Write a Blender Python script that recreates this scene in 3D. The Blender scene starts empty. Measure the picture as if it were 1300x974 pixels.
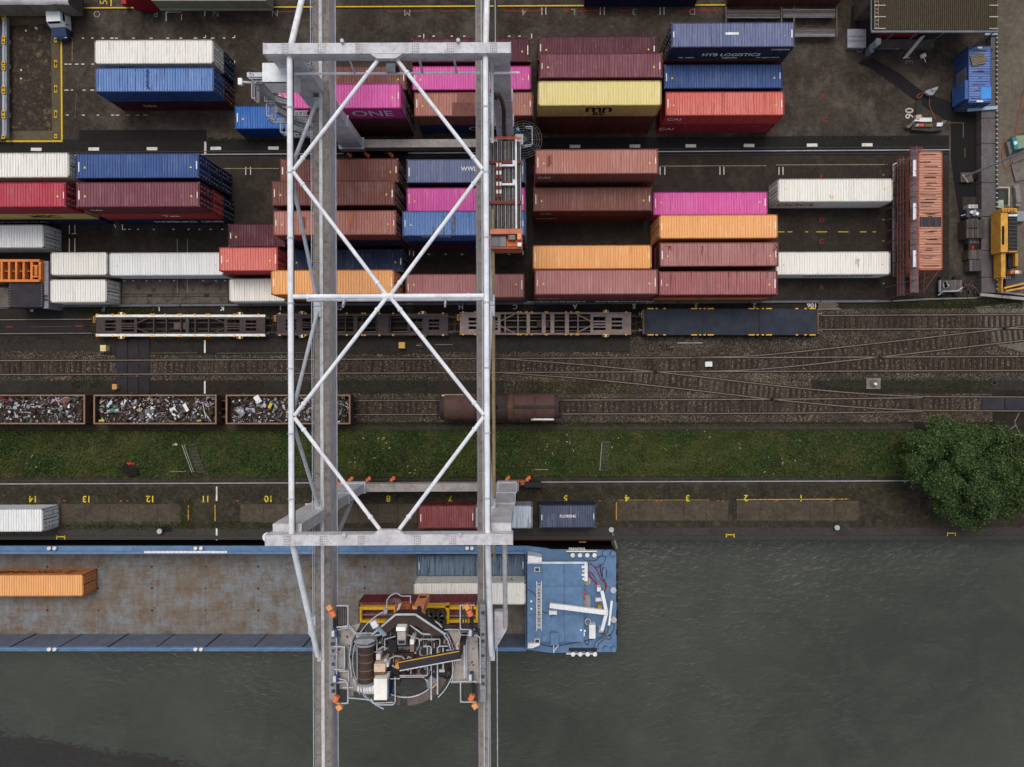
import bpy, math, random
import numpy as np
from mathutils import Vector, Matrix, noise as mnoise
random.seed(7)
R = math.radians
scn = bpy.context.scene
COL = scn.collection

# ---------------------------------------------------------------- camera, world, sun, exposure
H, F, CX, CY = 78.0, 901.0, 668.0, 482.0          # drone height, focal length in photo pixels, nadir pixel
cam_d = bpy.data.cameras.new("camera")
cam = bpy.data.objects.new("camera", cam_d); COL.objects.link(cam)
cam.location = (0, 0, H); cam.rotation_euler = (0, 0, 0)
cam_d.sensor_width = 36.0; cam_d.lens = F / 1300 * 36
cam_d.shift_x = -(CX - 650) / 1300; cam_d.shift_y = -(487 - CY) / 1300
cam_d.clip_start = 1.0; cam_d.clip_end = 2000
scn.camera = cam
SUN_EL, SUN_AZ = 66, 352                            # azimuth clockwise from north (+Y)
w = bpy.data.worlds.new("World"); scn.world = w; w.use_nodes = True
wn = w.node_tree.nodes; wl = w.node_tree.links
sky = wn.new('ShaderNodeTexSky'); sky.sky_type = 'NISHITA'; sky.sun_disc = False
sky.sun_elevation = R(SUN_EL); sky.sun_rotation = R(SUN_AZ)
sky.air_density = 1.0; sky.dust_density = 4.0; sky.ozone_density = 0.6
hs = wn.new('ShaderNodeHueSaturation'); hs.inputs['Saturation'].default_value = 0.45      # overcast: the blue is mostly veiled
wl.new(sky.outputs[0], hs.inputs['Color']); wl.new(hs.outputs[0], wn['Background'].inputs[0]); wn['Background'].inputs[1].default_value = 0.15
sl = bpy.data.lights.new("sun", 'SUN'); sl.energy = 1.0; sl.angle = R(30); sl.color = (1.0, 0.95, 0.88)
sun = bpy.data.objects.new("sun", sl); COL.objects.link(sun)
d = Vector((math.sin(R(SUN_AZ)) * math.cos(R(SUN_EL)), math.cos(R(SUN_AZ)) * math.cos(R(SUN_EL)), math.sin(R(SUN_EL))))
sun.rotation_euler = (-d).to_track_quat('-Z', 'Y').to_euler(); sun.location = d * 200
scn.view_settings.view_transform = 'Standard'; scn.view_settings.look = 'None'
scn.view_settings.exposure = 0.08; scn.view_settings.gamma = 1.0
scn.cycles.max_bounces = 4; scn.cycles.diffuse_bounces = 2; scn.cycles.glossy_bounces = 2
scn.cycles.use_denoising = True

def P(px, py, z=0.0):
    s = (H - z) / F
    return Vector(((px - CX) * s, (CY - py) * s, z))

# ---------------------------------------------------------------- materials
def S(r, g, b):
    f = lambda c: (c / 255 / 12.92) if c / 255 <= 0.04045 else ((c / 255 + 0.055) / 1.055) ** 2.4
    return (f(r), f(g), f(b), 1.0)
def mixc(a, b, t): return tuple(a[i] * (1 - t) + b[i] * t for i in range(3)) + (1.0,)

_mats = {}
class NT:
    def __init__(s, name):
        s.m = bpy.data.materials.new(name); s.m.use_nodes = True
        s.n = s.m.node_tree.nodes; s.l = s.m.node_tree.links
        s.b = s.n['Principled BSDF']; s.tc = s.n.new('ShaderNodeTexCoord')
    def link(s, a, b): s.l.new(a, b)
    def coords(s, kind='Object', rand=False, scale=(1, 1, 1)):
        if kind == 'World':
            if not hasattr(s, 'geo'): s.geo = s.n.new('ShaderNodeNewGeometry')
            o = s.geo.outputs['Position']
        else: o = s.tc.outputs[kind]
        if rand:
            oi = s.n.new('ShaderNodeObjectInfo'); mu = s.n.new('ShaderNodeMath'); mu.operation = 'MULTIPLY'; mu.inputs[1].default_value = 173.0
            s.link(oi.outputs['Random'], mu.inputs[0])
            ad = s.n.new('ShaderNodeVectorMath'); ad.operation = 'ADD'; s.link(o, ad.inputs[0]); s.link(mu.outputs[0], ad.inputs[1]); o = ad.outputs[0]
        mp = s.n.new('ShaderNodeMapping'); mp.inputs['Scale'].default_value = scale; s.link(o, mp.inputs[0])
        return mp.outputs[0]
    def noise(s, vec, scale, detail=4, rough=0.55, lo=0.4, hi=0.6, dist=0.0):
        t = s.n.new('ShaderNodeTexNoise'); t.inputs['Scale'].default_value = scale; t.inputs['Detail'].default_value = detail
        t.inputs['Roughness'].default_value = rough; t.inputs['Distortion'].default_value = dist; s.link(vec, t.inputs['Vector'])
        r = s.n.new('ShaderNodeMapRange'); r.inputs[1].default_value = lo; r.inputs[2].default_value = hi; s.link(t.outputs[0], r.inputs[0])
        return r.outputs[0]
    def mul(s, a, k):
        m = s.n.new('ShaderNodeMath'); m.operation = 'MULTIPLY'; s.link(a, m.inputs[0])
        if isinstance(k, (int, float)): m.inputs[1].default_value = k
        else: s.link(k, m.inputs[1])
        return m.outputs[0]
    def mix(s, fac, a, b, mode='MIX'):
        m = s.n.new('ShaderNodeMix'); m.data_type = 'RGBA'; m.blend_type = mode
        if isinstance(fac, (int, float)): m.inputs[0].default_value = fac
        else: s.link(fac, m.inputs[0])
        for i, c in ((6, a), (7, b)):
            if isinstance(c, tuple): m.inputs[i].default_value = c
            else: s.link(c, m.inputs[i])
        return m.outputs[2]
    def bump(s, h, strength, dist=0.02):
        b = s.n.new('ShaderNodeBump'); b.inputs['Strength'].default_value = strength; b.inputs['Distance'].default_value = dist
        s.link(h, b.inputs['Height']); s.link(b.outputs[0], s.b.inputs['Normal'])
    def done(s, col, rough=0.7, metal=0.0):
        if isinstance(col, tuple): s.b.inputs['Base Color'].default_value = col
        else: s.link(col, s.b.inputs['Base Color'])
        if isinstance(rough, (int, float)): s.b.inputs['Roughness'].default_value = rough
        else: s.link(rough, s.b.inputs['Roughness'])
        s.b.inputs['Metallic'].default_value = metal
        s.b.inputs['Specular IOR Level'].default_value = 0.5 if (isinstance(rough, float) and rough <= 0.3) else 0.12
        return s.m

def paint(col, wear=0.3, rust=0.0, rough=0.6, dirt=(38, 33, 30), metal=0.0, scale=1.0):
    """painted or bare surface with mottled fading, dirt and optional rust"""
    key = ('paint', col, wear, rust, rough, dirt, metal, scale)
    if key in _mats: return _mats[key]
    t = NT('paint_%d_%d_%d' % col); c = S(*col)
    v = t.coords(rand=True)
    o = t.mix(t.noise(v, 0.9 * scale, 5, 0.6, 0.35, 0.7), mixc(c, (0, 0, 0), 0.16), tuple(min(.9, k * 1.12 + .004) for k in c[:3]) + (1.0,))
    o = t.mix(t.mul(t.noise(v, 2.3 * scale, 8, 0.7, 0.5, 0.72), wear), o, S(*dirt))
    o = t.mix(t.mul(t.noise(v, 14 * scale, 3, 0.7, 0.5, 0.75), wear * 0.6), o, mixc(c, S(*dirt), 0.7))
    if rust: o = t.mix(t.mul(t.noise(v, 3.7 * scale, 9, 0.75, 0.56, 0.64), rust), o, S(112, 66, 42))
    _mats[key] = t.done(o, rough, metal); return _mats[key]

def boxmat(col, streak=0.35, rust=0.25, fade=0.1):
    """sea container sheet steel: dirt streaks run across the roof and down the walls"""
    key = ('box', col, streak, rust, fade)
    if key in _mats: return _mats[key]
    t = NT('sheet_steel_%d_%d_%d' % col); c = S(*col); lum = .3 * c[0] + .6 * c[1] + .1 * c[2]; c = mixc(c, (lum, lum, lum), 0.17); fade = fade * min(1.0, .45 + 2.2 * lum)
    v = t.coords(rand=True)
    vs = t.coords(rand=True, scale=(3.2, 0.22, 0.22)); vp = t.coords(rand=True, scale=(1.0, 0.03, 0.03))
    o = t.mix(t.noise(vp, 4.2, 3, 0.9, 0.38, 0.62), mixc(c, (0, 0, 0), 0.24), mixc(c, (1, 1, 1), fade))
    o = t.mix(t.noise(v, 0.45, 5, 0.6, 0.35, 0.7), mixc(c, (0, 0, 0), 0.10), o)
    o = t.mix(t.mul(t.noise(vs, 1.0, 5, 0.7, 0.56, 0.74), streak), o, mixc(c, S(30, 28, 30), 0.85))
    o = t.mix(t.mul(t.mul(t.noise(vp, 3.7, 2, 0.9, 0.56, 0.6), t.noise(t.coords(rand=True, scale=(3.7, 0.45, 0.45)), 1.0, 3, 0.6, 0.42, 0.5)), 0.06 + streak * 1.1), o, mixc(c, S(28, 26, 28), 0.72))
    o = t.mix(t.mul(t.noise(t.coords(rand=True, scale=(3.7, 0.9, 0.9)), 1.3, 3, 0.6, 0.62, 0.66), 0.15 + fade), o, mixc(c, (1, 1, 1), 0.22))
    o = t.mix(t.mul(t.noise(v, 1.6, 7, 0.75, 0.6, 0.75), streak * 0.8), o, mixc(c, S(44, 40, 38), 0.7))
    o = t.mix(t.mul(t.noise(v, 5.5, 6, 0.7, 0.66, 0.72), min(1, rust * 2)), o, S(96, 52, 34))
    o = t.mix(t.mul(t.noise(v, 30, 2, 0.6, 0.4, 0.8), 0.14), o, mixc(c, (0, 0, 0), 0.5))
    _mats[key] = t.done(o, 0.62); return _mats[key]

def flat(col, rough=0.6, name='plain', metal=0.0):
    key = ('flat', col, rough, metal)
    if key in _mats: return _mats[key]
    t = NT('%s_%d_%d_%d' % ((name,) + tuple(col))); v = t.coords(rand=True)
    c = S(*col)
    o = t.mix(t.noise(v, 3, 5, 0.7, 0.35, 0.7), mixc(c, (0, 0, 0), 0.22), c)
    _mats[key] = t.done(o, rough, metal); return _mats[key]

def road_paint(col, worn=0.5):
    key = ('rp', col, worn)
    if key in _mats: return _mats[key]
    t = NT('road_paint'); v = t.coords('Object', rand=True); c = S(*col)
    o = t.mix(t.mul(t.noise(v, 5, 8, 0.8, 0.42, 0.62), worn), c, S(52, 47, 43))
    _mats[key] = t.done(o, 0.8); return _mats[key]

def ground_mat(name, a, b, c2, sc=0.25, gr=9.0, spots=0.4, bump=0.5, lo=0.4, hi=0.66, gcol=(96, 88, 78), gs=0.5, k=1.0):
    t = NT(name); v = t.coords('World')
    a, b, c2, gcol = [tuple(x * k for x in q) for q in (a, b, c2, gcol)]
    o = t.mix(t.noise(v, sc, 8, 0.62, 0.36, 0.64), S(*a), S(*b))
    o = t.mix(t.mul(t.noise(v, sc * 2.3, 12, 0.78, lo, hi, 0.4), spots), o, S(*c2))
    o = t.mix(t.mul(t.noise(v, sc * 7, 10, 0.78, 0.48, 0.66), 0.6), o, mixc(S(*a), (0, 0, 0), 0.35))
    o = t.mix(t.mul(t.noise(v, 1.9, 6, 0.85, 0.5, 0.68), 0.32), o, S(*c2))
    o = t.mix(t.mul(t.noise(v, 2.7, 6, 0.85, 0.52, 0.66), 0.5), o, mixc(S(*a), (0, 0, 0), 0.5))
    g = t.noise(v, gr, 3, 0.8, 0.52, 0.72)
    o = t.mix(t.mul(g, gs), o, S(*gcol))
    t.bump(t.noise(v, gr * 0.8, 6, 0.7, 0, 1), bump, 0.04)
    return t.done(o, 0.85)

def island_mat(name, cols, rough=0.6, shade=0.0, nscale=0.25, alt=None, trans=0.0):
    """each loose piece of the mesh takes one of several colours"""
    t = NT(name)
    g = t.n.new('ShaderNodeNewGeometry'); r = t.n.new('ShaderNodeValToRGB'); r.color_ramp.interpolation = 'CONSTANT'
    el = r.color_ramp.elements
    tot = sum(k for _, k in cols); acc = 0
    for i, (c, k) in enumerate(cols):
        e = el[0] if i == 0 else (el[1] if i == 1 else el.new(acc / tot))
        e.position = acc / tot; e.color = S(*c); acc += k
    t.link(g.outputs['Random Per Island'], r.inputs[0]); o = r.outputs[0]
    if alt:
        v = t.coords('Object'); o = t.mix(t.noise(v, nscale, 6, 0.65, 0.4, 0.62), o, t.mix(0.75, o, S(*alt)))
    if shade: 
        v = t.coords('Object'); o = t.mix(t.mul(t.noise(v, nscale * 3, 6, 0.7, 0.4, 0.65), shade), o, t.mix(0.6, o, (0.004, 0.006, 0.003, 1)))
    return t.done(o, rough)

# ---------------------------------------------------------------- mesh builder
WL = {}
class MB:
    def __init__(s): s.v = []; s.f = []; s.mi = []; s.cur = 0
    def mat(s, i): s.cur = i; return s
    def add(s, vs, fs, M=None):
        n = len(s.v)
        s.v += [tuple(M @ Vector(v)) if M else tuple(v) for v in vs]
        s.f += [tuple(i + n for i in f) for f in fs]; s.mi += [s.cur] * len(fs)
    def box(s, x0, x1, y0, y1, z0, z1, M=None):
        x0, x1 = min(x0, x1), max(x0, x1); y0, y1 = min(y0, y1), max(y0, y1)
        s.add([(x0, y0, z0), (x1, y0, z0), (x1, y1, z0), (x0, y1, z0), (x0, y0, z1), (x1, y0, z1), (x1, y1, z1), (x0, y1, z1)],
              [(0, 3, 2, 1), (4, 5, 6, 7), (0, 1, 5, 4), (1, 2, 6, 5), (2, 3, 7, 6), (3, 0, 4, 7)], M); return s
    def cbox(s, c, sz, rz=0, rx=0, ry=0):
        M = Matrix.Translation(c) @ Matrix.Rotation(rz, 4, 'Z') @ Matrix.Rotation(ry, 4, 'Y') @ Matrix.Rotation(rx, 4, 'X')
        return s.box(-sz[0] / 2, sz[0] / 2, -sz[1] / 2, sz[1] / 2, -sz[2] / 2, sz[2] / 2, M)
    def frame(s, p, q):
        p, q = Vector(p), Vector(q); dz = (q - p); L = dz.length; dz.normalize()
        up = Vector((0, 0, 1)) if abs(dz.z) < 0.95 else Vector((1, 0, 0))
        a = dz.cross(up).normalized(); b = a.cross(dz).normalized()
        return p, q, a, b, L
    def tube(s, p, q, r, n=8, r2=None, caps=True):
        p, q, a, b, L = s.frame(p, q); r2 = r if r2 is None else r2
        vs = []
        for c, rr in ((p, r), (q, r2)):
            for i in range(n):
                t = 2 * math.pi * i / n; vs.append(c + a * math.cos(t) * rr + b * math.sin(t) * rr)
        fs = [(i, (i + 1) % n, n + (i + 1) % n, n + i) for i in range(n)]
        if caps: fs += [tuple(range(n))[::-1], tuple(range(n, 2 * n))]
        s.add(vs, fs); return s
    def path(s, pts, r, n=6):
        for p, q in zip(pts, pts[1:]): s.tube(p, q, r, n)
        return s
    def bar(s, p, q, wd, ht):
        p, q, a, b, L = s.frame(p, q); vs = []
        for c in (p, q):
            for u, v in ((-1, -1), (1, -1), (1, 1), (-1, 1)): vs.append(c + a * u * wd / 2 + b * v * ht / 2)
        s.add(vs, [(0, 1, 5, 4), (1, 2, 6, 5), (2, 3, 7, 6), (3, 0, 4, 7), (3, 2, 1, 0), (4, 5, 6, 7)]); return s
    def prism(s, pts, z0, z1):
        n = len(pts)
        ar = sum(pts[i][0] * pts[(i + 1) % n][1] - pts[(i + 1) % n][0] * pts[i][1] for i in range(n))
        if ar < 0: pts = pts[::-1]
        s.add([(p[0], p[1], z0) for p in pts] + [(p[0], p[1], z1) for p in pts],
              [tuple(range(n))[::-1], tuple(range(n, 2 * n))] + [(i, (i + 1) % n, n + (i + 1) % n, n + i) for i in range(n)]); return s
    def ring(s, c, r0, r1, z0, z1, a0=0, a1=360, n=24):
        for i in range(n):
            t0, t1 = R(a0 + (a1 - a0) * i / n), R(a0 + (a1 - a0) * (i + 1) / n)
            s.prism([(c[0] + r0 * math.cos(t0), c[1] + r0 * math.sin(t0)), (c[0] + r1 * math.cos(t0), c[1] + r1 * math.sin(t0)),
                     (c[0] + r1 * math.cos(t1), c[1] + r1 * math.sin(t1)), (c[0] + r0 * math.cos(t1), c[1] + r0 * math.sin(t1))], z0, z1)
        return s
    def sheet(s, pts, z=None):
        pts = [(p[0], p[1], p[2] if z is None else z) for p in pts]
        n = len(pts); ar = sum(pts[i][0] * pts[(i + 1) % n][1] - pts[(i + 1) % n][0] * pts[i][1] for i in range(n))
        if ar < 0: pts = pts[::-1]
        s.add(pts, [tuple(range(n))]); return s
    def mesh(s, name, mats, org=(0, 0, 0)):
        me = bpy.data.meshes.new(name)
        me.from_pydata([(v[0] - org[0], v[1] - org[1], v[2] - org[2]) for v in s.v], [], s.f)
        for m in (mats if isinstance(mats, (list, tuple)) else [mats]): me.materials.append(m)
        if any(s.mi): me.polygons.foreach_set('material_index', s.mi)
        me.update(); return me
    def build(s, name, mats, parent=None, smooth=False, kind=None):
        a = np.array(s.v); lo, hi = a.min(0), a.max(0)
        org = ((lo[0] + hi[0]) / 2, (lo[1] + hi[1]) / 2, lo[2])
        me = s.mesh(name, mats, org)
        if smooth: me.polygons.foreach_set('use_smooth', [True] * len(me.polygons))
        o = bpy.data.objects.new(name, me); COL.objects.link(o)
        link(o, org, parent)
        if kind: o['kind'] = kind
        return o
def link(o, org, parent):
    pw = WL.get(parent.name, (0, 0, 0)) if parent else (0, 0, 0)
    if parent: o.parent = parent
    o.location = (org[0] - pw[0], org[1] - pw[1], org[2] - pw[2]); WL[o.name] = tuple(org)
def thing(name, label, cat, loc=(0, 0, 0), group=None, rz=0):
    o = bpy.data.objects.new(name, None); COL.objects.link(o); o.location = loc; o.rotation_euler = (0, 0, rz)
    o.empty_display_size = 0.3; WL[o.name] = tuple(loc); tag(o, label, cat, group); return o
def tag(o, label, cat, group=None):
    o['label'] = label; o['category'] = cat
    if group: o['group'] = group
    return o
def struct(o): o['kind'] = 'structure'; return o
def part(name, me, parent, loc=(0, 0, 0), rot=(0, 0, 0), mat=None, scale=None):
    o = bpy.data.objects.new(name, me); COL.objects.link(o); o.parent = parent; o.location = loc; o.rotation_euler = rot
    if scale: o.scale = scale
    if mat: o.material_slots[0].link = 'OBJECT'; o.material_slots[0].material = mat
    return o
def copy_tree(o, parent=None):
    c = o.copy(); COL.objects.link(c); c.parent = parent
    for ch in list(o.children): copy_tree(ch, c)
    return c
_txt = {}
def text_mesh(body, size, mat, spacing=1.0, offset=0.0, shear=0.0):
    key = (body, size, mat.name, spacing, offset, shear)
    if key in _txt: return _txt[key]
    cu = bpy.data.curves.new('lettering', 'FONT'); cu.body = body; cu.size = size; cu.align_x = 'CENTER'; cu.align_y = 'CENTER'
    cu.space_character = spacing; cu.offset = offset; cu.shear = shear; cu.resolution_u = 3; cu.extrude = 0.002
    o = bpy.data.objects.new('lettering', cu); COL.objects.link(o)
    me = bpy.data.meshes.new_from_object(o.evaluated_get(bpy.context.evaluated_depsgraph_get()))
    COL.objects.unlink(o); bpy.data.objects.remove(o)
    me.materials.clear(); me.materials.append(mat); _txt[key] = me; return me

# ---------------------------------------------------------------- sea containers
def corrugated(Lx, Ly, pitch, depth, flatf=0.62, groovef=0.18):
    """sheet in XY with ribs running along Y, z = 0 at the crests"""
    n = max(1, round(Lx / pitch)); p = Lx / n; xs = []
    sl_ = (1 - flatf - groovef) / 2 * p
    for i in range(n):
        x = -Lx / 2 + i * p
        xs += [(x, 0), (x + flatf * p, 0), (x + flatf * p + sl_, -depth), (x + flatf * p + sl_ + groovef * p, -depth)]
    xs.append((Lx / 2, 0)); m = MB(); vs = []
    for x, z in xs: vs += [(x, -Ly / 2, z), (x, Ly / 2, z)]
    m.add(vs, [(2 * i, 2 * i + 2, 2 * i + 3, 2 * i + 1) for i in range(len(xs) - 1)]); return m
DUM = bpy.data.materials.new('base'); DUM.use_nodes = True
_cm = {}
def cmeshes(L, hh):
    key = (L, hh)
    if key in _cm: return _cm[key]
    W = 2.438; d = {}
    d['roof'] = corrugated(L - 0.22, W - 0.16, 0.27, 0.065, 0.66, 0.16).mesh('roof', DUM)
    m = corrugated(L - 0.30, hh - 0.28, 0.28, 0.045, 0.36, 0.30)
    d['side'] = m.mesh('side_wall', DUM)
    d['end'] = corrugated(W - 0.26, hh - 0.3, 0.27, 0.045, 0.36, 0.30).mesh('end_wall', DUM)
    f = MB()
    for sy in (-1, 1):
        y0, y1 = sy * (W / 2 - 0.09), sy * W / 2
        f.box(-L / 2 + .16, L / 2 - .16, y0, y1, hh - 0.10, hh - 0.012); f.box(-L / 2 + .16, L / 2 - .16, y0, y1, 0.02, 0.16)
        for sx in (-1, 1):
            f.box(sx * (L / 2 - 0.15), sx * L / 2, y0 - sy * 0.05, y1, 0.12, hh - 0.12)
    for sx in (-1, 1):
        f.box(sx * (L / 2 - 0.13), sx * (L / 2 - .003), -W / 2 + .16, W / 2 - .16, hh - 0.12, hh - 0.008)
        f.box(sx * (L / 2 - 0.13), sx * (L / 2 - .003), -W / 2 + .16, W / 2 - .16, 0.02, 0.16)
    f.box(-L / 2 + 0.2, L / 2 - 0.2, -W / 2 + 0.1, W / 2 - 0.1, 0.1, 0.16)
    d['frame'] = f.mesh('frame', DUM)
    c = MB().box(-0.089, 0.089, -0.081, 0.081, 0, 0.118); d['cast'] = c.mesh('corner_casting', DUM)
    dl = MB(); dw = W / 2 - 0.17; dh = hh - 0.30
    dl.box(-0.03, 0.0, -dw / 2, dw / 2, 0, dh)
    for k in range(5): dl.box(0, 0.035, -dw / 2 + 0.08, dw / 2 - 0.08, dh * (k + .25) / 5, dh * (k + .72) / 5)
    d['door'] = dl.mesh('door', DUM)
    r = MB(); r.tube((0, 0, 0), (0, 0, hh - 0.2), 0.024, 6)
    for k in (0.12, 0.38, 0.66, 0.9): r.box(-0.02, 0.05, -0.06, 0.06, (hh - .2) * k - .03, (hh - .2) * k + .03)
    d['rod'] = r.mesh('locking_rod', DUM)
    hb = MB().box(0, 0.04, -0.25, 0.02, -0.02, 0.02); d['handle'] = hb.mesh('handle', DUM)
    tr = MB(); tr.add([(-.12, -.09, 0), (.12, -.09, 0), (0, .13, 0)], [(0, 1, 2)]); d['tri'] = tr.mesh('warning_triangle', DUM)
    d['bar'] = MB().box(-.11, .11, -.62, .62, 0, .003).mesh('number_plate', DUM)
    _cm[key] = d; return d

STEEL = paint((120, 118, 115), 0.4, 0.3, 0.5); CASTM = paint((92, 74, 64), 0.5, 0.6, 0.7)
YEL = flat((230, 200, 60), 0.6, 'yellow_mark'); WHT = flat((228, 226, 220), 0.6, 'white_mark'); BLK = flat((24, 24, 26), 0.7, 'black_mark')
def container(L, hh, x, y, z, roof, side, label, group, doors='R', rz=0.0, streak=0.35, rust=0.25, marks=True, logos=(), framec=None, tri=True, top=True):
    flip = math.pi if doors == 'L' else 0.0
    t = thing('shipping_container', label, 'container', (x, y, z), group, rz + flip)
    d = cmeshes(L, hh); W = 2.438
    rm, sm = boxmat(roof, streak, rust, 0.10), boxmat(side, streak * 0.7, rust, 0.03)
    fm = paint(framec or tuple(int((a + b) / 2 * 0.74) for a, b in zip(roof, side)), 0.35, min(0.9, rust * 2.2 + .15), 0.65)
    part('roof', d['roof'], t, (0, 0, hh - 0.022), mat=rm)
    part('side_wall', d['side'], t, (0, -W / 2 + 0.012, hh / 2), (R(90), 0, 0), sm)
    part('side_wall', d['side'], t, (0, W / 2 - 0.012, hh / 2), (R(90), 0, math.pi), sm)
    part('end_wall', d['end'], t, (-L / 2 + 0.02, 0, hh / 2), (R(90), 0, -math.pi / 2), sm)
    part('frame', d['frame'], t, mat=fm)
    for sy in (-1, 1):
        dr = part('door', d['door'], t, (L / 2 - 0.05, sy * (W / 4 - 0.035), 0.15), mat=sm)
        for k in (-0.22, 0.26):
            part('locking_rod', d['rod'], dr, (0.055, k * sy, -0.05), mat=STEEL)
        part('handle', d['handle'], dr, (0.06, 0.2 * sy, 1.0), mat=STEEL)
    for sx in (-1, 1):
        for sy in (-1, 1):
            for zz in ((0, hh - 0.118) if top else (0,)):
                part('corner_casting', d['cast'], t, (sx * (L / 2 - 0.086), sy * (W / 2 - 0.078), zz), mat=CASTM)
    if top and marks:
        for sx in (-1, 1):
            part('number_plate', d['bar'], t, (sx * (L / 2 - 0.27), 0.1 * random.uniform(-1, 1), hh - 0.018), mat=WHT, scale=(random.uniform(.3, .55), random.uniform(.45, .8), 1))
            if tri: part('warning_triangle', d['tri'], t, (sx * (L / 2 - 0.85), -0.15, hh - 0.016), (0, 0, flip), YEL)
    for (body, size, u, v, col, face) in logos:
        # u metres from the middle (photo right positive), v metres above the floor
        me = text_mesh(body, size, flat(col, 0.6, 'lettering'), 1.0, size * 0.012)
        if face == 'T': part('lettering', me, t, (u * (-1 if flip else 1), v * (-1 if flip else 1), hh - 0.014), (0, 0, flip))
        else:
            ys = (-1 if face == 'S' else 1); f2 = -1 if flip else 1
            part('lettering', me, t, (u * f2, ys * f2 * (W / 2 + 0.006), v), (R(90), 0, (0 if face == 'S' else math.pi) + flip))
    return t
# ================================================================ GROUND AND SETTING
def slab(name, pts, z, mat):
    return struct(MB().sheet(pts, z).build(name, mat))
def px_poly(pts, z=0.0): return [P(a, b, z) for a, b in pts]
QY = P(0, 684.5).y                                           # quay edge
asphalt = ground_mat('asphalt', (50, 43, 38), (72, 63, 55), (118, 107, 96), 0.11, 12, 0.85, 0.3, lo=0.47, hi=0.72, gs=0.34, gcol=(118, 108, 98), k=.84)
struct(MB().sheet([(-900, QY), (900, QY), (900, 900), (-900, 900)], 0.0).build('ground', asphalt))
water_t = NT('water'); v = water_t.coords('Object')
wc = water_t.mix(water_t.noise(v, 0.035, 5, 0.6, 0.35, 0.65, 0.8), S(46, 49, 40), S(61, 63, 53))
wc = water_t.mix(water_t.mul(water_t.noise(v, 0.16, 6, 0.6, 0.45, 0.7, 1.6), 0.35), wc, S(68, 70, 61))  # mottled lighter patches: surface sheen put into the water colour
# dark reflection with a broken edge, painted into the water colour, lower left
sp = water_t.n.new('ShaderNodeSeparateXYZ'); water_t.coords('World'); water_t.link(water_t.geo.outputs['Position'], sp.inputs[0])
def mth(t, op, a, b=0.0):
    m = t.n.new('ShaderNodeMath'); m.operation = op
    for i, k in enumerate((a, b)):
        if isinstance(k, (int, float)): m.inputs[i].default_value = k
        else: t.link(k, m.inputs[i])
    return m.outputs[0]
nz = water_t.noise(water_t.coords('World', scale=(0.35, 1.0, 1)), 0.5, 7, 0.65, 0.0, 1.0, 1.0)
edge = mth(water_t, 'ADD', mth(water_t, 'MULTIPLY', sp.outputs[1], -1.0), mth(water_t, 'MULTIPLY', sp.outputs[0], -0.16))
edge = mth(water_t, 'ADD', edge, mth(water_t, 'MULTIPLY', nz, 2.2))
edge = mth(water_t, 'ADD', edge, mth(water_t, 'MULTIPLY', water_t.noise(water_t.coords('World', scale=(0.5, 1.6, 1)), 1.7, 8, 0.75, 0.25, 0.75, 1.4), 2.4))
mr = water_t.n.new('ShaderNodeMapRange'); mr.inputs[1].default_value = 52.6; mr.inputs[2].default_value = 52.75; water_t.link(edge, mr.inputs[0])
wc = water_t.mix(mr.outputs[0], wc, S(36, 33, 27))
wn_a = water_t.noise(water_t.coords('Object', scale=(1, 1.5, 1)), 1.1, 8, 0.68, 0, 1, 0.9)
wn_b = water_t.noise(water_t.coords('Object', scale=(.6, 1, 1)), 0.12, 4, 0.6, 0.3, 0.7, 1.0)
water_t.bump(water_t.mul(wn_a, mth(water_t, 'ADD', wn_b, 0.45)), 0.37, 0.3)
WZ = -3.6
wm_ = MB(); hx0, hx1, hx2, hx3 = -900, P(-120, 0).x - 3.9, P(781, 0).x, 900
hy0, hy1, hy2, hy3 = -900, P(0, 826.6, -.25).y + .1, P(0, 693.5, -.25).y - .1, QY + .5
for x0, x1, y0, y1 in ((hx0, hx3, hy0, hy1), (hx0, hx1, hy1, hy2), (hx2, hx3, hy1, hy2), (hx0, hx3, hy2, hy3)): wm_.sheet([(x0, y0), (x1, y0), (x1, y1), (x0, y1)], WZ)
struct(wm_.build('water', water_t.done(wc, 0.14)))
conc = ground_mat('concrete', (74, 68, 62), (92, 86, 80), (112, 104, 96), 0.3, 14, 0.5, 0.3, gs=0.3)
dconc = ground_mat('quay_concrete', (38, 34, 29), (51, 48, 36), (94, 85, 72), 0.4, 7, 0.65, 0.5, lo=0.5, hi=0.7, gs=0.25)
MOSS = None
struct(MB().box(-600, 600, QY - 0.05, QY + 0.4, -9, 0.09).build('quay_wall', flat((62, 58, 55), 0.9, 'cap_stone')))
# darker lanes of the container yard, south of the north crane rail
lane = ground_mat('lane_asphalt', (42, 37, 33), (55, 49, 44), (84, 75, 67), 0.13, 14, 0.65, 0.25, lo=0.5, hi=0.72, gs=0.22, k=.90)
slab('road', px_poly([(-700, 200), (400, 199), (1205, 194), (1205, 384), (-700, 388)]), 0.004, lane)
slab('road', px_poly([(-700, 178), (400, 177), (1205, 172), (1205, 197), (-700, 203)]), 0.008, ground_mat('rail_lane', (27, 26, 27), (33, 31, 31), (50, 46, 42), 0.2, 10, 0.3, 0.2, gs=0.12))
gravelm = ground_mat('dark_gravel', (46, 41, 36), (64, 57, 48), (86, 77, 66), 0.22, 3.2, 0.55, 0.8, lo=0.45, hi=0.68, gs=0.5, gcol=(98, 88, 76), k=.66)
slab('gravel', px_poly([(-700, 389), (1310, 383), (2200, 380), (2200, 546), (-700, 546)]), 0.010, gravelm)
slab('path', px_poly([(-700, 541), (1160, 538), (1160, 545), (-700, 548)]), 0.018, ground_mat('trodden_path', (50, 45, 41), (60, 54, 49), (70, 64, 58), 0.3, 8, 0.4, 0.5))
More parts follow.
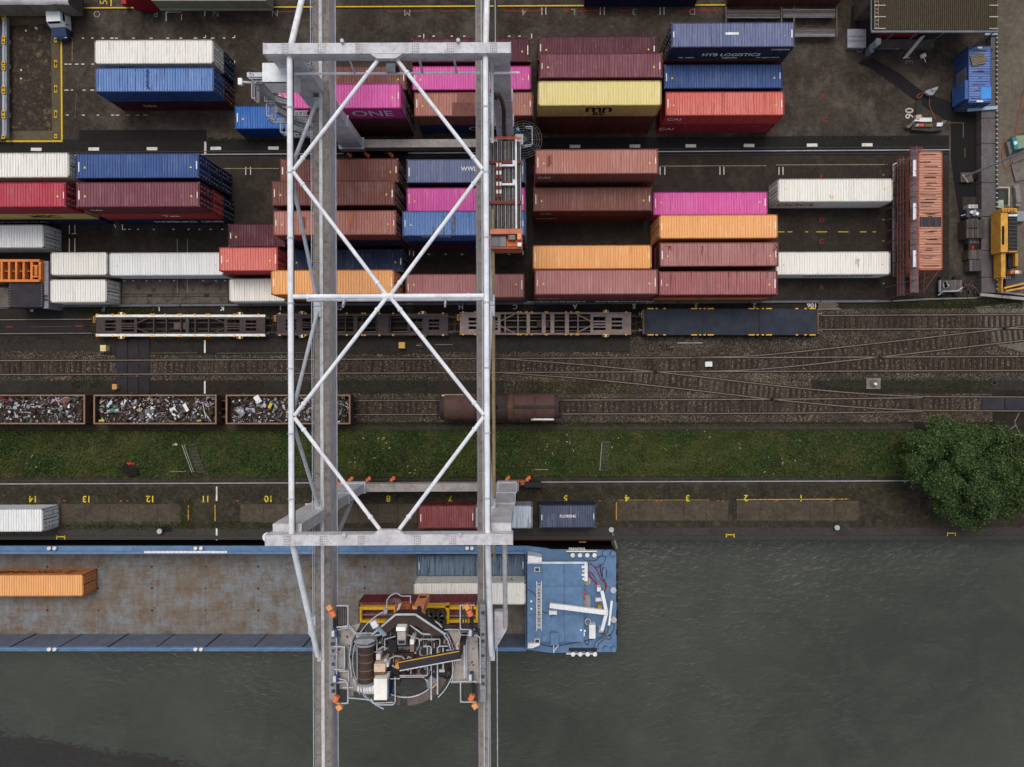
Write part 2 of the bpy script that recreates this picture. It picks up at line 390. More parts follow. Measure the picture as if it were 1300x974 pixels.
slab('quay_surface', px_poly([(-700, 605), (2200, 602), (2200, 680.0), (-700, 681.5)]), 0.012, dconc)
slab('kerb_strip', px_poly([(-700, 671), (2200, 669), (2200, 680.2), (-700, 681.7)]), 0.024, ground_mat('kerb_concrete', (48, 45, 43), (58, 54, 52), (72, 68, 64), 0.3, 10, 0.4, 0.4))
bayc = ground_mat('bay_concrete', (62, 54, 45), (76, 68, 57), (98, 90, 76), 0.45, 6, 0.5, 0.4, lo=0.48, hi=0.7, gs=0.2)
def slabs(x0, x1, y0, y1, z, n, mat, name='bay_slab'):
    for i in range(n):
        a = x0 + (x1 - x0) * i / n; b = x0 + (x1 - x0) * (i + 1) / n
        p, q = P(a + .3, y1), P(b - .3, y0)
        struct(MB().box(p.x, q.x, p.y, q.y, z - 0.05, z + random.uniform(0, 0.008)).build(name, mat))
slabs(78, 230, 640, 666, 0.022, 5, bayc); slabs(305, 395, 640, 664, 0.022, 3, bayc)
slabs(782, 925, 636, 661, 0.022, 5, bayc); slabs(935, 1090, 636, 661, 0.022, 5, bayc); slabs(430, 530, 640, 664, 0.022, 4, bayc)
# wedge of pale gravel at right, dark cabin mats, repaired asphalt
slab('gravel', px_poly([(1238, 390), (1290, 384), (1420, 372), (1420, 455), (1300, 448), (1262, 436)]), 0.028, ground_mat('pale_gravel', (92, 88, 80), (120, 116, 106), (66, 60, 50), 0.5, 8, 0.6, 0.8, gs=0.5, gcol=(150, 145, 134)))
tarry = flat((31, 29, 30), 0.85, 'tar')
slab('asphalt_patch', px_poly([(101, 165), (262, 165), (263, 179), (100, 179.5)]), 0.012, tarry)
slab('asphalt_patch', px_poly([(1081, 8), (1091, 8), (1091, 36), (1079, 36)]), 0.012, tarry)
slab('asphalt_patch', px_poly([(1095, 76), (1108, 74), (1140, 92), (1172, 117), (1216, 133), (1240, 152), (1200, 153), (1160, 127), (1128, 103), (1103, 86), (1090, 81)]), 0.012, flat((33, 31, 33), 0.85, 'tar'))
slab('asphalt_patch', px_poly([(1207, 146), (1244, 146), (1244, 228), (1241, 250), (1222, 250), (1222, 300), (1212, 240), (1207, 200)]), 0.014, flat((30, 28, 29), 0.85, 'tar'))
slab('asphalt_patch', px_poly([(5, 407), (105, 406), (105, 424), (5, 425)]), 0.016, flat((44, 41, 43), 0.85, 'tar'))
# concrete retaining wall and the neighbour's lot at the right
wallm = ground_mat('wall_concrete', (88, 82, 84), (104, 98, 98), (72, 66, 62), 0.5, 12, 0.5, 0.4, lo=0.45, hi=0.7, gs=0.15)
rw = thing('retaining_wall', 'low pale grey concrete retaining wall along the right edge of the yard', 'wall', P(1255, 260))
yk = [(-60, 20), (20, 75), (75, 150), (150, 182), (182, 232), (232, 275), (275, 318), (318, 352), (352, 372)]
for a, b in yk:
    l0 = 1246 if b > 140 else 1258
    p0, p1, p2, p3 = P(l0, b - .4, .9), P(1265, b - .4, .9), P(1265, a + .4, .9), P(l0, a + .4, .9)
    MB().prism([p0[:2], p1[:2], p2[:2], p3[:2]], 0.0, 0.9 + random.uniform(-.02, .02)).build('concrete_panel', wallm, rw)
lot = ground_mat('lot_concrete', (84, 77, 66), (104, 96, 84), (136, 128, 116), 0.16, 12, 0.6, 0.4, lo=0.55, hi=0.75, gs=0.25)
p, q = P(1265.6, 372, 0.8), P(2200, -400, 0.8)
struct(MB().box(p.x, q.x, p.y, q.y, -0.1, 0.8).build('terrace', lot))

# painted lines and letters on the ground --------------------------------------------------
def mark(x0, y0, x1, y1, wpx, col=(222, 218, 208), z=0.032, worn=0.35):
    p, q = P(x0, y0, z), P(x1, y1, z); dv = (q - p).normalized() * 1; nrm = Vector((-dv.y, dv.x, 0)) * wpx * H / F / 2
    o = MB().sheet([p + nrm, q + nrm, q - nrm, p - nrm], z).build('painted_line', road_paint(col, worn)); struct(o); return o
YLW = (206, 172, 40); RED = (170, 48, 40); WH = (214, 210, 200); ORG = (180, 92, 50)
mark(-40, 10.5, 96, 10.2, 1.6, YLW); mark(96, 10.2, 940, 6.2, 1.6, YLW); mark(96, 12.1, 930, 8, 1.4, (36, 34, 33), worn=0)
mark(-40, 17, 75, 15.3, 2.0, YLW); mark(77.5, 15, 78.5, 179, 2.1, YLW); mark(-40, 179.5, 79.5, 179.3, 2.0, YLW)
for yy, xs in ((48.5, [82, 88, 104, 116, 129, 140, 146, 168, 190, 211, 228, 246, 268, 283]), (81.5, [82, 87, 95, 103, 116]), (114.5, [82, 90, 105, 115]), (146.2, [84, 104, 123, 141, 147])):
    for x in xs: mark(x, yy, x + random.uniform(2.5, 5), yy, 1.0)
for x in (160, 172, 182): mark(x, 146.3, x + 5, 146.3, .9, YLW)
mark(92, 38, 91.5, 78, .9, (150, 120, 60), worn=.8); mark(97, 118, 95, 150, .7, (120, 100, 60), worn=.9)
for x in (260,): mark(x, 8.5, x, 20.5, 1.2); mark(x, 180, x, 196, 1.6)
mark(211, 15.5, 230, 15.5, .8); mark(211, 16, 211, 27, .9); mark(230.5, 18, 230.5, 26, .8); mark(231, 17.5, 242, 17.5, .6, RED); mark(286, 17.5, 312, 17.5, .6, RED)
for a, b in ((350, 375), (492, 540), (560, 578), (640, 690), (715, 722), (735, 765), (785, 800), (822, 830), (860, 910)): mark(a, 16 - a * .003, b, 16 - b * .003, .7, RED)
for x in (688, 693, 762, 767, 838, 843): mark(x, 9, x, 19, .7)
for x in (531, 549, 572, 588, 628, 645, 658): mark(x, 46, x + 3, 46, 1.1)
for x in (538, 675): mark(x, 43, x, 49, 1)
for x, y in ((261, 46), (298, 46), (298, 78)): mark(x - 3, y + 2, x, y + 2, 1); mark(x, y - 1, x, y + 2.5, .8)
# white bay plates along the north crane rail (some carry a yellow figure)
for i, x in enumerate([46, 119, 193, 274, 347, 730, 806, 877, 951, 1031, 1101]):
    y = 190.0 - x * .0055; p = P(x, y, .04)
    o = struct(MB().box(p.x - .58, p.x + .58, p.y - .17, p.y + .17, 0.0, .05).build('bay_plate', road_paint((206, 203, 198), 0.25)))
for x in (806, 951, 1101, 119, 274):
    p = P(x - 3, 190 - x * .0055, 0.06); struct(part('bay_digit', text_mesh('4', .45, road_paint((214, 190, 50), .3)), None, p, (0, 0, R(180))))
mark(838, 211, 973, 210.5, .9, (140, 132, 110), worn=.6); mark(985, 209.5, 1127, 209, .9, (140, 132, 110), worn=.6); mark(284, 214, 354, 214, .8, (150, 140, 115), worn=.6)
for x in (838, 844, 914, 919, 989, 994, 312, 318): mark(x, 212, x, 222, .9)
for a, b in ((988, 996), (1000, 1006), (1022, 1026), (1036, 1050), (1064, 1077), (1092, 1100), (1108, 1112)): mark(a, 294.5, b, 294.5, 1, (190, 170, 50))
for x in (1121.5,): 
    for y in (222, 279, 306, 360): mark(x - 1.3, y, x + 1.3, y, 1.8, (110, 130, 80), worn=.2)
for x in (157, 163, 174, 194, 219, 238, 252, 266, 281): mark(x, 291.3, x + 2.5, 291.3, 1.1)
mark(145, 285, 147, 289, .8); mark(155.5, 285, 155.5, 292, .9)
for x in (88, 95): mark(x, 285.5, x, 297, .9); mark(x, 303, x, 320, .9)
mark(91, 296.8, 97, 296.8, .8)
for x in (225, 238): mark(x, 303, x, 320, .6, (150, 145, 135)); mark(x, 353, x, 372, .6, (150, 145, 135))
for x in (157, 168, 185, 202, 220, 257, 273, 285): mark(x, 356.6, x + 2, 356.6, 1.1)
for x in (543, 564, 585, 645): mark(x, 323, x + 3, 323, 1.2)
mark(525, 319, 525, 325, 1); mark(520, 318, 520, 324, 1); mark(664, 318, 664, 324, 1.2)
def gtext(body, x, y, size, col, rz=180, z=0.034, worn=.3, bold=0.0):
    o = struct(part('painted_letter', text_mesh(body, size, road_paint(col, worn), 1.0, bold), None, P(x, y, z), (0, 0, R(rz)))); return o
for c, x in (('14', 42), ('13', 110), ('12', 191), ('11', 261), ('10', 341), ('8', 493), ('7', 572), ('5', 718), ('4', 796), ('3', 873), ('2', 947), ('1', 1017)):
    gtext(c, x, 633.5 - x * .0015, 0.98, (206, 184, 44), 180, worn=.45, bold=.02)
for c, x in (('O', 123), ('P', 198), ('N', 274), ('N', 349), ('M', 517), ('4', 665), ('L', 728), ('3', 805), ('D', 879)): gtext(c, x, 18 - x * .004, 1.0, (150, 146, 140), worn=.6)
gtext('5', 132, 3, 1.2, (190, 165, 50), 90); mark(141, -6, 141, 8, 1.8, (190, 165, 50))
for c, x in (('R', 40), ('P', 131), ('L', 201), ('K', 282), ('J', 356), ('D', 431), ('H', 585), ('C', 654), ('A', 730), ('S', 805), ('3', 884), ('2', 958), ('106', 1031)): gtext(c, x, 392.5 - x * .005, 0.75, (196, 194, 186), worn=.4, bold=.02)
for c, x, y in (('I', 1045, 88), ('H', 1046, 122), ('G', 1047, 153), ('F', 1043, 225), ('D', 1043, 280), ('C', 1043, 307), ('A', 1043, 365)): gtext(c, x, y, 0.72, (160, 40, 42), 0, worn=.55)
gtext('90', 1155, 144, 1.25, (190, 186, 176), 90, worn=.4, bold=.01); gtext('3', 1155, 79, 1.2, (120, 114, 106), 90, worn=.5)
mark(1202, 156, 1224, 156, 1, (96, 88, 62)); mark(1223, 156, 1223, 175, 1.2, (96, 88, 62)); mark(1225, 188, 1225, 200, .8, (110, 95, 50))
# quay bay lines
mark(935, 634.5, 1077, 633.8, 1.1, (190, 140, 50)); mark(785, 635, 900, 634.8, .9, (150, 120, 50), worn=.8); mark(782.5, 638, 782.5, 660, 1.2, (190, 130, 50))
for x in (239, 273): mark(x, 641, x, 662, 1.2, (190, 140, 50))
mark(275, 617, 275, 636, 2.0); mark(275, 671, 275, 686, 2.0); mark(260, 432, 260, 448, 2.0); mark(260, 484, 260, 500, 2.0); mark(261, 180, 261, 196, 1.8)
for x in (80, 152, 160, 232, 300, 760, 832, 838, 910, 916, 984, 1054): mark(x, 636, x + 3, 636, 1, (180, 84, 50), worn=.5)
for x, y in ((77, 685), (927, 682.5), (1208, 680.5)):
    for a, b, c, d2 in ((-5, -1.5, 5, -1.5), (-5, -3, -5, 2), (5, -3, 5, 2)): mark(x + a, y + b - 2, x + c, y + d2 - 2, 1.2, (214, 180, 40), z=.1)
mark(8, 415, 16, 415, .8, (180, 40, 50)); mark(96, 414, 105, 414, .7, (170, 60, 60)); mark(40, 415, 90, 414.5, .5, (110, 80, 70), worn=.8)
for x0, x1 in ((163, 255), (275, 392)): mark(x0, 448.5, x1 - 5, 448, .5, (120, 116, 108), worn=.9)

# ================================================================ CONTAINERS
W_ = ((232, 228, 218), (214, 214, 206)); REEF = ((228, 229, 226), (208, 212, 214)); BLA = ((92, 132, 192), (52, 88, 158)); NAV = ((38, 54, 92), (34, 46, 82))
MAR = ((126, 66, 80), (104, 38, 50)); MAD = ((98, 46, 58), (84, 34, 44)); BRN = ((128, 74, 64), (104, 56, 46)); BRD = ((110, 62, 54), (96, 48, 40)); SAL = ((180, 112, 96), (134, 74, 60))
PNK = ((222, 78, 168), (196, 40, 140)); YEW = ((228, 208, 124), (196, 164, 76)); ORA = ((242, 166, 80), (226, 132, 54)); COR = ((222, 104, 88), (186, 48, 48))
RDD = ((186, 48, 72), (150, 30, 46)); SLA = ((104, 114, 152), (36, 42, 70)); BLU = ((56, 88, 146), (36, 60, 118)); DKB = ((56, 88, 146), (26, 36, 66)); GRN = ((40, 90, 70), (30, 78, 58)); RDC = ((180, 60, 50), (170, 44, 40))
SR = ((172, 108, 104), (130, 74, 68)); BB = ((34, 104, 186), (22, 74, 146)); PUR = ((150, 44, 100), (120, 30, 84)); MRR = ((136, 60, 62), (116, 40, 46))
NAMES = {id(W_): 'white', id(REEF): 'white refrigerated', id(BLA): 'blue', id(NAV): 'navy', id(MAR): 'maroon', id(MAD): 'dark maroon', id(BRN): 'brown', id(BRD): 'dark brown', id(SAL): 'rust brown', id(PNK): 'pink', id(YEW): 'pale yellow', id(ORA): 'orange', id(COR): 'coral red', id(RDD): 'red', id(SLA): 'slate blue', id(BLU): 'blue', id(DKB): 'dark blue', id(GRN): 'green', id(RDC): 'bright red', id(SR): 'dusty brown', id(PUR): 'purple', id(MRR): 'maroon', id(BB): 'bright blue'}
GRP = 'shipping containers stacked in the yard'
def stack(x0, y0, x1, y1, cols, desc, short, L=12.192, hs=None, doors='R', base=0.0, anchor='c', logos=None, streak=.35, rust=.25, grp=GRP, marks=True, tri=True, nudge=None):
    """x0..y1: photo box of the TOP face; cols from the top of the stack down"""
    n = len(cols); hs = hs or [2.591] * n; zt = base + sum(hs); s = (H - zt) / F
    cx = {'c': (x0 + x1) / 2, 'l': x0 + L / 2 / s, 'r': x1 - L / 2 / s}[anchor]
    c = P(cx, (y0 + y1) / 2, zt); z = zt
    for k, col in enumerate(cols):
        z -= hs[k]
        lab = desc if k == 0 else '%s %s container under the %s' % ('lower' if n == 2 else ('bottom' if k == n - 1 else 'middle'), NAMES[id(col)], short)
        jx = 0 if k == 0 else random.uniform(-.06, .06) + (nudge[k] if nudge else 0); jy = 0 if k == 0 else random.uniform(-.03, .03)
        container(L, hs[k] - 0.004, c.x + jx, c.y + jy, z, col[0], col[1], lab, grp, doors if not isinstance(doors, list) else doors[k],
                  0.0042 + (0.0 if k == 0 else random.uniform(-.002, .002)), streak, rust, marks, (logos or {}).get(k, ()), tri=tri, top=(k == 0))
HC, SD = 2.896, 2.591; K = (20, 20, 22); WW = (226, 224, 218)
# --- north block
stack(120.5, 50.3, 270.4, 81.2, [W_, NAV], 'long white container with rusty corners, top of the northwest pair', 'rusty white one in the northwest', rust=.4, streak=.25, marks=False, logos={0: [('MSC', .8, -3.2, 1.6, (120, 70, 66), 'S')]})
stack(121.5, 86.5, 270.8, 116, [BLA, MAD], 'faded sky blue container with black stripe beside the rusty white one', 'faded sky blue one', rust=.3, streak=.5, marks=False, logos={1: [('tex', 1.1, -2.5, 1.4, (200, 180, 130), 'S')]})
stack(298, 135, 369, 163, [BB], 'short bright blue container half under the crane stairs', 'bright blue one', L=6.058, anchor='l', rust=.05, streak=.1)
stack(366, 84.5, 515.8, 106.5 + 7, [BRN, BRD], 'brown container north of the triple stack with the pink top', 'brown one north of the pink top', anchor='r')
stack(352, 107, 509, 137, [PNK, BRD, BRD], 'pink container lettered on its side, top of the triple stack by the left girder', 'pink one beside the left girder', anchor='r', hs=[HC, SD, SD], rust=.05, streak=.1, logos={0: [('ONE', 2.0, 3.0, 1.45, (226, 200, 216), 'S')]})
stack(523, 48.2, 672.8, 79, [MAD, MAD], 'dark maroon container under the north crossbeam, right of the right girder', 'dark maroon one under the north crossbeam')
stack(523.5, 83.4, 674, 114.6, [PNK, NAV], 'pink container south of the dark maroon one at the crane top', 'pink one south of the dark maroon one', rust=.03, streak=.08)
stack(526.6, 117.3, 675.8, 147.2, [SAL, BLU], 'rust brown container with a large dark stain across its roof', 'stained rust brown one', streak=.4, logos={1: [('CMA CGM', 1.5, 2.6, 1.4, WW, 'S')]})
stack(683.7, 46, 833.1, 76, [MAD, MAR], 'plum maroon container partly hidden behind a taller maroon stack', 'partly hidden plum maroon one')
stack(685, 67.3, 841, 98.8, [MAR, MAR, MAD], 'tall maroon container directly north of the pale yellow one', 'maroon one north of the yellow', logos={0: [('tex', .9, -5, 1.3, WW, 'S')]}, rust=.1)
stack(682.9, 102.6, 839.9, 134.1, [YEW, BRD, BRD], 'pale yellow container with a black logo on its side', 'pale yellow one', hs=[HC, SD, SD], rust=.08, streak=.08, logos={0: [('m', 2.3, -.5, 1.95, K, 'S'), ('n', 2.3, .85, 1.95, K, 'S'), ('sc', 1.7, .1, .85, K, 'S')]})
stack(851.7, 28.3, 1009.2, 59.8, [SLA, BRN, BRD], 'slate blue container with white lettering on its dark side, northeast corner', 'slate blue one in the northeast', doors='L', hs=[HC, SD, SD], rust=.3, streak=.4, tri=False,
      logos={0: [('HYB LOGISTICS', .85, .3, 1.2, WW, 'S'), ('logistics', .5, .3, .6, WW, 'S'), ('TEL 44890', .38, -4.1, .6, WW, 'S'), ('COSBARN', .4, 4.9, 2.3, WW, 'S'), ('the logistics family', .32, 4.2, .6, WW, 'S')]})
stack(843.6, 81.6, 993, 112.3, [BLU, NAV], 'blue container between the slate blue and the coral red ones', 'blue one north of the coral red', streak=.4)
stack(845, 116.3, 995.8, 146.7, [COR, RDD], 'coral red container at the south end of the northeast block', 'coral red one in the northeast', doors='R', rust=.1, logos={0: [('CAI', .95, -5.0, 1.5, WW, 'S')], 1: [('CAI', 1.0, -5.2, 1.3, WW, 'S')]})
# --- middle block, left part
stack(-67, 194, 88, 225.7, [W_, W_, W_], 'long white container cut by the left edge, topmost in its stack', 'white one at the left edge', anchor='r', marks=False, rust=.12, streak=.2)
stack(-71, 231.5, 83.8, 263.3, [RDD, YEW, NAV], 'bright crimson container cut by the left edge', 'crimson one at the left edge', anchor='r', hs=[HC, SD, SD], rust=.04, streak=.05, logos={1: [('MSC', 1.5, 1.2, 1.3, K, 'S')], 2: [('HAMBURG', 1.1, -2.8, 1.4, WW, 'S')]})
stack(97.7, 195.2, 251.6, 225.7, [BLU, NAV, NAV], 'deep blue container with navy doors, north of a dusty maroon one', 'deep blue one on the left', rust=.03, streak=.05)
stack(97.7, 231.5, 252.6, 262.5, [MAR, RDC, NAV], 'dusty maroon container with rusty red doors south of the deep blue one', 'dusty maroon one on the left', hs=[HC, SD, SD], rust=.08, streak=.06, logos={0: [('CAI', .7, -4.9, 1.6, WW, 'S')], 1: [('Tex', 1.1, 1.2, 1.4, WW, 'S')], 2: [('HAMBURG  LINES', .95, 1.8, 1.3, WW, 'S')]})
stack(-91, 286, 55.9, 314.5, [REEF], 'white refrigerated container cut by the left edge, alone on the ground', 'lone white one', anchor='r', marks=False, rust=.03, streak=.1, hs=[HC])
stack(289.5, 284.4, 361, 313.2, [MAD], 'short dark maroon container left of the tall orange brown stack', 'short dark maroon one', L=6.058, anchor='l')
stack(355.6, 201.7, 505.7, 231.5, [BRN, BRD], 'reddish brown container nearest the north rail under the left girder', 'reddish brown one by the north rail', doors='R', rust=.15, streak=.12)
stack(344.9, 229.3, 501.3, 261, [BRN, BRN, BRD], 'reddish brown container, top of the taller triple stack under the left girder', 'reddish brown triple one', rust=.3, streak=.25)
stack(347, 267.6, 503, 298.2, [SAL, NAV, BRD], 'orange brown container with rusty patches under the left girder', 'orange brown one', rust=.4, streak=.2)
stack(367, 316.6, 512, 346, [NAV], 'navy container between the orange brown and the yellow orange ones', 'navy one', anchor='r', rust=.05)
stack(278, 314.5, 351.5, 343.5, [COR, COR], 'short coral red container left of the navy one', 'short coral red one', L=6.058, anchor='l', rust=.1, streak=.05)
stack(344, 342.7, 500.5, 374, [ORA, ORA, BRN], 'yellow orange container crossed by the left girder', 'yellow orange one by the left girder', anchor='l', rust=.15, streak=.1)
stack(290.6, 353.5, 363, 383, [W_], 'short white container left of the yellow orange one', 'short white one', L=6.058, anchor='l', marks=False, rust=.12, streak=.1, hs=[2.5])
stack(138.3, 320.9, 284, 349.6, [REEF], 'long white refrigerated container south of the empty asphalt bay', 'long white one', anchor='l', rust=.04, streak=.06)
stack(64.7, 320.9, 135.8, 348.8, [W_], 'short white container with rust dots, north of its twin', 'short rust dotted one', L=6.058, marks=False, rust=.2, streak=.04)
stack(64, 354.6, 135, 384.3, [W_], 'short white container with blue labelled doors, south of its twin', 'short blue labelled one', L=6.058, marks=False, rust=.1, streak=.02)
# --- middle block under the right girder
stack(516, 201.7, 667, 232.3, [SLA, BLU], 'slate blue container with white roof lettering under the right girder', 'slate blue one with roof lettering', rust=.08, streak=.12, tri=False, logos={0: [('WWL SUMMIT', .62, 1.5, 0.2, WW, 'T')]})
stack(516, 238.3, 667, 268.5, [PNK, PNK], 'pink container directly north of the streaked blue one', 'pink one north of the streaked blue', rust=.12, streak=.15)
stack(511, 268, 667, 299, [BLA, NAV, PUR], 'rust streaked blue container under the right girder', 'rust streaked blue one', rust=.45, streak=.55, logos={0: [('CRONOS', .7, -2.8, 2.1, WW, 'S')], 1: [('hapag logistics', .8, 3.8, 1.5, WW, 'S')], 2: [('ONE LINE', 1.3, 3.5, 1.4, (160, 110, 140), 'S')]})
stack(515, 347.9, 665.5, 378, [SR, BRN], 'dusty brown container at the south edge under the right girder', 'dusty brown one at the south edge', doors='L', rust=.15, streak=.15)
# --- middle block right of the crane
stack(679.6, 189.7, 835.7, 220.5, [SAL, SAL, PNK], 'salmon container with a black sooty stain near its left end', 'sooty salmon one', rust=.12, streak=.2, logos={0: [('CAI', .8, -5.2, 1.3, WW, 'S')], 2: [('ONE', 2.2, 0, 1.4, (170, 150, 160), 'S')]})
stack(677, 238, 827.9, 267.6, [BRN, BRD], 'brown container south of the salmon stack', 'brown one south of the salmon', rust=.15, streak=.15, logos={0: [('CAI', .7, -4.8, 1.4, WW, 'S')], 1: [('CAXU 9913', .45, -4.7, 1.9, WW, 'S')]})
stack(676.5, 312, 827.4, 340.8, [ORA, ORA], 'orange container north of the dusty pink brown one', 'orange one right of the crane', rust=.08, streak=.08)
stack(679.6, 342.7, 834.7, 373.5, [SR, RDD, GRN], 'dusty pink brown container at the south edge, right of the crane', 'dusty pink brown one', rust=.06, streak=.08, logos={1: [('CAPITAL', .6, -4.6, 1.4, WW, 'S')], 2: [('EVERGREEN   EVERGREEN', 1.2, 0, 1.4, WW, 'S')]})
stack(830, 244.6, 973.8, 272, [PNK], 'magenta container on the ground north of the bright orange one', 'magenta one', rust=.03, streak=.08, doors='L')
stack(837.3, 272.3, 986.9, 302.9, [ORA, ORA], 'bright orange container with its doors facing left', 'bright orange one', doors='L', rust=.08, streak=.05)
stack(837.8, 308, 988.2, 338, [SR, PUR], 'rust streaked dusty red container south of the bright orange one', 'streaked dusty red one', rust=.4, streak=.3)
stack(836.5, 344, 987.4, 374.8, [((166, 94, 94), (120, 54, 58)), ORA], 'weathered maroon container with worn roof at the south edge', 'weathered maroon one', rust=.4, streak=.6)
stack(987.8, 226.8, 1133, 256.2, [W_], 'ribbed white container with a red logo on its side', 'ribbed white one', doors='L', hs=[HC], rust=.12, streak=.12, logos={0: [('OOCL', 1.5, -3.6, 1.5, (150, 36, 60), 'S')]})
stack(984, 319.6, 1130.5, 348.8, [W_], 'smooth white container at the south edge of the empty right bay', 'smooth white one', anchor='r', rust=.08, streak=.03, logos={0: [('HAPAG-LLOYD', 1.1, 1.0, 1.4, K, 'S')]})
# --- quay and barge
stack(-91, 648, 54.9, 673.7, [REEF], 'white container on the quay at the left edge', 'quay white one', anchor='r', marks=False, rust=.2, streak=.1, grp=None)
stack(531, 643, 603, 669.8, [MRR], 'short maroon container on the quay under the crane', 'quay maroon one', L=6.058, anchor='l', grp=None, tri=False)
stack(604, 643, 676, 669.8, [((186, 196, 208), (150, 160, 172))], 'short pale grey rusty container on the quay beside the crane leg', 'quay grey one', L=6.058, anchor='r', grp=None, marks=False, rust=.6, streak=.5, doors='R')
stack(686, 641.6, 755.7, 669.7, [((74, 82, 108), (40, 46, 66))], 'short slate blue container on the quay, rightmost of the quay row', 'quay slate one', L=6.058, grp=None, tri=False, rust=.08, logos={0: [('FLORENS', .42, 0, 0, WW, 'T')]})
FZ = -4.2
stack(-44, 729.7, 106, 757.3, [ORA], 'orange container lying alone in the hold of the barge', 'barge orange one', anchor='r', base=FZ, grp=None, rust=.01, streak=.02, marks=False, logos={0: [('CONTAINER LINES', 1.3, -2.6, 1.4, (60, 40, 30), 'N'), ('Z', 1.6, 4.0, 1.4, (40, 40, 90), 'N')]})
stack(529, 705.9, 668, 730, [((94, 118, 140), (60, 84, 110))], 'streaked grey blue container against the barge hold wall', 'barge grey blue one', anchor='l', base=FZ, grp=None, rust=.5, streak=.7, tri=False)
stack(525, 739.6, 667.3, 768, [W_, W_], 'cream white container with a red ring logo, top of the pair in the barge', 'cream white one', base=FZ, grp=None, rust=.04, streak=.08, logos={0: [('YX', 1.1, 4.1, 1.4, (190, 40, 60), 'N')]})
stack(455.5, 764.5, 604, 793, [MRR], 'maroon container hanging from the yellow spreader below the crane trolley', 'hanging maroon one', base=4.3 - SD, grp=None, marks=False, streak=.05, rust=.05)
# repair plates and soot on particular roofs, found by their labels
def roof_mark(word, x0, y0, x1, y1, col, zt, name='roof_patch'):
    for o in scn.objects:
        if o.get('label') and word in o['label'] and not o['label'].startswith(('lower', 'middle', 'bottom')):
            a, b = P(x0, y1, zt), P(x1, y0, zt); c = ((a.x + b.x) / 2, (a.y + b.y) / 2); fl = -1 if abs(math.cos(o.rotation_euler.z) + 1) < .5 else 1
            nm = MB(); hw, hh_ = (b.x - a.x) / 2, (b.y - a.y) / 2; solid = name in ('roof_patch', 'number_plate'); base = S(*col); n = max(1, round(2 * hw / .135)); w_ = 2 * hw / n
            for i in range(n):
                u = -1 + 2 * (i + .5) / n; y = -hh_
                while y < hh_ - .02:
                    st_ = random.uniform(.08, .3)
                    if solid or random.random() < 1.15 - u * u * .75 - (y / hh_) ** 2 * .6: nm.box(u * hw - w_ * .5, u * hw + w_ * .46, y, min(y + st_, hh_), 0, .004 + .001 * random.random())
                    y += st_
            rn = [c_ for c_ in o.children if c_.name.startswith('roof')][0].material_slots[0].material.name.split('.')[0].split('_')[2:5]; rc_ = tuple(int(k) for k in rn); t1 = tuple(int(a_ * .35 + b_ * .65) for a_, b_ in zip(col, rc_)); t2 = tuple(int(a_ * .65 + b_ * .35) for a_, b_ in zip(col, rc_))
            part(name, nm.mesh(name, paint(col, .4, .2, .8) if solid else island_mat('stain', [(col, 2), (t2, 2), (t1, 2)], .85)), o, ((c[0] - o.location.x) * fl, (c[1] - o.location.y) * fl, zt - o.location.z - .022)); return
roof_mark('large dark stain across its roof', 574, 130, 603, 147, (112, 74, 66), 5.178); roof_mark('large dark stain across its roof', 580, 118, 603, 129.8, (124, 82, 72), 5.178); roof_mark('sooty stain', 694, 195, 701, 212, (104, 66, 58), 7.77, 'soot_stain')
roof_mark('faded sky blue', 185, 88, 190, 113, (34, 40, 56), 5.178, 'dark_stain'); roof_mark('orange brown container with rusty', 443, 272, 448, 290, (176, 96, 62), 7.77); roof_mark('orange brown container with rusty', 383, 275, 388, 290, (120, 70, 56), 7.77)
roof_mark('streaked dusty red', 846, 312, 853, 320, (60, 48, 36), 5.178, 'dark_stain'); roof_mark('streaked dusty red', 982, 310, 987, 324, (56, 44, 36), 5.178, 'dark_stain')
roof_mark('rust streaked blue', 548, 288, 552, 299, (96, 66, 46), 7.77, 'dark_stain'); roof_mark('rust streaked blue', 575, 270, 578, 298, (100, 76, 56), 7.77, 'dark_stain')
roof_mark('slate blue container with white lettering', 921, 41, 938, 44, (226, 226, 226), 8.07, 'number_plate')
roof_mark('smooth white', 1086, 326, 1092, 340, (150, 140, 128), 2.587, 'dark_stain'); roof_mark('ribbed white', 1053, 246, 1059, 253, (196, 170, 120), 2.892, 'dark_stain'); roof_mark('streaked dusty red', 890, 312, 893, 330, (96, 60, 58), 5.178, 'dark_stain')
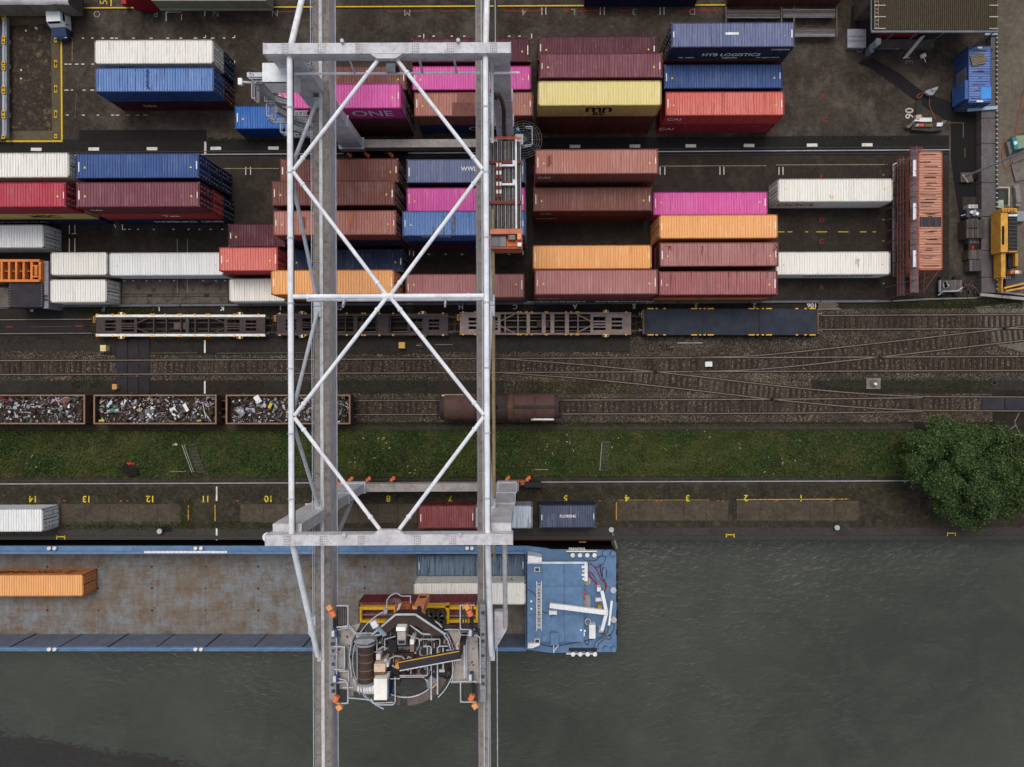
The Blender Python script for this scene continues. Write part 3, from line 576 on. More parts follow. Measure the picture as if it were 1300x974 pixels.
# ================================================================ RAILWAY
RAILM = paint((116, 104, 96), 0.3, 0.3, 0.5); RAILS = paint((150, 150, 156), 0.2, 0.1, 0.35, metal=0.0); SLP = paint((52, 42, 38), 0.5, 0.0, 0.9)
SLPB = paint((66, 56, 49), 0.5, 0.0, 0.9)
def rail_poly(pts, r, mat, parent, z=0.17):
    m = MB()
    for a, b in zip(pts, pts[1:]):
        m.bar((a[0], a[1], z - .07), (b[0], b[1], z - .07), 0.10, 0.16)
    o = m.build('rail', mat, parent); f = MB()
    for a, b in zip(pts, pts[1:]): f.bar((a[0], a[1], z - .11), (b[0], b[1], z - .11), 0.27, 0.05)
    f.build('rail_foot', paint((30, 25, 23), .2, .2, .85), o)
    return o
slm = MB().box(-.125, .125, -.95, .95, -.05, .095).mesh('sleeper', SLP)
def curve_px(pts, n=40):
    P3 = [P(*p) for p in pts]
    if len(P3) == 2: return [P3[0].lerp(P3[1], i / n) for i in range(n + 1)]
    out = []; ext = [P3[0] * 2 - P3[1]] + P3 + [P3[-1] * 2 - P3[-2]]
    for i in range(1, len(ext) - 2):
        p0, p1, p2, p3 = ext[i - 1:i + 3]
        for k in range(n // (len(P3) - 1)):
            t = k / (n // (len(P3) - 1))
            out.append(0.5 * ((2 * p1) + (-p0 + p2) * t + (2 * p0 - 5 * p1 + 4 * p2 - p3) * t * t + (-p0 + 3 * p1 - 3 * p2 + p3) * t ** 3))
    out.append(P3[-1]); return out
def track(pts, label, sl_ranges, railm=RAILM, step=0.605, skip=()):
    C_ = curve_px(pts); t = thing('railway_track', label, 'railway track', C_[0], 'tracks of the freight railway')
    for side in (-1, 1):
        line = []
        for i, p in enumerate(C_):
            q = C_[min(i + 1, len(C_) - 1)] - C_[max(i - 1, 0)]; n = Vector((-q.y, q.x, 0)).normalized()
            line.append(p + n * side * 0.765)
        rail_poly(line, 0, railm, t)
    s = 0; seg = 0; L = [0]
    for a, b in zip(C_, C_[1:]): L.append(L[-1] + (b - a).length)
    d0 = 0.2
    while d0 < L[-1]:
        while L[seg + 1] < d0 and seg < len(L) - 2: seg += 1
        f = (d0 - L[seg]) / (L[seg + 1] - L[seg]); p = C_[seg].lerp(C_[seg + 1], f); q = C_[seg + 1] - C_[seg]
        px = p.x / H * F + CX
        if any(a <= px <= b for a, b in sl_ranges):
            part('sleeper', slm, t, (p.x - C_[0].x + random.uniform(-.03, .03), p.y - C_[0].y + random.uniform(-.04, .04), 0.012 * random.uniform(-1, 1)), (0, 0, math.atan2(q.y, q.x) + random.uniform(-.015, .015)), random.choice([None, SLPB, None]))
        d0 += step
    return t
track([(-40, 415.2), (1310, 408.3)], 'straight railway track carrying the empty container wagons, nearest the yard', [(1038, 1300), (336, 352), (570, 584), (800, 818)])
track([(-40, 467), (330, 465.6), (660, 464), (1310, 461.5)], 'straight through railway track in the middle of the rail yard', [(-40, 142), (192, 1305)])
track([(880, 462.8), (970, 459.5), (1120, 444), (1310, 422)], 'curved branch track leaving the middle track toward the upper right', [(1010, 1300)])
track([(640, 464.6), (740, 472), (850, 483), (970, 497), (1060, 506), (1118, 510), (1180, 512.3), (1310, 513)], 'curved branch track crossing down to the lowest track on the right', [(760, 1238)])
track([(-40, 518.5), (640, 517), (1000, 515.6), (1170, 513.8)], 'lowest railway track with the scrap wagons standing on it', [(440, 560), (708, 1120)])
# crane rails (bright, in their lanes)
def crane_rail(x0, y0, x1, y1, lab):
    a, b = P(x0, y0), P(x1, y1); t = thing('crane_rail', lab, 'crane rail', a)
    MB().bar((a.x, a.y, .05), (b.x, b.y, .05), .10, .10).build('rail', RAILS, t)
    for k in (-.34, .34): MB().bar((a.x, a.y + k, .03), (b.x, b.y + k, .03), .07, .05).build('channel_edge', paint((58, 56, 56), .3, .3), t)
crane_rail(-60, 198.5, 1205, 190.5, 'bright crane rail set in the dark lane across the container yard')
crane_rail(-60, 614.6, 1158, 610.4, 'bright crane rail along the quay, south of the grass bank')
# ballast stones, one loose heap
def scatter(name, boxes, n, size, mat, z=0.02, flatk=0.6, top=True, taper=None):
    rng = np.random.default_rng(5); V = []; Fc = []
    base = np.array([(-1, -.7, 0), (1, -.8, 0), (.8, .9, 0), (-.9, .8, 0), (.1, 0, 1.0)]); k = 0
    ar = [abs((b[2] - b[0]) * (b[3] - b[1])) * (b[4] if len(b) > 4 else 1) for b in boxes]; tot = sum(ar)
    vs = []
    for b, a in zip(boxes, ar):
        m = int(n * a / tot); px = rng.uniform(b[0], b[2], m); py = rng.uniform(b[1], b[3], m)
        s = H / F; X = (px - CX) * s; Y = (CY - py) * s
        an = rng.uniform(0, 6.28, m); sc = size * rng.uniform(.5, 1.5, m); ca, sa = np.cos(an) * sc, np.sin(an) * sc
        v = np.empty((m, 5, 3)); v[:, :, 0] = X[:, None] + ca[:, None] * base[:, 0] - sa[:, None] * base[:, 1]
        v[:, :, 1] = Y[:, None] + sa[:, None] * base[:, 0] + ca[:, None] * base[:, 1]; v[:, :, 2] = z + sc[:, None] * base[:, 2] * flatk * 1.5
        vs.append(v.reshape(-1, 3))
    v = np.concatenate(vs); m = len(v) // 5; idx = np.arange(m) * 5
    t = np.array([(0, 1, 4), (1, 2, 4), (2, 3, 4), (3, 0, 4)]); f = (idx[:, None, None] + t[None]).reshape(-1, 3)
    return raw(name, v, f, mat)
def raw(name, v, f, mat, kind='stuff'):
    me = bpy.data.meshes.new(name); nf, k = f.shape
    me.vertices.add(len(v)); me.vertices.foreach_set('co', v.astype(np.float32).ravel())
    me.loops.add(nf * k); me.loops.foreach_set('vertex_index', f.astype(np.int32).ravel())
    me.polygons.add(nf); me.polygons.foreach_set('loop_start', np.arange(0, nf * k, k, dtype=np.int32)); me.update(); me.validate()
    me.materials.append(mat); o = bpy.data.objects.new(name, me); COL.objects.link(o); o['kind'] = kind; return o
ballm = island_mat('ballast', [((84, 74, 64), 4), ((102, 91, 79), 3), ((60, 52, 46), 3), ((128, 118, 104), 1.6), ((74, 58, 48), 2), ((150, 140, 126), .4)], 0.9, alt=(56, 48, 42), nscale=.25)
drk = ground_mat('dark_path', (36, 34, 31), (46, 43, 39), (62, 58, 52), .3, 7, .5, .5, gs=.25, gcol=(84, 78, 70))
for pl_ in ([(-60, 431), (146, 431), (146, 447), (-60, 449)], [(335, 430), (600, 428), (846, 430), (846, 445), (700, 447), (335, 449)], [(912, 430), (1040, 428), (1046, 434), (1030, 441), (930, 444)], [(-60, 482), (146, 482), (146, 498), (-60, 499)], [(335, 482), (640, 481), (780, 487), (815, 494), (790, 500), (640, 500), (335, 499)], [(1040, 482), (1060, 478), (1300, 476), (1300, 495), (1100, 494), (1056, 491)]):
    slab('path', px_poly(pl_), .016, drk)
bl = scatter('ballast', [(-30, 451, 1300, 483, .9), (430, 449, 1300, 452, .5), (430, 500, 1260, 536, 1.0), (800, 428, 1300, 450, .9), (1040, 392, 1300, 428, 1.2), (640, 470, 1000, 505, 1.0), (900, 484, 1030, 500, 1.6), (846, 430, 912, 448, 1.0), (560, 447, 880, 452, .7), (-30, 446, 140, 452, .5)], 130000, .045, ballm, .012)
# boarded crossing, ditch covers, dark mats
t = thing('level_crossing', 'dark boarded level crossing between the tracks, left part of the rail yard', 'level crossing', P(168, 465))
bm_ = paint((44, 41, 44), .3, 0, .8)
for x0, x1 in ((148, 162.5), (163, 176.5), (177, 190.5)):
    for y0, y1 in ((431, 455), (459.5, 473.5), (478, 500)):
        p, q = P(x0 + .2, y1), P(x1, y0); MB().box(p.x, q.x, p.y, q.y, .0, .12).build('panel', bm_, t)
def dark_strip(x0, y0, x1, y1, name='asphalt_patch', c=(38, 35, 33)):
    slab(name, px_poly([(x0, y0), (x1, y0), (x1, y1), (x0, y1)]), .022, paint(c, .3, 0, .9, dirt=(70, 66, 58)))
dark_strip(192, 431, 262, 448); dark_strip(192, 486, 262, 500); dark_strip(268, 432, 330, 447)
t = thing('crossing_mats', 'black rubber mats filling the track at the far right edge', 'track mat', P(1280, 513))
for x0, x1 in ((1246, 1274), (1275, 1303)):
    p, q = P(x0, 520.2), P(x1, 505.5); MB().box(p.x, q.x, p.y, q.y, .0, .14).build('panel', paint((46, 47, 54), .15, 0, .7), t)
for x, y, wd, ht, hh, c, lab in ((136, 442.5, 6.5, 7, .7, (214, 196, 140), 'small cream cabinet on the gravel left of the level crossing'),
                            (149.5, 491, 5, 6, .6, (196, 150, 90), 'small tan box at the corner of the level crossing'),
                            (511.5, 438.8, 7, 7, .7, (216, 170, 96), 'small tan cabinet with a dark lid mark beside the dark wagon'),
                            (898.5, 462.5, 8, 5.5, .4, (222, 224, 224), 'small white box lying between the rails'),
                            (1107, 487, 0, 0, 0, (0, 0, 0), '')):
    if not lab: continue
    c0 = P(x, y); o = thing('trackside_box', lab, 'box', c0); s = H / F
    MB().box(c0.x - wd * s / 2, c0.x + wd * s / 2, c0.y - ht * s / 2, c0.y + ht * s / 2, 0, hh).build('case', paint(c, .2, .15), o)
    MB().box(c0.x - wd * s / 2 - .03, c0.x + wd * s / 2 + .03, c0.y - ht * s / 2 - .03, c0.y + ht * s / 2 + .03, hh, hh + .06).build('lid', paint(tuple(int(k * .95) for k in c), .15, .1), o)
c0 = P(1108, 487); o = thing('manhole', 'square concrete manhole with a white marker in the right part of the rail yard', 'manhole', c0)
MB().box(c0.x - .78, c0.x + .78, c0.y - .6, c0.y + .6, 0, .16).build('concrete_ring', paint((116, 110, 102), .5), o); MB().tube((c0.x, c0.y, .16), (c0.x, c0.y, .22), .42, 16).build('cover', paint((84, 80, 78), .4), o)
MB().tube((c0.x + .1, c0.y - .05, .22), (c0.x + .1, c0.y - .05, .5), .16, 10).build('marker', flat((220, 220, 214)), o)
c0 = P(1262, 486); o = thing('drain_cover', 'small dark drain cover at the right end of the rail yard', 'drain', c0); MB().tube((c0.x, c0.y, 0), (c0.x, c0.y, .08), .35, 14).build('cover', paint((60, 56, 54), .4), o); MB().tube((c0.x, c0.y, .08), (c0.x, c0.y, .12), .2, 12).build('grate', flat((20, 20, 20)), o)
def lever(x, y, lab, flip=1, L=3):
    c0 = P(x, y); o = thing('switch_stand', lab, 'switch stand', c0)
    MB().box(c0.x - .35, c0.x + .35, c0.y - .25, c0.y + .25, 0, .3).build('case', paint((50, 46, 44), .4, .2), o)
    MB().tube((c0.x, c0.y, .3), (c0.x + .3 * flip, c0.y, .9), .04).build('lever', flat((214, 160, 50)), o)
    MB().bar((c0.x, c0.y, .12), (c0.x, c0.y - .9, .12), .05, .05).build('rod', paint((80, 74, 70), .4), o)
lever(850, 441, 'switch stand by the grey pole near the flat wagon'); lever(534, 439, 'small switch stand with an orange lever below the dark wagon', -1)
def pole(name, x0, y0, x1, y1, z0, z1, r, col, lab, cat='pole', grp=None):
    a, b = P(x0, y0, z0), P(x1, y1, z1); o = MB().tube(a, b, r, 8).build(name, paint(col, .25, .1)); tag(o, lab, cat, grp); return o
pole('fallen_post', 860, 435.6, 892, 435.4, .15, .15, .07, (150, 150, 150), 'grey metal post lying on gravel below the flat wagon')
pole('fallen_post', 552, 437.7, 575, 437.7, .15, .15, .06, (110, 108, 104), 'thin grey post lying on gravel near the small tan cabinet')
a = P(1058, 388.5); t = thing('timber_pile', 'small pile of weathered timber beams beside the yard wall', 'timber', P(1050, 387))
for i in range(6):
    y = 384.8 + i * 1.6; p, q = P(1038 + random.uniform(-2, 2), y, .1), P(1064 + random.uniform(-3, 3), y - .4, .12); MB().bar(p, q, .12, .12).build('beam', paint(random.choice([(120, 112, 98), (96, 88, 76), (140, 130, 112)]), .4, 0, .9), t)
# yard edge wall with a pipe-like coping
t = thing('yard_wall', 'low dark kerb wall with a grey coping along the south edge of the container yard', 'wall', P(650, 385))
for k, (x0, x1) in enumerate([(-40 + i * 90, 50 + i * 90) for i in range(13)]):
    yy = lambda x: 389.2 - x * 0.0058
    a, b = P(x0 + 1, yy(x0), .0), P(min(x1, 1132) - .4, yy(x1), .0)
    MB().bar((a.x, a.y, .13), (b.x, b.y, .13), .24, .26).build('coping', paint((92, 94, 98), .4, .1), t)
t = thing('yard_wall', 'kinked grey coping at the southeast corner of the yard', 'wall', P(1170, 378))
pts = [P(1132, 382.5), P(1178, 380), P(1238, 378.5), P(1248, 376), P(1252, 372), P(1300, 370)]
for a, b in zip(pts, pts[1:]): MB().bar((a.x, a.y, .12), (b.x, b.y, .12), .16, .22).build('coping', paint((112, 112, 112), .4, .1), t)

# ================================================================ WAGONS
def wagon_root(x0, x1, y, lab, cat='rail wagon', grp='freight wagons standing in the rail yard'):
    return thing('freight_wagon', lab, cat, P((x0 + x1) / 2, y), grp)
def W2(t, x0, x1, y, zt):
    """map wagon-local photo coords at height zt -> world"""
    s = (H - zt) / F
    return (x0 - CX) * s, (x1 - CX) * s, (CY - y) * s
def bogies(t, X0, X1, Y, zt, col):
    m = paint(col, .5, .4)
    for bx in (X0 + 2.6, X1 - 2.6):
        b = MB()
        b.box(bx - 1.3, bx + 1.3, Y - 1.0, Y - .82, .35, .75); b.box(bx - 1.3, bx + 1.3, Y + .82, Y + 1.0, .35, .75); b.box(bx - .3, bx + .3, Y - .8, Y + .8, .4, .8)
        bo = b.build('bogie', m, t)
        for wx in (-.9, .9):
            wm = MB()
            for sy in (-1, 1): wm.tube((bx + wx, Y + sy * .70, .62), (bx + wx, Y + sy * .82, .62), .46, 14)
            wm.tube((bx + wx, Y - .9, .62), (bx + wx, Y + .9, .62), .08, 8); wm.build('wheelset', paint((70, 58, 52), .4, .6), bo)
def buffers(t, X0, X1, Y, col=(70, 62, 58)):
    for X, sg in ((X0, -1), (X1, 1)):
        for sy in (-.88, .88):
            b = MB().tube((X, Y + sy, 1.05), (X + sg * .42, Y + sy, 1.05), .10, 8); b.tube((X + sg * .42, Y + sy, 1.05), (X + sg * .48, Y + sy, 1.05), .24, 12); b.build('buffer', paint(col, .5, .3), t)
        MB().tube((X, Y, .95), (X + sg * .6, Y, .85), .06, 6).build('coupling', paint((60, 52, 48), .5, .3), t)
def loop_pts(c, rx, ry, n=10, a0=0, a1=360): return [Vector((c[0] + rx * math.cos(R(a0 + (a1 - a0) * i / n)), c[1] + ry * math.sin(R(a0 + (a1 - a0) * i / n)), c[2])) for i in range(n + 1)]
LATCH = flat((226, 166, 60), .6, 'latch_paint')
def skeleton(x0, x1, y, wpx, rail_c, deck_c, cross_c, lab, latches, thickrail=.26, bars=(), gus=True, xb=()):
    zt = 1.25; X0, X1, Y = W2(None, x0, x1, y, zt); wd = wpx * (H - zt) / F / 2; Lw = X1 - X0
    t = wagon_root(x0, x1, y, lab); bogies(t, X0, X1, Y, zt, (56, 48, 46)); buffers(t, X0, X1, Y)
    rm, dm, cm = paint(rail_c, .25, .25), paint(deck_c, .5, .35), paint(cross_c, .4, .35)
    for sy in (-1, 1): MB().box(X0, X1, Y + sy * wd - sy * thickrail, Y + sy * wd, zt - .35, zt).build('side_rail', rm, t)
    for e, sg in ((X0, 1), (X1, -1)):
        a = e + sg * .02
        for u0, u1, v0, v1 in ((0, .95, -1, 1), (.95, 2.1, -.30, -.12), (.95, 2.1, .12, .30), (.95, 2.1, .62, 1), (.95, 2.1, -1, -.62), (2.1, 2.75, -1, 1), (2.75, 4.1, -.16, .0), (2.75, 4.1, .14, .3), (2.75, 4.1, -.44, -.30), (2.75, 4.1, .72, 1), (2.75, 4.1, -1, -.72), (4.1, 4.4, -1, 1)):
            k = wd - thickrail - .003
            MB().box(a + sg * u0, a + sg * u1, Y + v0 * k, Y + v1 * k, zt - .30, zt - .05 - random.uniform(0, .02)).build('deck_plate', dm, t)
        k = wd - thickrail
        if gus:
            for sy in (-1, 1): MB().bar((a + sg * 4.35, Y + sy * .25, zt - .15), (a + sg * 5.9, Y + sy * k, zt - .15), .14, .2).build('diagonal_brace', cm, t)
    k = wd - thickrail - .002
    for f in xb:
        X = X0 + f * Lw; MB().box(X - .07, X + .07, Y - k, Y + k, zt - .3, zt - .08).build('crossbeam', cm, t)
    for f, ww in bars:
        X = X0 + f * Lw; MB().box(X - ww / 2, X + ww / 2, Y - k, Y + k, zt - .26, zt - .01).build('cross_plate', paint(tuple(min(255, int(c * 1.15)) for c in cross_c), .35, .2), t)
    for sy in (-.35, .35): MB().box(X0 + 4.3, X1 - 4.3, Y + sy - .05, Y + sy + .05, zt - .7, zt - .5).build('brake_pipe', cm, t)
    MB().box(X0 + Lw * .45, X0 + Lw * .52, Y - .4, Y + .35, zt - .65, zt - .42).build('brake_cylinder', paint((88, 70, 62), .4, .3), t)
    for f in latches:
        for sy in (-1, 1):
            X = X0 + f * Lw; MB().box(X - .10, X + .10, Y + sy * wd - .06, Y + sy * wd + .09, zt - .1, zt + .07).build('twist_lock', LATCH, t)
    for e, sg in ((X0, 1), (X1, -1)):
        for sy in (-1, 1):
            c = (e + sg * 2.75, Y + sy * (wd + .1), zt - .02); MB().path(loop_pts(c, .34, .16, 10), .025, 5).build('brake_wheel', LATCH, t)
            MB().box(c[0] - .1, c[0] + .1, c[1] - .12, c[1] + .14, zt - .15, zt + .02).build('step', WHT, t)
    MB().path([(X0 - .25, Y + .35, zt), (X0 - .25, Y + .95, zt), (X0 - .08, Y + .95, zt), (X0 - .08, Y + .35, zt), (X0 - .25, Y + .35, zt)], .03, 5).build('hand_rail', LATCH, t)
    return t
skeleton(121.5, 336.5, 413.3, 27.5, (222, 220, 214), (66, 56, 56), (62, 54, 54), 'empty container wagon with white painted side beams', [.1, .175, .33, .345, .41, .49, .505, .585, .655, .67, .82, .96, .01], xb=(.34, .415, .5, .585, .665), bars=((.54, .34),))
skeleton(351, 569, 412, 27.5, (74, 66, 66), (62, 54, 56), (58, 52, 52), 'empty dark brown container wagon crossed by the crane girder', [.02, .17, .345, .41, .5, .515, .6, .68, .83, .97], xb=(.3, .4, .5, .58, .66), bars=((.46, .45), (.62, 1.2)), gus=False)
skeleton(583.5, 801.5, 410.7, 28.5, (134, 118, 112), (140, 126, 120), (132, 116, 110), 'empty rusty grey container wagon with broad cross plates', [.02, .09, .34, .355, .39, .42, .5, .51, .62, .65, .68, .69, .84, .86, .97], xb=(.265, .34, .69), bars=((.4, .36), (.49, .42), (.54, .42), (.625, .42)), thickrail=.2)
# flat wagon with three dark covers
x0, x1, y = 817, 1038, 408.7; zt = 1.3; X0, X1, Y = W2(None, x0, x1, y, zt); wd = 1.42
t = wagon_root(x0, x1, y, 'flat wagon covered with three dark slate grey deck panels'); bogies(t, X0, X1, Y, zt, (56, 48, 46)); buffers(t, X0, X1, Y, (110, 116, 124))
MB().box(X0, X1, Y - wd + .12, Y + wd - .12, .85, 1.18).build('underframe', paint((70, 60, 56), .4, .3), t)
for a, b in ((0, .328), (.334, .662), (.668, 1)):
    MB().box(X0 + .2 + (X1 - X0 - .4) * a, X0 + .2 + (X1 - X0 - .4) * b, Y - wd, Y + wd, 1.185, zt + random.uniform(0, .01)).build('deck_panel', paint((46, 50, 60), .12, 0, .8, dirt=(66, 64, 62)), t)
for f in (.04, .075, .12, .29, .325, .35, .385, .62, .655, .685, .72, .88, .93, .97):
    for sy in (-1, 1):
        X = X0 + f * (X1 - X0); w_ = .32 if f in (.04, .29, .385, .62, .72, .97) else .12; MB().box(X - w_, X + w_, Y + sy * wd - .05, Y + sy * wd + .07, zt - .12, zt + .06).build('stake_pocket', LATCH, t)
MB().path([(X0 - .2, Y + .4, zt), (X0 - .2, Y + 1.1, zt), (X0 - .05, Y + 1.1, zt), (X0 - .05, Y + .4, zt)], .035, 5).build('hand_rail', LATCH, t)
for X in (X0 - .03, X1 + .03): MB().box(X - .06, X + .06, Y - wd + .1, Y + wd - .1, .9, zt + .05).build('headstock', paint((104, 84, 74), .4, .5), t)
# scrap wagons
rng = np.random.default_rng(11)
scm = island_mat('scrap', [((60, 48, 42), 8), ((44, 37, 34), 8), ((88, 74, 66), 4), ((120, 118, 122), 3.4), ((160, 164, 172), 2.2), ((212, 212, 214), 1.5), ((232, 230, 226), .7), ((92, 62, 48), 2), ((78, 84, 96), 2.4), ((176, 160, 120), .5), ((70, 110, 90), .12), ((170, 60, 50), .12), ((214, 190, 60), .1)], 0.55)
heapm = ground_mat('scrap_fines', (40, 33, 30), (58, 46, 40), (84, 66, 54), .8, 14, .6, .8)
def scrap_wagon(x0, x1, lab, seed):
    zt = 2.35; y = 519.9; X0, X1, Y = W2(None, x0, x1, y, zt); wd = 37.5 * (H - zt) / F / 2
    t = wagon_root(x0, x1, y, lab, 'scrap wagon'); bogies(t, X0, X1, Y, 1.2, (50, 44, 42)); buffers(t, X0, X1, Y)
    wm = paint((70, 56, 50), .5, .5); rim = paint((134, 106, 84), .4, .4)
    MB().box(X0, X1, Y - wd, Y + wd, .9, 1.15).build('floor', wm, t)
    for sy in (-1, 1):
        MB().box(X0 + .1, X1 - .1, Y + sy * (wd - .1), Y + sy * (wd - .02), 1.15, zt - .08).build('side_wall', wm, t)
        MB().box(X0, X1, Y + sy * (wd - .15), Y + sy * wd, zt - .08, zt).build('top_rim', rim, t)
        k = X0 + .9
        while k < X1 - .5: MB().box(k - .06, k + .06, Y + sy * (wd - .02), Y + sy * (wd + .06), 1.0, zt - .1).build('stanchion', wm, t); k += 1.5
    for X, sg in ((X0, 1), (X1, -1)):
        MB().box(X, X + sg * .1, Y - wd + .1, Y + wd - .1, 1.15, zt - .08).build('end_wall', wm, t)
        MB().box(X, X + sg * .16, Y - wd + .15, Y + wd - .15, zt - .08, zt - .004).build('top_rim', rim, t)
    # heap surface
    rs = np.random.default_rng(seed); nx, ny = 60, 14; vv = []; xs = np.linspace(X0 + .1, X1 - .1, nx); ys = np.linspace(Y - wd + .1, Y + wd - .1, ny)
    hgt = lambda a, b: 1.75 + .35 * mnoise.noise((a * .6, b * .6, seed)) + .18 * mnoise.noise((a * 2, b * 2, seed)) - (.35 if min(a - X0, X1 - a) < .7 else 0)
    m = MB(); m.add([(a, b, hgt(a, b)) for a in xs for b in ys], [(i * ny + j, (i + 1) * ny + j, (i + 1) * ny + j + 1, i * ny + j + 1) for i in range(nx - 1) for j in range(ny - 1)])
    heap = m.build('scrap_bed', heapm, t)
    m = MB()
    for _ in range(int((X1 - X0) * 115)):
        a, b = rs.uniform(X0 + .3, X1 - .25), rs.uniform(Y - wd + .2, Y + wd - .2); z = hgt(a, b) + rs.uniform(0, .18)
        k = rs.random(); L = rs.gamma(2, .085) + .05
        rzz, rxx, ryy = rs.uniform(0, 6.3), rs.uniform(-.8, .8), rs.uniform(-.8, .8)
        if k < .55: m.cbox((a, b, z), (L * 1.3, L * rs.uniform(.2, .8), .02), rzz, rxx, ryy)
        elif k < .8: m.cbox((a, b, z), (L * 2.6, .035, .035), rzz, rxx * .3, ryy * .3)
        else: m.cbox((a, b, z), (L * .7, L * .6, L * .4), rzz, rxx, ryy)
    for _ in range(int((X1 - X0) * 2.2)):
        a, b = rs.uniform(X0 + .8, X1 - .8), rs.uniform(Y - wd + .5, Y + wd - .5); z = hgt(a, b) + .18; L = rs.uniform(.5, 1.3); q = rs.random(); rzz = rs.uniform(0, 6.3)
        if q < .4: m.cbox((a, b, z), (L, L * rs.uniform(.2, .5), .03), rzz, rs.uniform(-.3, .3), rs.uniform(-.3, .3)); m.cbox((a + .1, b + .05, z + .05), (L * .5, L * .3, .03), rzz + .5, rs.uniform(-.5, .5), 0)
        elif q < .7: p_ = Vector((a, b, z)); n_ = 5; m.path([p_ + Vector((.22 * k * math.cos(rzz + k * .5), .22 * k * math.sin(rzz + k * .5) * .6, .04 * (k % 2))) for k in range(n_)], .04, 5)
        else: m.tube((a, b, z), (a + .5 * math.cos(rzz), b + .3 * math.sin(rzz), z + .1), rs.uniform(.08, .2), 9)
    sc = m.build('scrap_metal', scm, t); sc['kind'] = 'stuff'
    return t, X0, X1, Y
def cable(t, pts, r, m, name): return MB().path(pts, r, 5).build(name, m, t)
def tangle(name, x, y, L, col, lab, seed, r=.035, z=2.35):
    rs = random.Random(seed); c = P(x, y, z); m = MB(); p = Vector(c); 
    for k in range(int(L)):
        q = p + Vector((rs.uniform(-.35, .45), rs.uniform(-.3, .3), rs.uniform(-.05, .05))); q.y = c.y + max(-.6, min(.6, q.y - c.y)); q.z = max(z - .1, min(z + .15, q.z)); m.tube(p, q, r, 5); p = q
    o = m.build(name, flat(col, .6)); tag(o, lab, 'scrap'); return o
scrap_wagon(-40, 107.8, 'open wagon of mixed scrap metal cut by the left edge, pink tangle on top', 3)
scrap_wagon(118.5, 274.8, 'open wagon of mixed scrap metal, the middle of the three', 5)
scrap_wagon(286.5, 444.8, 'open wagon of mixed scrap metal passing under the crane', 9)
tangle('hose_tangle', 64, 512, 22, (206, 164, 188), 'tangled pale pink hose lying on the scrap in the left wagon', 2); tangle('hose_tangle', 252, 506, 12, (208, 160, 190), 'curled pale pink hose near the right end of the middle scrap wagon', 4)
def sheetthing(x, y, sx, sy, rz, col, lab, name='scrap_sheet', z=2.3):
    c = P(x, y, z); m = MB().cbox(c, (sx, sy, .05), rz, .15, -.1); m.cbox((c.x, c.y, z + .05), (sx * .6, sy * .4, .04), rz + .4, -.1, .2); o = m.build(name, paint(col, .2, .1)); tag(o, lab, 'scrap')
sheetthing(236, 517.5, .9, .35, -1.0, (226, 222, 216), 'bent white sheet lying on scrap in the middle wagon'); sheetthing(142, 521, .5, .4, .3, (70, 130, 96), 'crumpled green sheet lying on scrap in the middle wagon')
sheetthing(139, 513, .8, .25, .9, (190, 196, 206), 'twisted pale metal sheet beside the green one in the scrap'); sheetthing(327, 507, .6, .8, .5, (224, 226, 228), 'white panel lying on the scrap in the right wagon')
sheetthing(343, 515, .6, .3, 1.1, (206, 176, 60), 'yellow piece of scrap in the right wagon'); sheetthing(129, 534, .6, .2, .1, (206, 180, 50), 'yellow strip in the lower left corner of the middle scrap wagon')
sheetthing(83, 509, .8, .6, .7, (112, 82, 68), 'brown metal plate beside the pink tangle')
# covered wagon with round roof
x0, x1, y = 557, 709.5, 517; zt = 3.3; X0, X1, Y = W2(None, x0, x1, y, zt); wd = 1.42
t = wagon_root(x0, x1, y, 'closed brown wagon with a rounded roof and open centre bay', 'covered wagon'); bogies(t, X0, X1, Y, 1.1, (50, 42, 40)); buffers(t, X0, X1, Y)
bwm = paint((84, 62, 58), .35, .25, .75); dk = paint((58, 48, 47), .3, .2, .8)
MB().box(X0 + .3, X1 - .3, Y - wd + .1, Y + wd - .1, .9, 1.2).build('underframe', dk, t)
def roofseg(a, b, m_, name='roof', rr=0, n=12):
    m = MB(); pr = []
    for i in range(n + 1):
        an = math.pi * i / n; pr.append((Y - (wd - rr) * math.cos(an), 1.9 + (zt - 1.9 - rr) * math.sin(an)))
    pr = [(Y - wd + rr, 1.2)] + pr + [(Y + wd - rr, 1.2)]; k = len(pr)
    m.add([(a, p[0], p[1]) for p in pr] + [(b, p[0], p[1]) for p in pr], [(i, k + i, k + i + 1, i + 1) for i in range(k - 1)] + [tuple(range(k)), tuple(range(2 * k - 1, k - 1, -1))]); return m.build(name, m_, t)
Lw = X1 - X0
for a, b, mm in ((.04, .30, bwm), (.302, .47, bwm), (.473, .57, dk), (.573, .62, paint((96, 66, 52), .4, .6)), (.622, .80, bwm), (.802, .965, bwm)): roofseg(X0 + Lw * a, X0 + Lw * b, mm)
roofseg(X0 + .05, X0 + Lw * .04, dk, 'end_cap', .12); roofseg(X0 + Lw * .965, X1 - .02, dk, 'end_cap', .12)
MB().box(X0 + Lw * .62, X0 + Lw * .965, Y - .18, Y + .18, zt - .02, zt + .05).build('roof_hatch', dk, t)
p = P(629, 517.3, zt); MB().tube((p.x, Y, zt - .03), (p.x, Y, zt + .03), .26, 16).build('filler_cap', flat((8, 8, 9)), t)
for a in (.30, .47, .572, .62, .80): MB().box(X0 + Lw * a - .02, X0 + Lw * a + .02, Y - 1.0, Y + 1.0, zt - .42, zt + .015).build('roof_rib', dk, t)
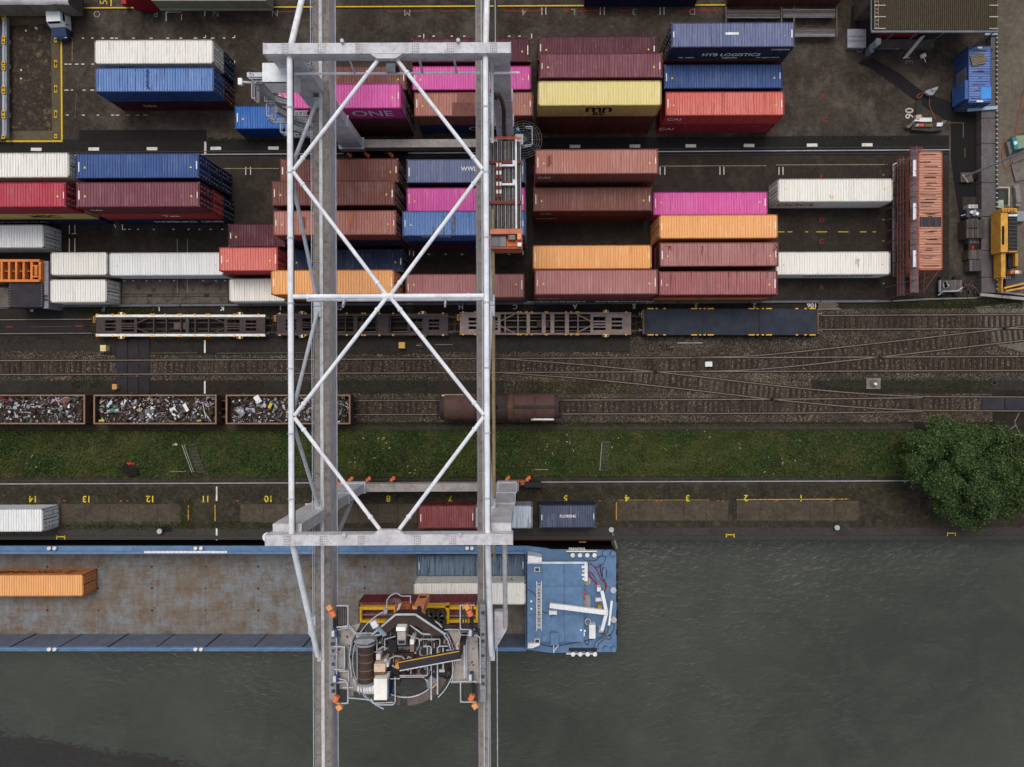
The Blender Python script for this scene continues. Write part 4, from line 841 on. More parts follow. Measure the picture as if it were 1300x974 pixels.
for xa, xb2, ya, lab2 in ((560.5, 588, 504.6, 'N'), (674, 703.5, 530.3, 'S')):
    p, q = P(xa, ya + 3.6, 2.6), P(xb2, ya - 3.6, 2.6)
    o = thing('signal_board', 'white board with a cream frame leaning on the %s wagon side' % ('upper left' if lab2 == 'N' else 'lower right'), 'board', ((p.x + q.x) / 2, (p.y + q.y) / 2, 2.4))
    MB().box(p.x, q.x, p.y, q.y, 2.42, 2.52).build('frame', paint((190, 176, 148), .3, .3), o); MB().box(p.x + .25, q.x - .08, p.y + .08, q.y - .08, 2.52, 2.57).build('panel', paint((226, 228, 230), .15), o)
    m = MB(); c = ((p.x + q.x) / 2, (p.y + q.y) / 2); m.box(c[0] - .1, c[0] + .08, c[1] - .12, c[1] + .12, 2.572, 2.578); m.build('emblem', flat((206, 150, 60)), o)

# ================================================================ GRASS BANK
def bankz(px, py): 
    t = max(0, min(1, (py - 546) / 60)); return 0.03 + .55 * math.sin(math.pi * min(1, t * 1.15)) ** .8 if 0 < t < .87 else .03 + max(0, .1 * (1 - t))
nx, ny = 300, 24; m = MB(); x0g, x1g = -300, 1500
vs = []
for i in range(nx + 1):
    for j in range(ny + 1):
        px, py = x0g + (x1g - x0g) * i / nx, 546 + 60 * j / ny; p = P(px, py); vs.append((p.x, p.y, bankz(px, py) + .06 * mnoise.noise((p.x * .8, p.y * .8, 0))))
m.add(vs, [(i * (ny + 1) + j, i * (ny + 1) + j + 1, (i + 1) * (ny + 1) + j + 1, (i + 1) * (ny + 1) + j) for i in range(nx) for j in range(ny)])
soil = ground_mat('grassy_soil', (36, 38, 22), (44, 48, 27), (66, 60, 38), .3, 6, .5, .7, gs=.2, gcol=(80, 78, 50))
struct(m.build('bank', soil, smooth=True))
# keep-out strips (posts, dark hollow)
def grass(name, boxes, n, hmin, hmax, mat, seed, wdt=.03, bank=True, clump=True):
    rs = np.random.default_rng(seed); A = []
    ar = np.array([(b[2] - b[0]) * (b[3] - b[1]) * b[4] for b in boxes], float); ar /= ar.sum()
    for b, a in zip(boxes, ar):
        m = int(n * a); px = rs.uniform(b[0], b[2], m); py = rs.uniform(b[1], b[3], m)
        A.append(np.stack([px, py], 1))
    A = np.concatenate(A); s = H / F; X = (A[:, 0] - CX) * s; Y = (CY - A[:, 1]) * s
    dens = np.array([mnoise.noise((x * .35, y * .5, 3.0)) + .5 * mnoise.noise((x * 1.3, y * 1.3, 8.0)) for x, y in zip(X, Y)])
    keep = dens > rs.uniform(-.95, -.1, len(X)) if clump else np.ones(len(X), bool); A, X, Y, dens = A[keep], X[keep], Y[keep], dens[keep]
    Z = np.array([bankz(a, b) if bank else .02 for a, b in A]); k = len(X)
    h = rs.uniform(hmin, hmax, k) * (1 + .5 * np.clip(dens, -1, 1)); an = rs.uniform(0, 6.283, k); ln = rs.uniform(.15, 1.1, k) * h; ww = wdt * rs.uniform(.6, 1.6, k)
    dx, dy = np.cos(an), np.sin(an); v = np.empty((k, 5, 3))
    for i, (u, sd, hz) in enumerate(((0, -1, 0), (0, 1, 0), (.55, -.9, .7), (.55, .9, .7), (1, 0, 1))):
        v[:, i, 0] = X + dx * ln * u - dy * ww * sd; v[:, i, 1] = Y + dy * ln * u + dx * ww * sd; v[:, i, 2] = Z + h * hz * (1 - .25 * (u > .9))
    idx = np.arange(k) * 5; f = (idx[:, None, None] + np.array([(0, 1, 3), (0, 3, 2), (2, 3, 4)])[None]).reshape(-1, 3)
    return raw(name, v.reshape(-1, 3), f, mat)
grm = island_mat('grass', [((56, 78, 36), 4), ((46, 67, 31), 4), ((72, 94, 46), 2.4), ((94, 100, 58), 1.0), ((40, 54, 28), 3), ((112, 106, 76), .6)], .85, alt=(90, 90, 50), nscale=.2, shade=.55)
grass('grass', [(-60, 547, 200, 604, 1), (200, 547, 1170, 604, 1), (1150, 547, 1320, 604, .4)], 150000, .10, .42, grm, 3)
wdm = island_mat('weeds', [((50, 58, 26), 3), ((66, 74, 32), 2), ((40, 46, 22), 3), ((92, 84, 46), 1)], .85)
grass('weeds', [(100, 388, 200, 400, 1.5), (1130, 376, 1300, 392, 1.2), (90, 478, 130, 492, .8), (0, 430, 300, 436, .3), (640, 484, 800, 500, 1.2), (1030, 480, 1260, 496, .6), (430, 537, 1160, 541, 1.5), (-20, 618, 1160, 634, .3), (60, 662, 400, 672, 1.0), (225, 634, 245, 664, 1.0), (400, 480, 560, 500, .5), (265, 175, 362, 180, 1.2), (840, 172, 1150, 177, .3), (190, 448, 215, 456, .6), (1244, 150, 1246, 372, .3), (690, 600, 700, 602, 1)], 26000, .05, .2, wdm, 7, .025, False)
flm = island_mat('flowers', [((214, 210, 180), 3), ((200, 190, 110), 1.5), ((196, 170, 60), 1)], .7)
rs = random.Random(4); m = MB()
for cx_, cy_, n in ((695, 563, 7), (699, 578, 8), (725, 565, 6), (735, 570, 5), (662, 585, 5), (895, 555, 4), (935, 565, 5), (988, 580, 7), (983, 592, 6), (1045, 551, 3), (445, 555, 3), (480, 560, 10), (490, 570, 8), (455, 590, 8), (520, 600, 8), (40, 590, 6), (770, 566, 4), (850, 570, 4)):
    for _ in range(n // 2):
        px, py = cx_ + rs.gauss(0, 9), cy_ + rs.gauss(0, 6); py = min(603, max(549, py)); p = P(px, py, bankz(px, py) + .35)
        for k in range(rs.randint(1, 3)): m.cbox((p.x + rs.uniform(-.12, .12), p.y + rs.uniform(-.12, .12), p.z), (.06, .06, .03), rs.uniform(0, 3), rs.uniform(-.4, .4))
o = m.build('wildflowers', flm); o['kind'] = 'stuff'
def stairs_bank(x0, y0, x1, y1, x2, y2, lab, n=9):
    a = P(x0, y0); t = thing('bank_steps', lab, 'steps', P((x0 + x2) / 2, (y0 + y1) / 2))
    for i in range(n):
        f = i / (n - 1); px, py = x0 + (x1 - x0) * f, y0 + (y1 - y0) * f; p = P(px, py); z = bankz(px, py) + .22
        MB().box(p.x, p.x + .9, p.y - .14, p.y + .14, z - .2, z).build('step', paint((74, 68, 64), .5, 0, .9), t)
    b = P(x1, y1); za, zb = bankz(x0, y0) + .9, bankz(x1, y1) + .9
    MB().path([(a.x - .1, a.y, za - .7), (a.x - .1, a.y, za), (b.x - .1, b.y, zb), (b.x - .1, b.y, zb - .8)], .035, 6).build('hand_rail', paint((150, 152, 150), .2), t)
stairs_bank(763.5, 561, 761.5, 596, 772, 0, 'small concrete steps with one handrail on the grass bank right of the crane'); stairs_bank(243, 564, 252, 598, 250, 0, 'dark sunken steps on the grass bank, left side')
pole('bank_rail', 231, 565, 243.5, 600, .9, .9, .035, (150, 154, 150), 'thin slanting handrail on the grass bank by the sunken steps')
pole('fallen_post', 679, 596.4, 696, 596.4, .5, .5, .05, (140, 138, 130), 'short pale rod lying in the grass right of the crane'); pole('fallen_post', 216, 598.5, 236, 599, .45, .45, .05, (120, 122, 120), 'short grey rod lying in the grass near the slanting handrail')
c0 = P(169, 597, .1); slab('soil_patch', px_poly([(159, 592), (164, 586), (172, 588), (179, 594), (178, 602), (168, 604), (160, 600)]), .66, flat((34, 30, 26), .95, 'soil'))
c0 = P(166, 588.5, .7); tag(MB().cbox(c0, (.8, .16, .08), -.1).cbox((c0.x - .1, c0.y, c0.z + .06), (.3, .22, .06), .3).build('red_rag', flat((196, 44, 40))), 'small red rag lying by a bare hollow in the grass', 'rag')
c0 = P(222.5, 564.5, .7); tag(MB().cbox(c0, (.5, .2, .08), .1).cbox((c0.x, c0.y + .05, c0.z + .05), (.3, .15, .05), .4).build('litter', flat((216, 216, 206))), 'scrap of white litter lying on the grass bank', 'litter')

# ================================================================ TREES
def tree(cpx, cpy, zc, rx, ry, rz, n, label, seed, cols, limbs=9, extra=()):
    rs = np.random.default_rng(seed); c = P(cpx, cpy, zc); t = thing('tree', label, 'tree', (c.x, c.y, 0), 'trees at the right end of the grass bank')
    tm = paint((84, 72, 60), .4, 0, .9); tr = MB(); tr.tube((c.x, c.y, 0), (c.x + .1, c.y, 1.6), .34, 10, .26); tr.tube((c.x + .1, c.y, 1.6), (c.x + .2, c.y + .1, zc), .26, 10, .14); tr.build('trunk', tm, t)
    blobs = []
    for i in range(95):
        while True:
            u = rs.uniform(-1, 1, 3)
            if 0.1 < np.dot(u, u) < 1 and u[2] > -.55: break
        an_ = math.atan2(u[1], u[0]); k = 1 + .13 * math.sin(3 * an_ + seed) + .09 * math.sin(7 * an_ + seed * 2) ; u[:2] *= k
        blobs.append((c.x + u[0] * rx, c.y + u[1] * ry, zc + u[2] * rz, rs.uniform(.4, 1.0)))
    for e in extra: q = P(e[0], e[1], e[2]); blobs.append((q.x, q.y, q.z, e[3]))
    lm = MB()
    for i in range(limbs):
        b = blobs[i * 7 % len(blobs)]; mid = Vector(((c.x * 1 + b[0]) / 2, (c.y + b[1]) / 2, zc * .55 + b[2] * .25)); lm = MB(); lm.tube((c.x + .1, c.y, 1.5 + .15 * i), mid, .13, 7, .08); lm.tube(mid, b[:3], .08, 6, .03); lm.build('branch', tm, t)
    B = np.array(blobs); w_ = B[:, 3] ** 2; idx = rs.choice(len(B), n, p=w_ / w_.sum()); u = rs.normal(0, 1, (n, 3)); u /= np.linalg.norm(u, axis=1)[:, None]; r = B[idx, 3] * rs.uniform(.55, 1.08, n)
    ctr = B[idx, :3] + u * r[:, None] * np.array([1.1, 1.1, .9]) + rs.normal(0, .12, (n, 3)); stray = rs.random(n) < .10; ctr[stray] += rs.normal(0, .45, (stray.sum(), 3)); sz = rs.uniform(.04, .10, n)
    nrm = u + rs.normal(0, .6, (n, 3)) + np.array([0, 0, .7]); nrm /= np.linalg.norm(nrm, axis=1)[:, None]
    a = np.cross(nrm, rs.normal(0, 1, (n, 3))); a /= np.linalg.norm(a, axis=1)[:, None]; b = np.cross(nrm, a)
    v = np.empty((n, 4, 3)); v[:, 0] = ctr - a * sz[:, None] * 1.5; v[:, 1] = ctr + b * sz[:, None] * .7; v[:, 2] = ctr + a * sz[:, None] * 1.5; v[:, 3] = ctr - b * sz[:, None] * .7
    f = (np.arange(n) * 4)[:, None] + np.arange(4)[None]; o = raw('crown', v.reshape(-1, 3), f, island_mat('leaves', cols, .75, alt=None)); o.parent = t; o.matrix_parent_inverse = Matrix.Translation((-c.x, -c.y, 0)); 
    return t
GREENS = [((62, 80, 43), 3), ((50, 66, 37), 4), ((78, 96, 50), 2), ((40, 52, 32), 3), ((94, 112, 60), 1)]
tree(1226, 594, 5.2, 4.9, 4.4, 2.4, 90000, 'large round dark green tree by the quay at the right', 5, GREENS, extra=((1205, 640, 4, 1.3), (1222, 655, 3.5, 1.1), (1238, 662, 3, 1.0), (1195, 545, 4.5, 1.3), (1165, 560, 4, 1.0), (1160, 600, 3.6, .9)))
tree(1285, 602, 4.6, 3.6, 4.6, 2.2, 60000, 'paler green tree cut by the right edge, beside the round dark tree', 8, [((58, 74, 38), 3), ((46, 60, 32), 3), ((72, 88, 46), 2), ((36, 46, 27), 3), ((92, 104, 58), .8)])
t = thing('bare_twigs', 'bare pale twigs above the track mats at the right edge', 'twigs', P(1290, 540))
for a, b in (((1297, 556), (1288, 536)), ((1288, 536), (1294, 524)), ((1290, 540), (1282, 545)), ((1300, 553), (1286, 551))): MB().tube(P(*a, 5.6), P(*b, 6.0), .035, 5, .02).build('twig', paint((150, 144, 130), .2), t)
# ================================================================ GANTRY CRANE
CG = paint((188, 187, 190), .6, .22, .5, dirt=(120, 114, 110)); CG2 = paint((174, 177, 184), .4, .2, .55, dirt=(96, 92, 90)); CT = paint((214, 216, 220), .16, .02, .45, dirt=(130, 128, 128))
WALK = paint((128, 122, 116), .9, .1, .85, dirt=(62, 60, 52)); BROWNW = paint((84, 70, 64), .5, .3, .8); GAL = paint((176, 180, 187), .2, .05, .5); DARK = paint((38, 38, 41), .3, .1, .7)
ORB = paint((214, 116, 72), .15, .05, .6); ORM = paint((190, 106, 68), .3, .2, .6)
cr = thing('gantry_crane', 'huge pale grey steel gantry crane spanning the yard, tracks, quay and barge', 'crane', (P(510, 300).x, P(0, 300).y, 0))
ZT = 25.2; ZG = 17.5
def XZ(px, z): return (px - CX) * (H - z) / F
def YZ(py, z): return (CY - py) * (H - z) / F
XL, XR = -17.74, -3.02                                  # chord tubes
# main girders
for (xa, xb, nm) in ((-17.58, -16.66, 'L'), (-4.28, -3.40, 'R')):
    MB().box(xa, xb, -62, 60, ZG - 1.5, ZG).build('girder', CG, cr)
    yy = 58.0
    while yy > -60:
        MB().box(xa + (.30 if nm == 'L' else .12), xb - (.14 if nm == 'L' else .05), yy - 5.97, yy, ZG, ZG + .03).build('walkway_plate', WALK, cr)
        if nm == 'L': MB().box(-18.12, xa - .02, yy - 5.97, yy, ZG - .1, ZG - .03).build('walkway_plate', WALK, cr)
        yy -= 6
    x_rail = xb - .06 if nm == 'L' else xa + .05
    MB().box(x_rail - .04, x_rail + .04, -62, 60, ZG, ZG + .14).build('trolley_rail', paint((120, 112, 120), .3, .3, .4), cr)
    if nm == 'L': MB().box(xa, xa + .27, -62, 60, ZG, ZG + .2).build('conduit', CG, cr)
    else: MB().box(xa + .48, xa + .55, -62, 60, ZG + .03, ZG + .12).build('conduit', GAL, cr)
MB().box(-16.66, -16.58, -62, 60, ZG - 1.58, ZG - 1.5).build('girder_flange', CG, cr)
MB().box(-3.40, -3.30, -62, 60, ZG - 1.58, ZG - 1.5).build('girder_flange', CG, cr)
def handrail(pts, parent, z_off=1.0, r=.032, post=1.4, mat=None, name='handrail', mid=True):
    m = MB(); pts = [Vector(p) for p in pts]
    for a, b in zip(pts, pts[1:]):
        up = Vector((0, 0, z_off)); m.tube(a + up, b + up, r, 5)
        if mid: m.tube(a + up * .5, b + up * .5, r * .8, 5)
        n = max(1, int((b - a).length / post))
        for i in range(n + 1): p = a.lerp(b, i / n); m.tube(p, p + up, r, 5)
    return m.build(name, mat or GAL, parent)
handrail([(-18.2, -60, ZG - .6), (-18.2, 58, ZG - .6)], cr, post=2.0)
handrail([(-2.62, -60, ZG - .3), (-2.62, -20.5, ZG - .3)], cr, post=2.0)
handrail([(-2.55, 26, ZG - .3), (-2.55, 58, ZG - .3)], cr, post=2.0)
MB().box(-2.98, -2.75, -15.5, 14.5, ZG - .4, ZG - .1).build('cable_tray', paint((132, 116, 88), .5, .3), cr)
MB().box(-2.7, -2.4, 24, 58, ZG - .5, ZG - .15).build('cable_tray', paint((64, 60, 56), .5, .3), cr)
# top cross beams over both portals
YN, YS = 24.65, -11.95
for y, nm in ((YN, 'N'), (YS, 'S')):
    MB().box(-19.45, -1.2, y - .40, y + .40, ZT - 1.2, ZT).build('portal_beam', CG, cr)
    for x in (-19.5, -1.15): MB().box(x - .05, x + .05, y - .42, y + .42, ZT - 1.22, ZT + .02).build('end_plate', CG2, cr)
    # gusset in the middle where the diagonals land
    sg = -1 if nm == 'N' else 1
    mx = (-19.45 + -1.2) / 2 - .05
    MB().prism([(mx - 1.2, y + sg * .40), (mx + 1.2, y + sg * .40), (mx + .7, y + sg * .75), (mx - .7, y + sg * .75)], ZT - .5, ZT - .03).build('gusset', CG, cr)
    for k in (-13.6, -5.0): MB().tube((k, y + .45, ZT), (k, y + .45, ZT + .3), .14, 10).build('lifting_eye', CG2, cr)
# legs
def leg(x0, x1, y, sg):
    for z0, z1, g in ((3.3, 9.6, 0), (9.7, 15.6, 0), (15.7, ZT - 1.2, 0)):
        MB().box(x0, x1, y - .45, y + .45, z0, z1).build('leg', CG if sg > 0 else CG2, cr)
    for z in (9.65, 15.65): MB().box(x0 - .12, x1 + .12, y - .55, y + .55, z - .05, z + .05).build('leg_flange', CG2, cr)
    MB().box(x0 - .25, x1 + .15, y - .6, y + .6, 2.4, 3.3).build('leg_foot', CG2, cr)
YN0, YS0 = 24.9, -11.4
leg(-19.4, -17.2, YN0, 1); leg(-19.4, -17.2, YS0, 1); leg(-2.9, -1.25, YN0, 1); leg(-2.9, -1.25, YS0, 1)
# sill beams, bogies and wheels on the crane rails
for y in (YN0, YS0):
    MB().box(-19.8, -.9, y - .42, y + .42, 2.0, 3.2).build('sill_beam', paint((150, 144, 140), .7, .15, .7, dirt=(92, 86, 80)), cr)
    for x in (-18.9, -16.5, -13.8, -4.2, -1.6, .6):
        b = MB().box(x - .9, x + .9, y - .28, y + .28, .55, 1.5).build('bogie', DARK, cr)
        for k in (-.55, .55): MB().tube((x + k, y - .16, .42), (x + k, y + .16, .42), .38, 14).build('wheel', paint((80, 74, 70), .4, .4), b)
    sg = 1 if y < 0 else -1
    for x in (-18.9, -17.0, -14.4, -2.0, .2)[:5 if y < 0 else 3]:
        MB().tube((x, y + sg * .6, 1.5), (x, y + sg * .95, 1.5), .17, 12).build('drive_motor', ORB, cr)
        MB().box(x - .35, x - .08, y + sg * .45, y + sg * .75, 1.3, 1.7).build('gearbox', ORB, cr)
p = P(661, 613.5, 1.2); MB().box(p.x - 1.3, p.x + .8, p.y - .25, p.y + .22, .3, 1.3).build('buffer', paint((176, 92, 60), .4, .2), cr)
p = P(379, 614, 1.5); MB().box(-21.2, -20.1, YS0 - .35, YS0 + .35, .5, 1.6).build('buffer', ORB, cr)
# upper chords, cross tubes and diagonals in the top plane
def tube(p, q, r, mat=CT, name='brace_tube', collars=True):
    p, q = Vector(p), Vector(q); MB().tube(p, q, r, 12).build(name, mat, cr)
    if collars and (q - p).length > 5:
        d_ = (q - p).normalized()
        for e, s2 in ((p, 1), (q, -1)):
            c = e + d_ * s2 * 1.15; MB().tube(c - d_ * .07, c + d_ * .07, r + .05, 12).build('tube_collar', CT, cr)
ZC = ZT - .55
for x in (XL, XR): MB().tube((x, YN - .4, ZC), (x, YS + .4, ZC), .215, 14).build('chord_tube', CT, cr)
n1, n2, mid = YZ(216, ZC), YZ(530, ZC), YZ(376.5, ZC); mx = -10.38
for s2, x in ((1, XL), (-1, XR)):
    for a, b in (((x, n1), (mx - s2 * .75, YN - .7)), ((x, n1 - .15), (mx - s2 * .15, mid + .1)), ((x, n2 + .15), (mx - s2 * .15, mid - .1)), ((x, n2), (mx - s2 * .75, YS + .7))):
        tube((a[0] + s2 * .25, a[1], ZC + .02), (b[0], b[1], ZC + .02), .15)
tube((XL + .2, mid, ZC), (XR - .2, mid, ZC), .18)
MB().tube((mx - .5, mid, ZC - .02), (mx + .4, mid, ZC - .02), .26, 12).build('node_sleeve', CT, cr)
tube((XL + .3, mid + .1, ZC - 3), (XR - .3, mid + .1, ZC - 3), .16, CG2, collars=False)
for x in (-14.4, -6.4): MB().bar((x, mid + .1, ZC - 3), (x, mid - .5, ZC - 2.2), .12, .3).build('hanger', CG2, cr)
# vertical side trusses between chord and girder, and the cantilever stays
for x in (XL, XR):
    for (ya, yb) in ((n1 + .2, YZ(132, ZG)), (n1 - .2, YZ(382, ZG)), (n2 + .2, YZ(396, ZG)), (n2 - .2, YZ(640, ZG))):
        tube((x, ya, ZC - .2), (x, yb, ZG + .35), .15, CG2, 'side_brace', False)
        MB().box(x - .3, x + .3, yb - .45, yb + .45, ZG + .03, ZG + .35).build('brace_foot', CG2, cr)
for x in (XL, XR):
    tube((x, YS - .4, ZC - .2), (x - .1, YZ(832, 17.8), 17.8), .23, CT, 'stay_tube', False)
    tube((x, YN + .4, ZC - .2), (x - .1, 37.0, 17.8), .23, CT, 'stay_tube', False)
    MB().box(x - .16, x + .2, -23.9, -23.0, ZG + .0, ZG + .3).build('brace_foot', CG2, cr)
tube((-1.75, YS - .4, ZT - 1), (-1.95, YZ(797, 16.5), 16.5), .19, CG, 'stay_tube', False)
for x0, x1 in ((-2.9, -1.75), (-19.1, -18.2)):
    MB().prism([(x0, -20.2), (x1, -20.2), (x1, -21.6), (x0, -23.6)] if x0 > -10 else [(x1, -20.0), (x0, -21.2), (x0, -22.0), (x1, -23.4)], 15.6, 16.4).build('bracket', CG, cr)
# inner braces from the leg feet
tube((-18.0, YS0 - .3, 3.4), (-16.9, -14.2, 15.95), .2, CG2, 'brace_tube', False)
MB().bar((-18.3, YS0, 15.9), (-16.9, YS0, 15.9), .5, 1.4).build('girder_hanger', CG, cr); MB().bar((-18.3, YN0, 15.9), (-16.9, YN0, 15.9), .5, 1.4).build('girder_hanger', CG, cr)
# walkway pipe below the north beam
zp = 22.6; yp = YZ(93.5, zp)
MB().tube((XZ(375, zp), yp, zp), (XZ(660, zp), yp, zp), .10, 8).build('service_pipe', CT, cr)
for px in (451, 537, 580, 626): MB().tube((XZ(px, zp), yp, zp), (XZ(px, zp), YN - .4, ZT - .9), .09, 8).build('pipe_bracket', CG, cr)
p = P(497, 87, 23); MB().box(p.x - .35, p.x + .35, p.y - .3, p.y + .3, 22.6, 23.2).build('camera_box', CG2, cr); MB().tube((p.x + .4, p.y, 22.4), (p.x + .4, p.y, 23.0), .2, 8).build('lamp', DARK, cr)
# cabinet, floodlight and stair tower at the upper left
z = 22.4; a, b = P(333.5, 103.5, z), P(371, 79.5, z); MB().box(a.x, b.x, a.y, b.y, z - 2.2, z).build('switch_cabinet', paint((214, 216, 218), .22, .06, .5, dirt=(110, 104, 100)), cr)
MB().box(a.x - .05, b.x + .05, a.y - .06, a.y - .0, z - .12, z - .04).build('cabinet_edge', DARK, cr)
a, b = P(314, 97, 21.5), P(334, 91.5, 21.5); MB().box(a.x, b.x, a.y, b.y, 21.2, 21.5).build('beam_stub', CG, cr)
MB().tube(P(308, 103.5, 21), P(326, 105, 21), .09, 8).build('lamp_arm', CG, cr); a = P(306, 103.5, 21); MB().cbox(a, (.32, .52, .3)).build('floodlight', CT, cr)
zs = 21.0
flights = [((327, 106), (346, 122), 20.8, 18.2), ((343, 124), (369, 131), 18.0, 15.2), ((350, 136), (372, 150), 15.0, 12.0), ((366, 146), (396, 154), 12.0, 9.2), ((372, 160), (398, 170), 9.0, 6.0), ((392, 168), (408, 178), 6.0, 3.3)]
plats = [((323, 98), (340, 106), 20.9), ((326, 106), (330, 130), 17.2), ((342, 122), (352, 134), 17.9), ((344, 136), (352, 152), 14.8), ((346, 150), (366, 156), 12.2), ((362, 140), (392, 147), 11.6), ((361, 158), (372, 172), 8.8), ((372, 168), (396, 174), 7.0), ((380, 150), (398, 160), 9.4), ((376, 83), (399, 88), 21.5)]
sm_ = paint((134, 137, 142), .3, .1)
for (a, b, z0, z1) in flights:
    A, B = P(*a, z0), P(*b, z1); dv = (B - A); n = Vector((-dv.y, dv.x, 0)).normalized() * .42
    for sd in (-1, 1):
        MB().bar(A + n * sd, B + n * sd, .06, .26).build('stringer', sm_, cr); MB().path([A + n * sd + Vector((0, 0, 1)), B + n * sd + Vector((0, 0, 1))], .035, 5).build('handrail', GAL, cr)
    k = 10
    for i in range(k): c = A.lerp(B, (i + .5) / k); ang = math.atan2(dv.y, dv.x); MB().cbox(c, (.2, .8, .04), ang).build('stair_tread', sm_, cr)
for (a, b, z0) in plats:
    A, B = P(a[0], b[1], z0), P(b[0], a[1], z0)
    nb = max(2, int((B.x - A.x) / .35)); m = MB()
    for i in range(nb): x = A.x + (B.x - A.x) * (i + .5) / nb; m.box(x - .05, x + .05, A.y, B.y, z0 - .06, z0)
    m.box(A.x, B.x, A.y, A.y + .08, z0 - .1, z0 + .02); m.box(A.x, B.x, B.y - .08, B.y, z0 - .1, z0 + .02); m.build('stair_landing', sm_, cr)
    handrail([(B.x, A.y, z0), (A.x, A.y, z0), (A.x, B.y, z0)], cr, 1.0, .04, 1.2)
MB().prism([tuple(P(372, 88, 20)[:2]), tuple(P(394, 118, 18)[:2]), tuple(P(399, 132, 17)[:2]), tuple(P(380, 118, 18)[:2])], 16.2, 16.6).build('leg_gusset', CG2, cr)
# hanging cables beside the right leg, cable reel at its foot
CABM = paint((104, 92, 70), .4, .2, .8); CABD = paint((44, 42, 40), .3, 0, .8)
for k, (xo, mm) in enumerate(((0, CABM), (.22, CABD), (-.22, CABD), (.42, CABM))):
    pts = [P(629 + xo * 3, 121, 20), P(633 + xo * 3, 120, 20), P(637 + xo * 4, 128, 18.5), P(640 + xo * 4, 140, 16), P(640 + xo * 4, 165, 10), P(641 + xo * 4, 180, 5)]
    MB().path(pts, .10, 7).build('hanging_cable', mm, cr)
tube(tuple(P(621.5, 92, 17.5)), tuple(P(621.5, 182, 17.5)), .10, CG2, 'service_pipe', False); tube(tuple(P(625.5, 75, 23)), tuple(P(625.5, 182, 19)), .11, CT, 'service_pipe', False)
for y in (120, 148, 176): MB().bar(P(618, y, 19), P(626, y + 2, 19), .15, .2).build('pipe_bracket', CG2, cr)
c = P(665, 178, 4.4); rl = MB()
for rr in (1.95, 1.7, 1.45, 1.2, .95): rl.ring((c.x, c.y), rr - .06, rr, 4.2, 4.42, 0, 360, 32)
for i in range(16): t_ = R(i * 22.5); rl.bar((c.x + .3 * math.cos(t_), c.y + .3 * math.sin(t_), 4.3), (c.x + 1.9 * math.cos(t_), c.y + 1.9 * math.sin(t_), 4.3), .06, .08)
rl.ring((c.x, c.y), 0.01, .35, 4.1, 4.5, 0, 360, 16); rl.build('cable_reel', paint((78, 78, 80), .3, .1), cr)
MB().tube((c.x, c.y, 2.0), (c.x, c.y, 4.2), .2, 10).build('reel_post', DARK, cr); MB().ring((c.x, c.y), .35, 1.15, 4.05, 4.19, 0, 360, 24).build('reel_drum', DARK, cr)
a, b = P(654.5, 184, 7), P(664.5, 171, 7); MB().box(a.x, b.x, a.y, b.y, 5.6, 7).build('control_box', CG2, cr); MB().tube(P(658, 167, 7), P(658, 163.5, 7), .16, 10).build('motor', paint((96, 140, 178), .2), cr)
handrail([P(668, 166, 4), P(676, 166, 4), P(676, 188, 4), P(664, 190, 4)], cr, 1, .05, 1.0)
# machine platform with grating slats beside the right girder
zm = 16.4; a, b = P(621, 292, zm), P(662, 180, zm)
mp = MB().box(a.x, b.x, a.y, b.y, zm - .45, zm - .2).build('machine_platform', DARK, cr)
n = 17
for i in range(n):
    x = a.x + (b.x - a.x) * (i + .5) / n
    MB().box(x - .045, x + .045, a.y, b.y, zm - .2, zm).build('slat', paint(((150, 152, 156), (112, 108, 106), (136, 134, 134), (96, 86, 80))[i % 4], .6, .25, .7), mp)
for py, w_ in ((207, .22), (258, .26), (233, .12)):
    p0 = P(621 if py != 233 else 630, py, zm + .1); p1 = P(662 if py != 233 else 648, py, zm + .1); MB().bar(p0, p1, w_, .18).build('cross_rail', paint((122, 56, 50), .4, .2), mp)
MB().bar(P(634, 203, zm + .1), P(634, 260, zm + .1), .12, .14).build('cross_rail', paint((122, 56, 50), .4, .2), mp)
for k, py in enumerate((208, 213, 218, 223, 232, 237, 242, 247)):
    for px in (631.4, 635.4): c = P(px, py + 2.3, zm + .3); MB().cbox(c, (.16, .32, .14)).build('barrier_block', flat((226, 224, 220)) if k % 2 == (0 if px < 633 else 0) else paint((110, 60, 56), .3), mp)
MB().box(P(654.2, 0, zm + .4).x, P(656.4, 0, zm + .4).x, YZ(291, zm + .4), YZ(177, zm + .4), zm + .2, zm + .45).build('long_tube', CT, mp)
for py in (211, 235): MB().bar(P(637, py, zm + .3), P(654, py, zm + .3), .17, .16).build('cross_tube', CT, mp); MB().bar(P(652.5, py - 6, zm + .32), P(652.5, py, zm + .32), .2, .2).build('cross_tube', CT, mp)
MB().path([P(623, 177, zm + .9), P(662, 177, zm + .9)], .05, 5).path([P(623, 175, zm + .5), P(662, 175, zm + .5)], .04, 5).build('handrail', paint((196, 96, 62), .2), mp)
# orange machine house
mh = paint((186, 104, 70), .45, .2, .6); a, b = P(622, 316.5, 18.2), P(663, 291, 18.2)
MB().box(a.x, b.x, a.y, b.y, 16.0, 17.2).build('machine_house', mh, mp)
for (x0, y0, x1, y1, z1, c_) in ((622, 291, 663, 298, 18.0, (196, 120, 88)), (622, 314, 663, 317, 17.9, (150, 84, 62)), (643, 306, 663, 314, 17.5, (206, 108, 60)), (644.5, 298.5, 654.5, 306, 17.9, (120, 84, 70)), (656.2, 297, 662, 305, 18.1, (222, 150, 110)), (656.5, 308.5, 662, 314, 18.2, (226, 224, 220)), (622, 299, 624, 314, 17.6, (170, 96, 66))):
    p_, q_ = P(x0, y1, z1), P(x1, y0, z1); MB().box(p_.x + .02, q_.x - .02, p_.y + .02, q_.y - .02, 17.2, z1).build('roof_part', paint(c_, .3, .1), mp)
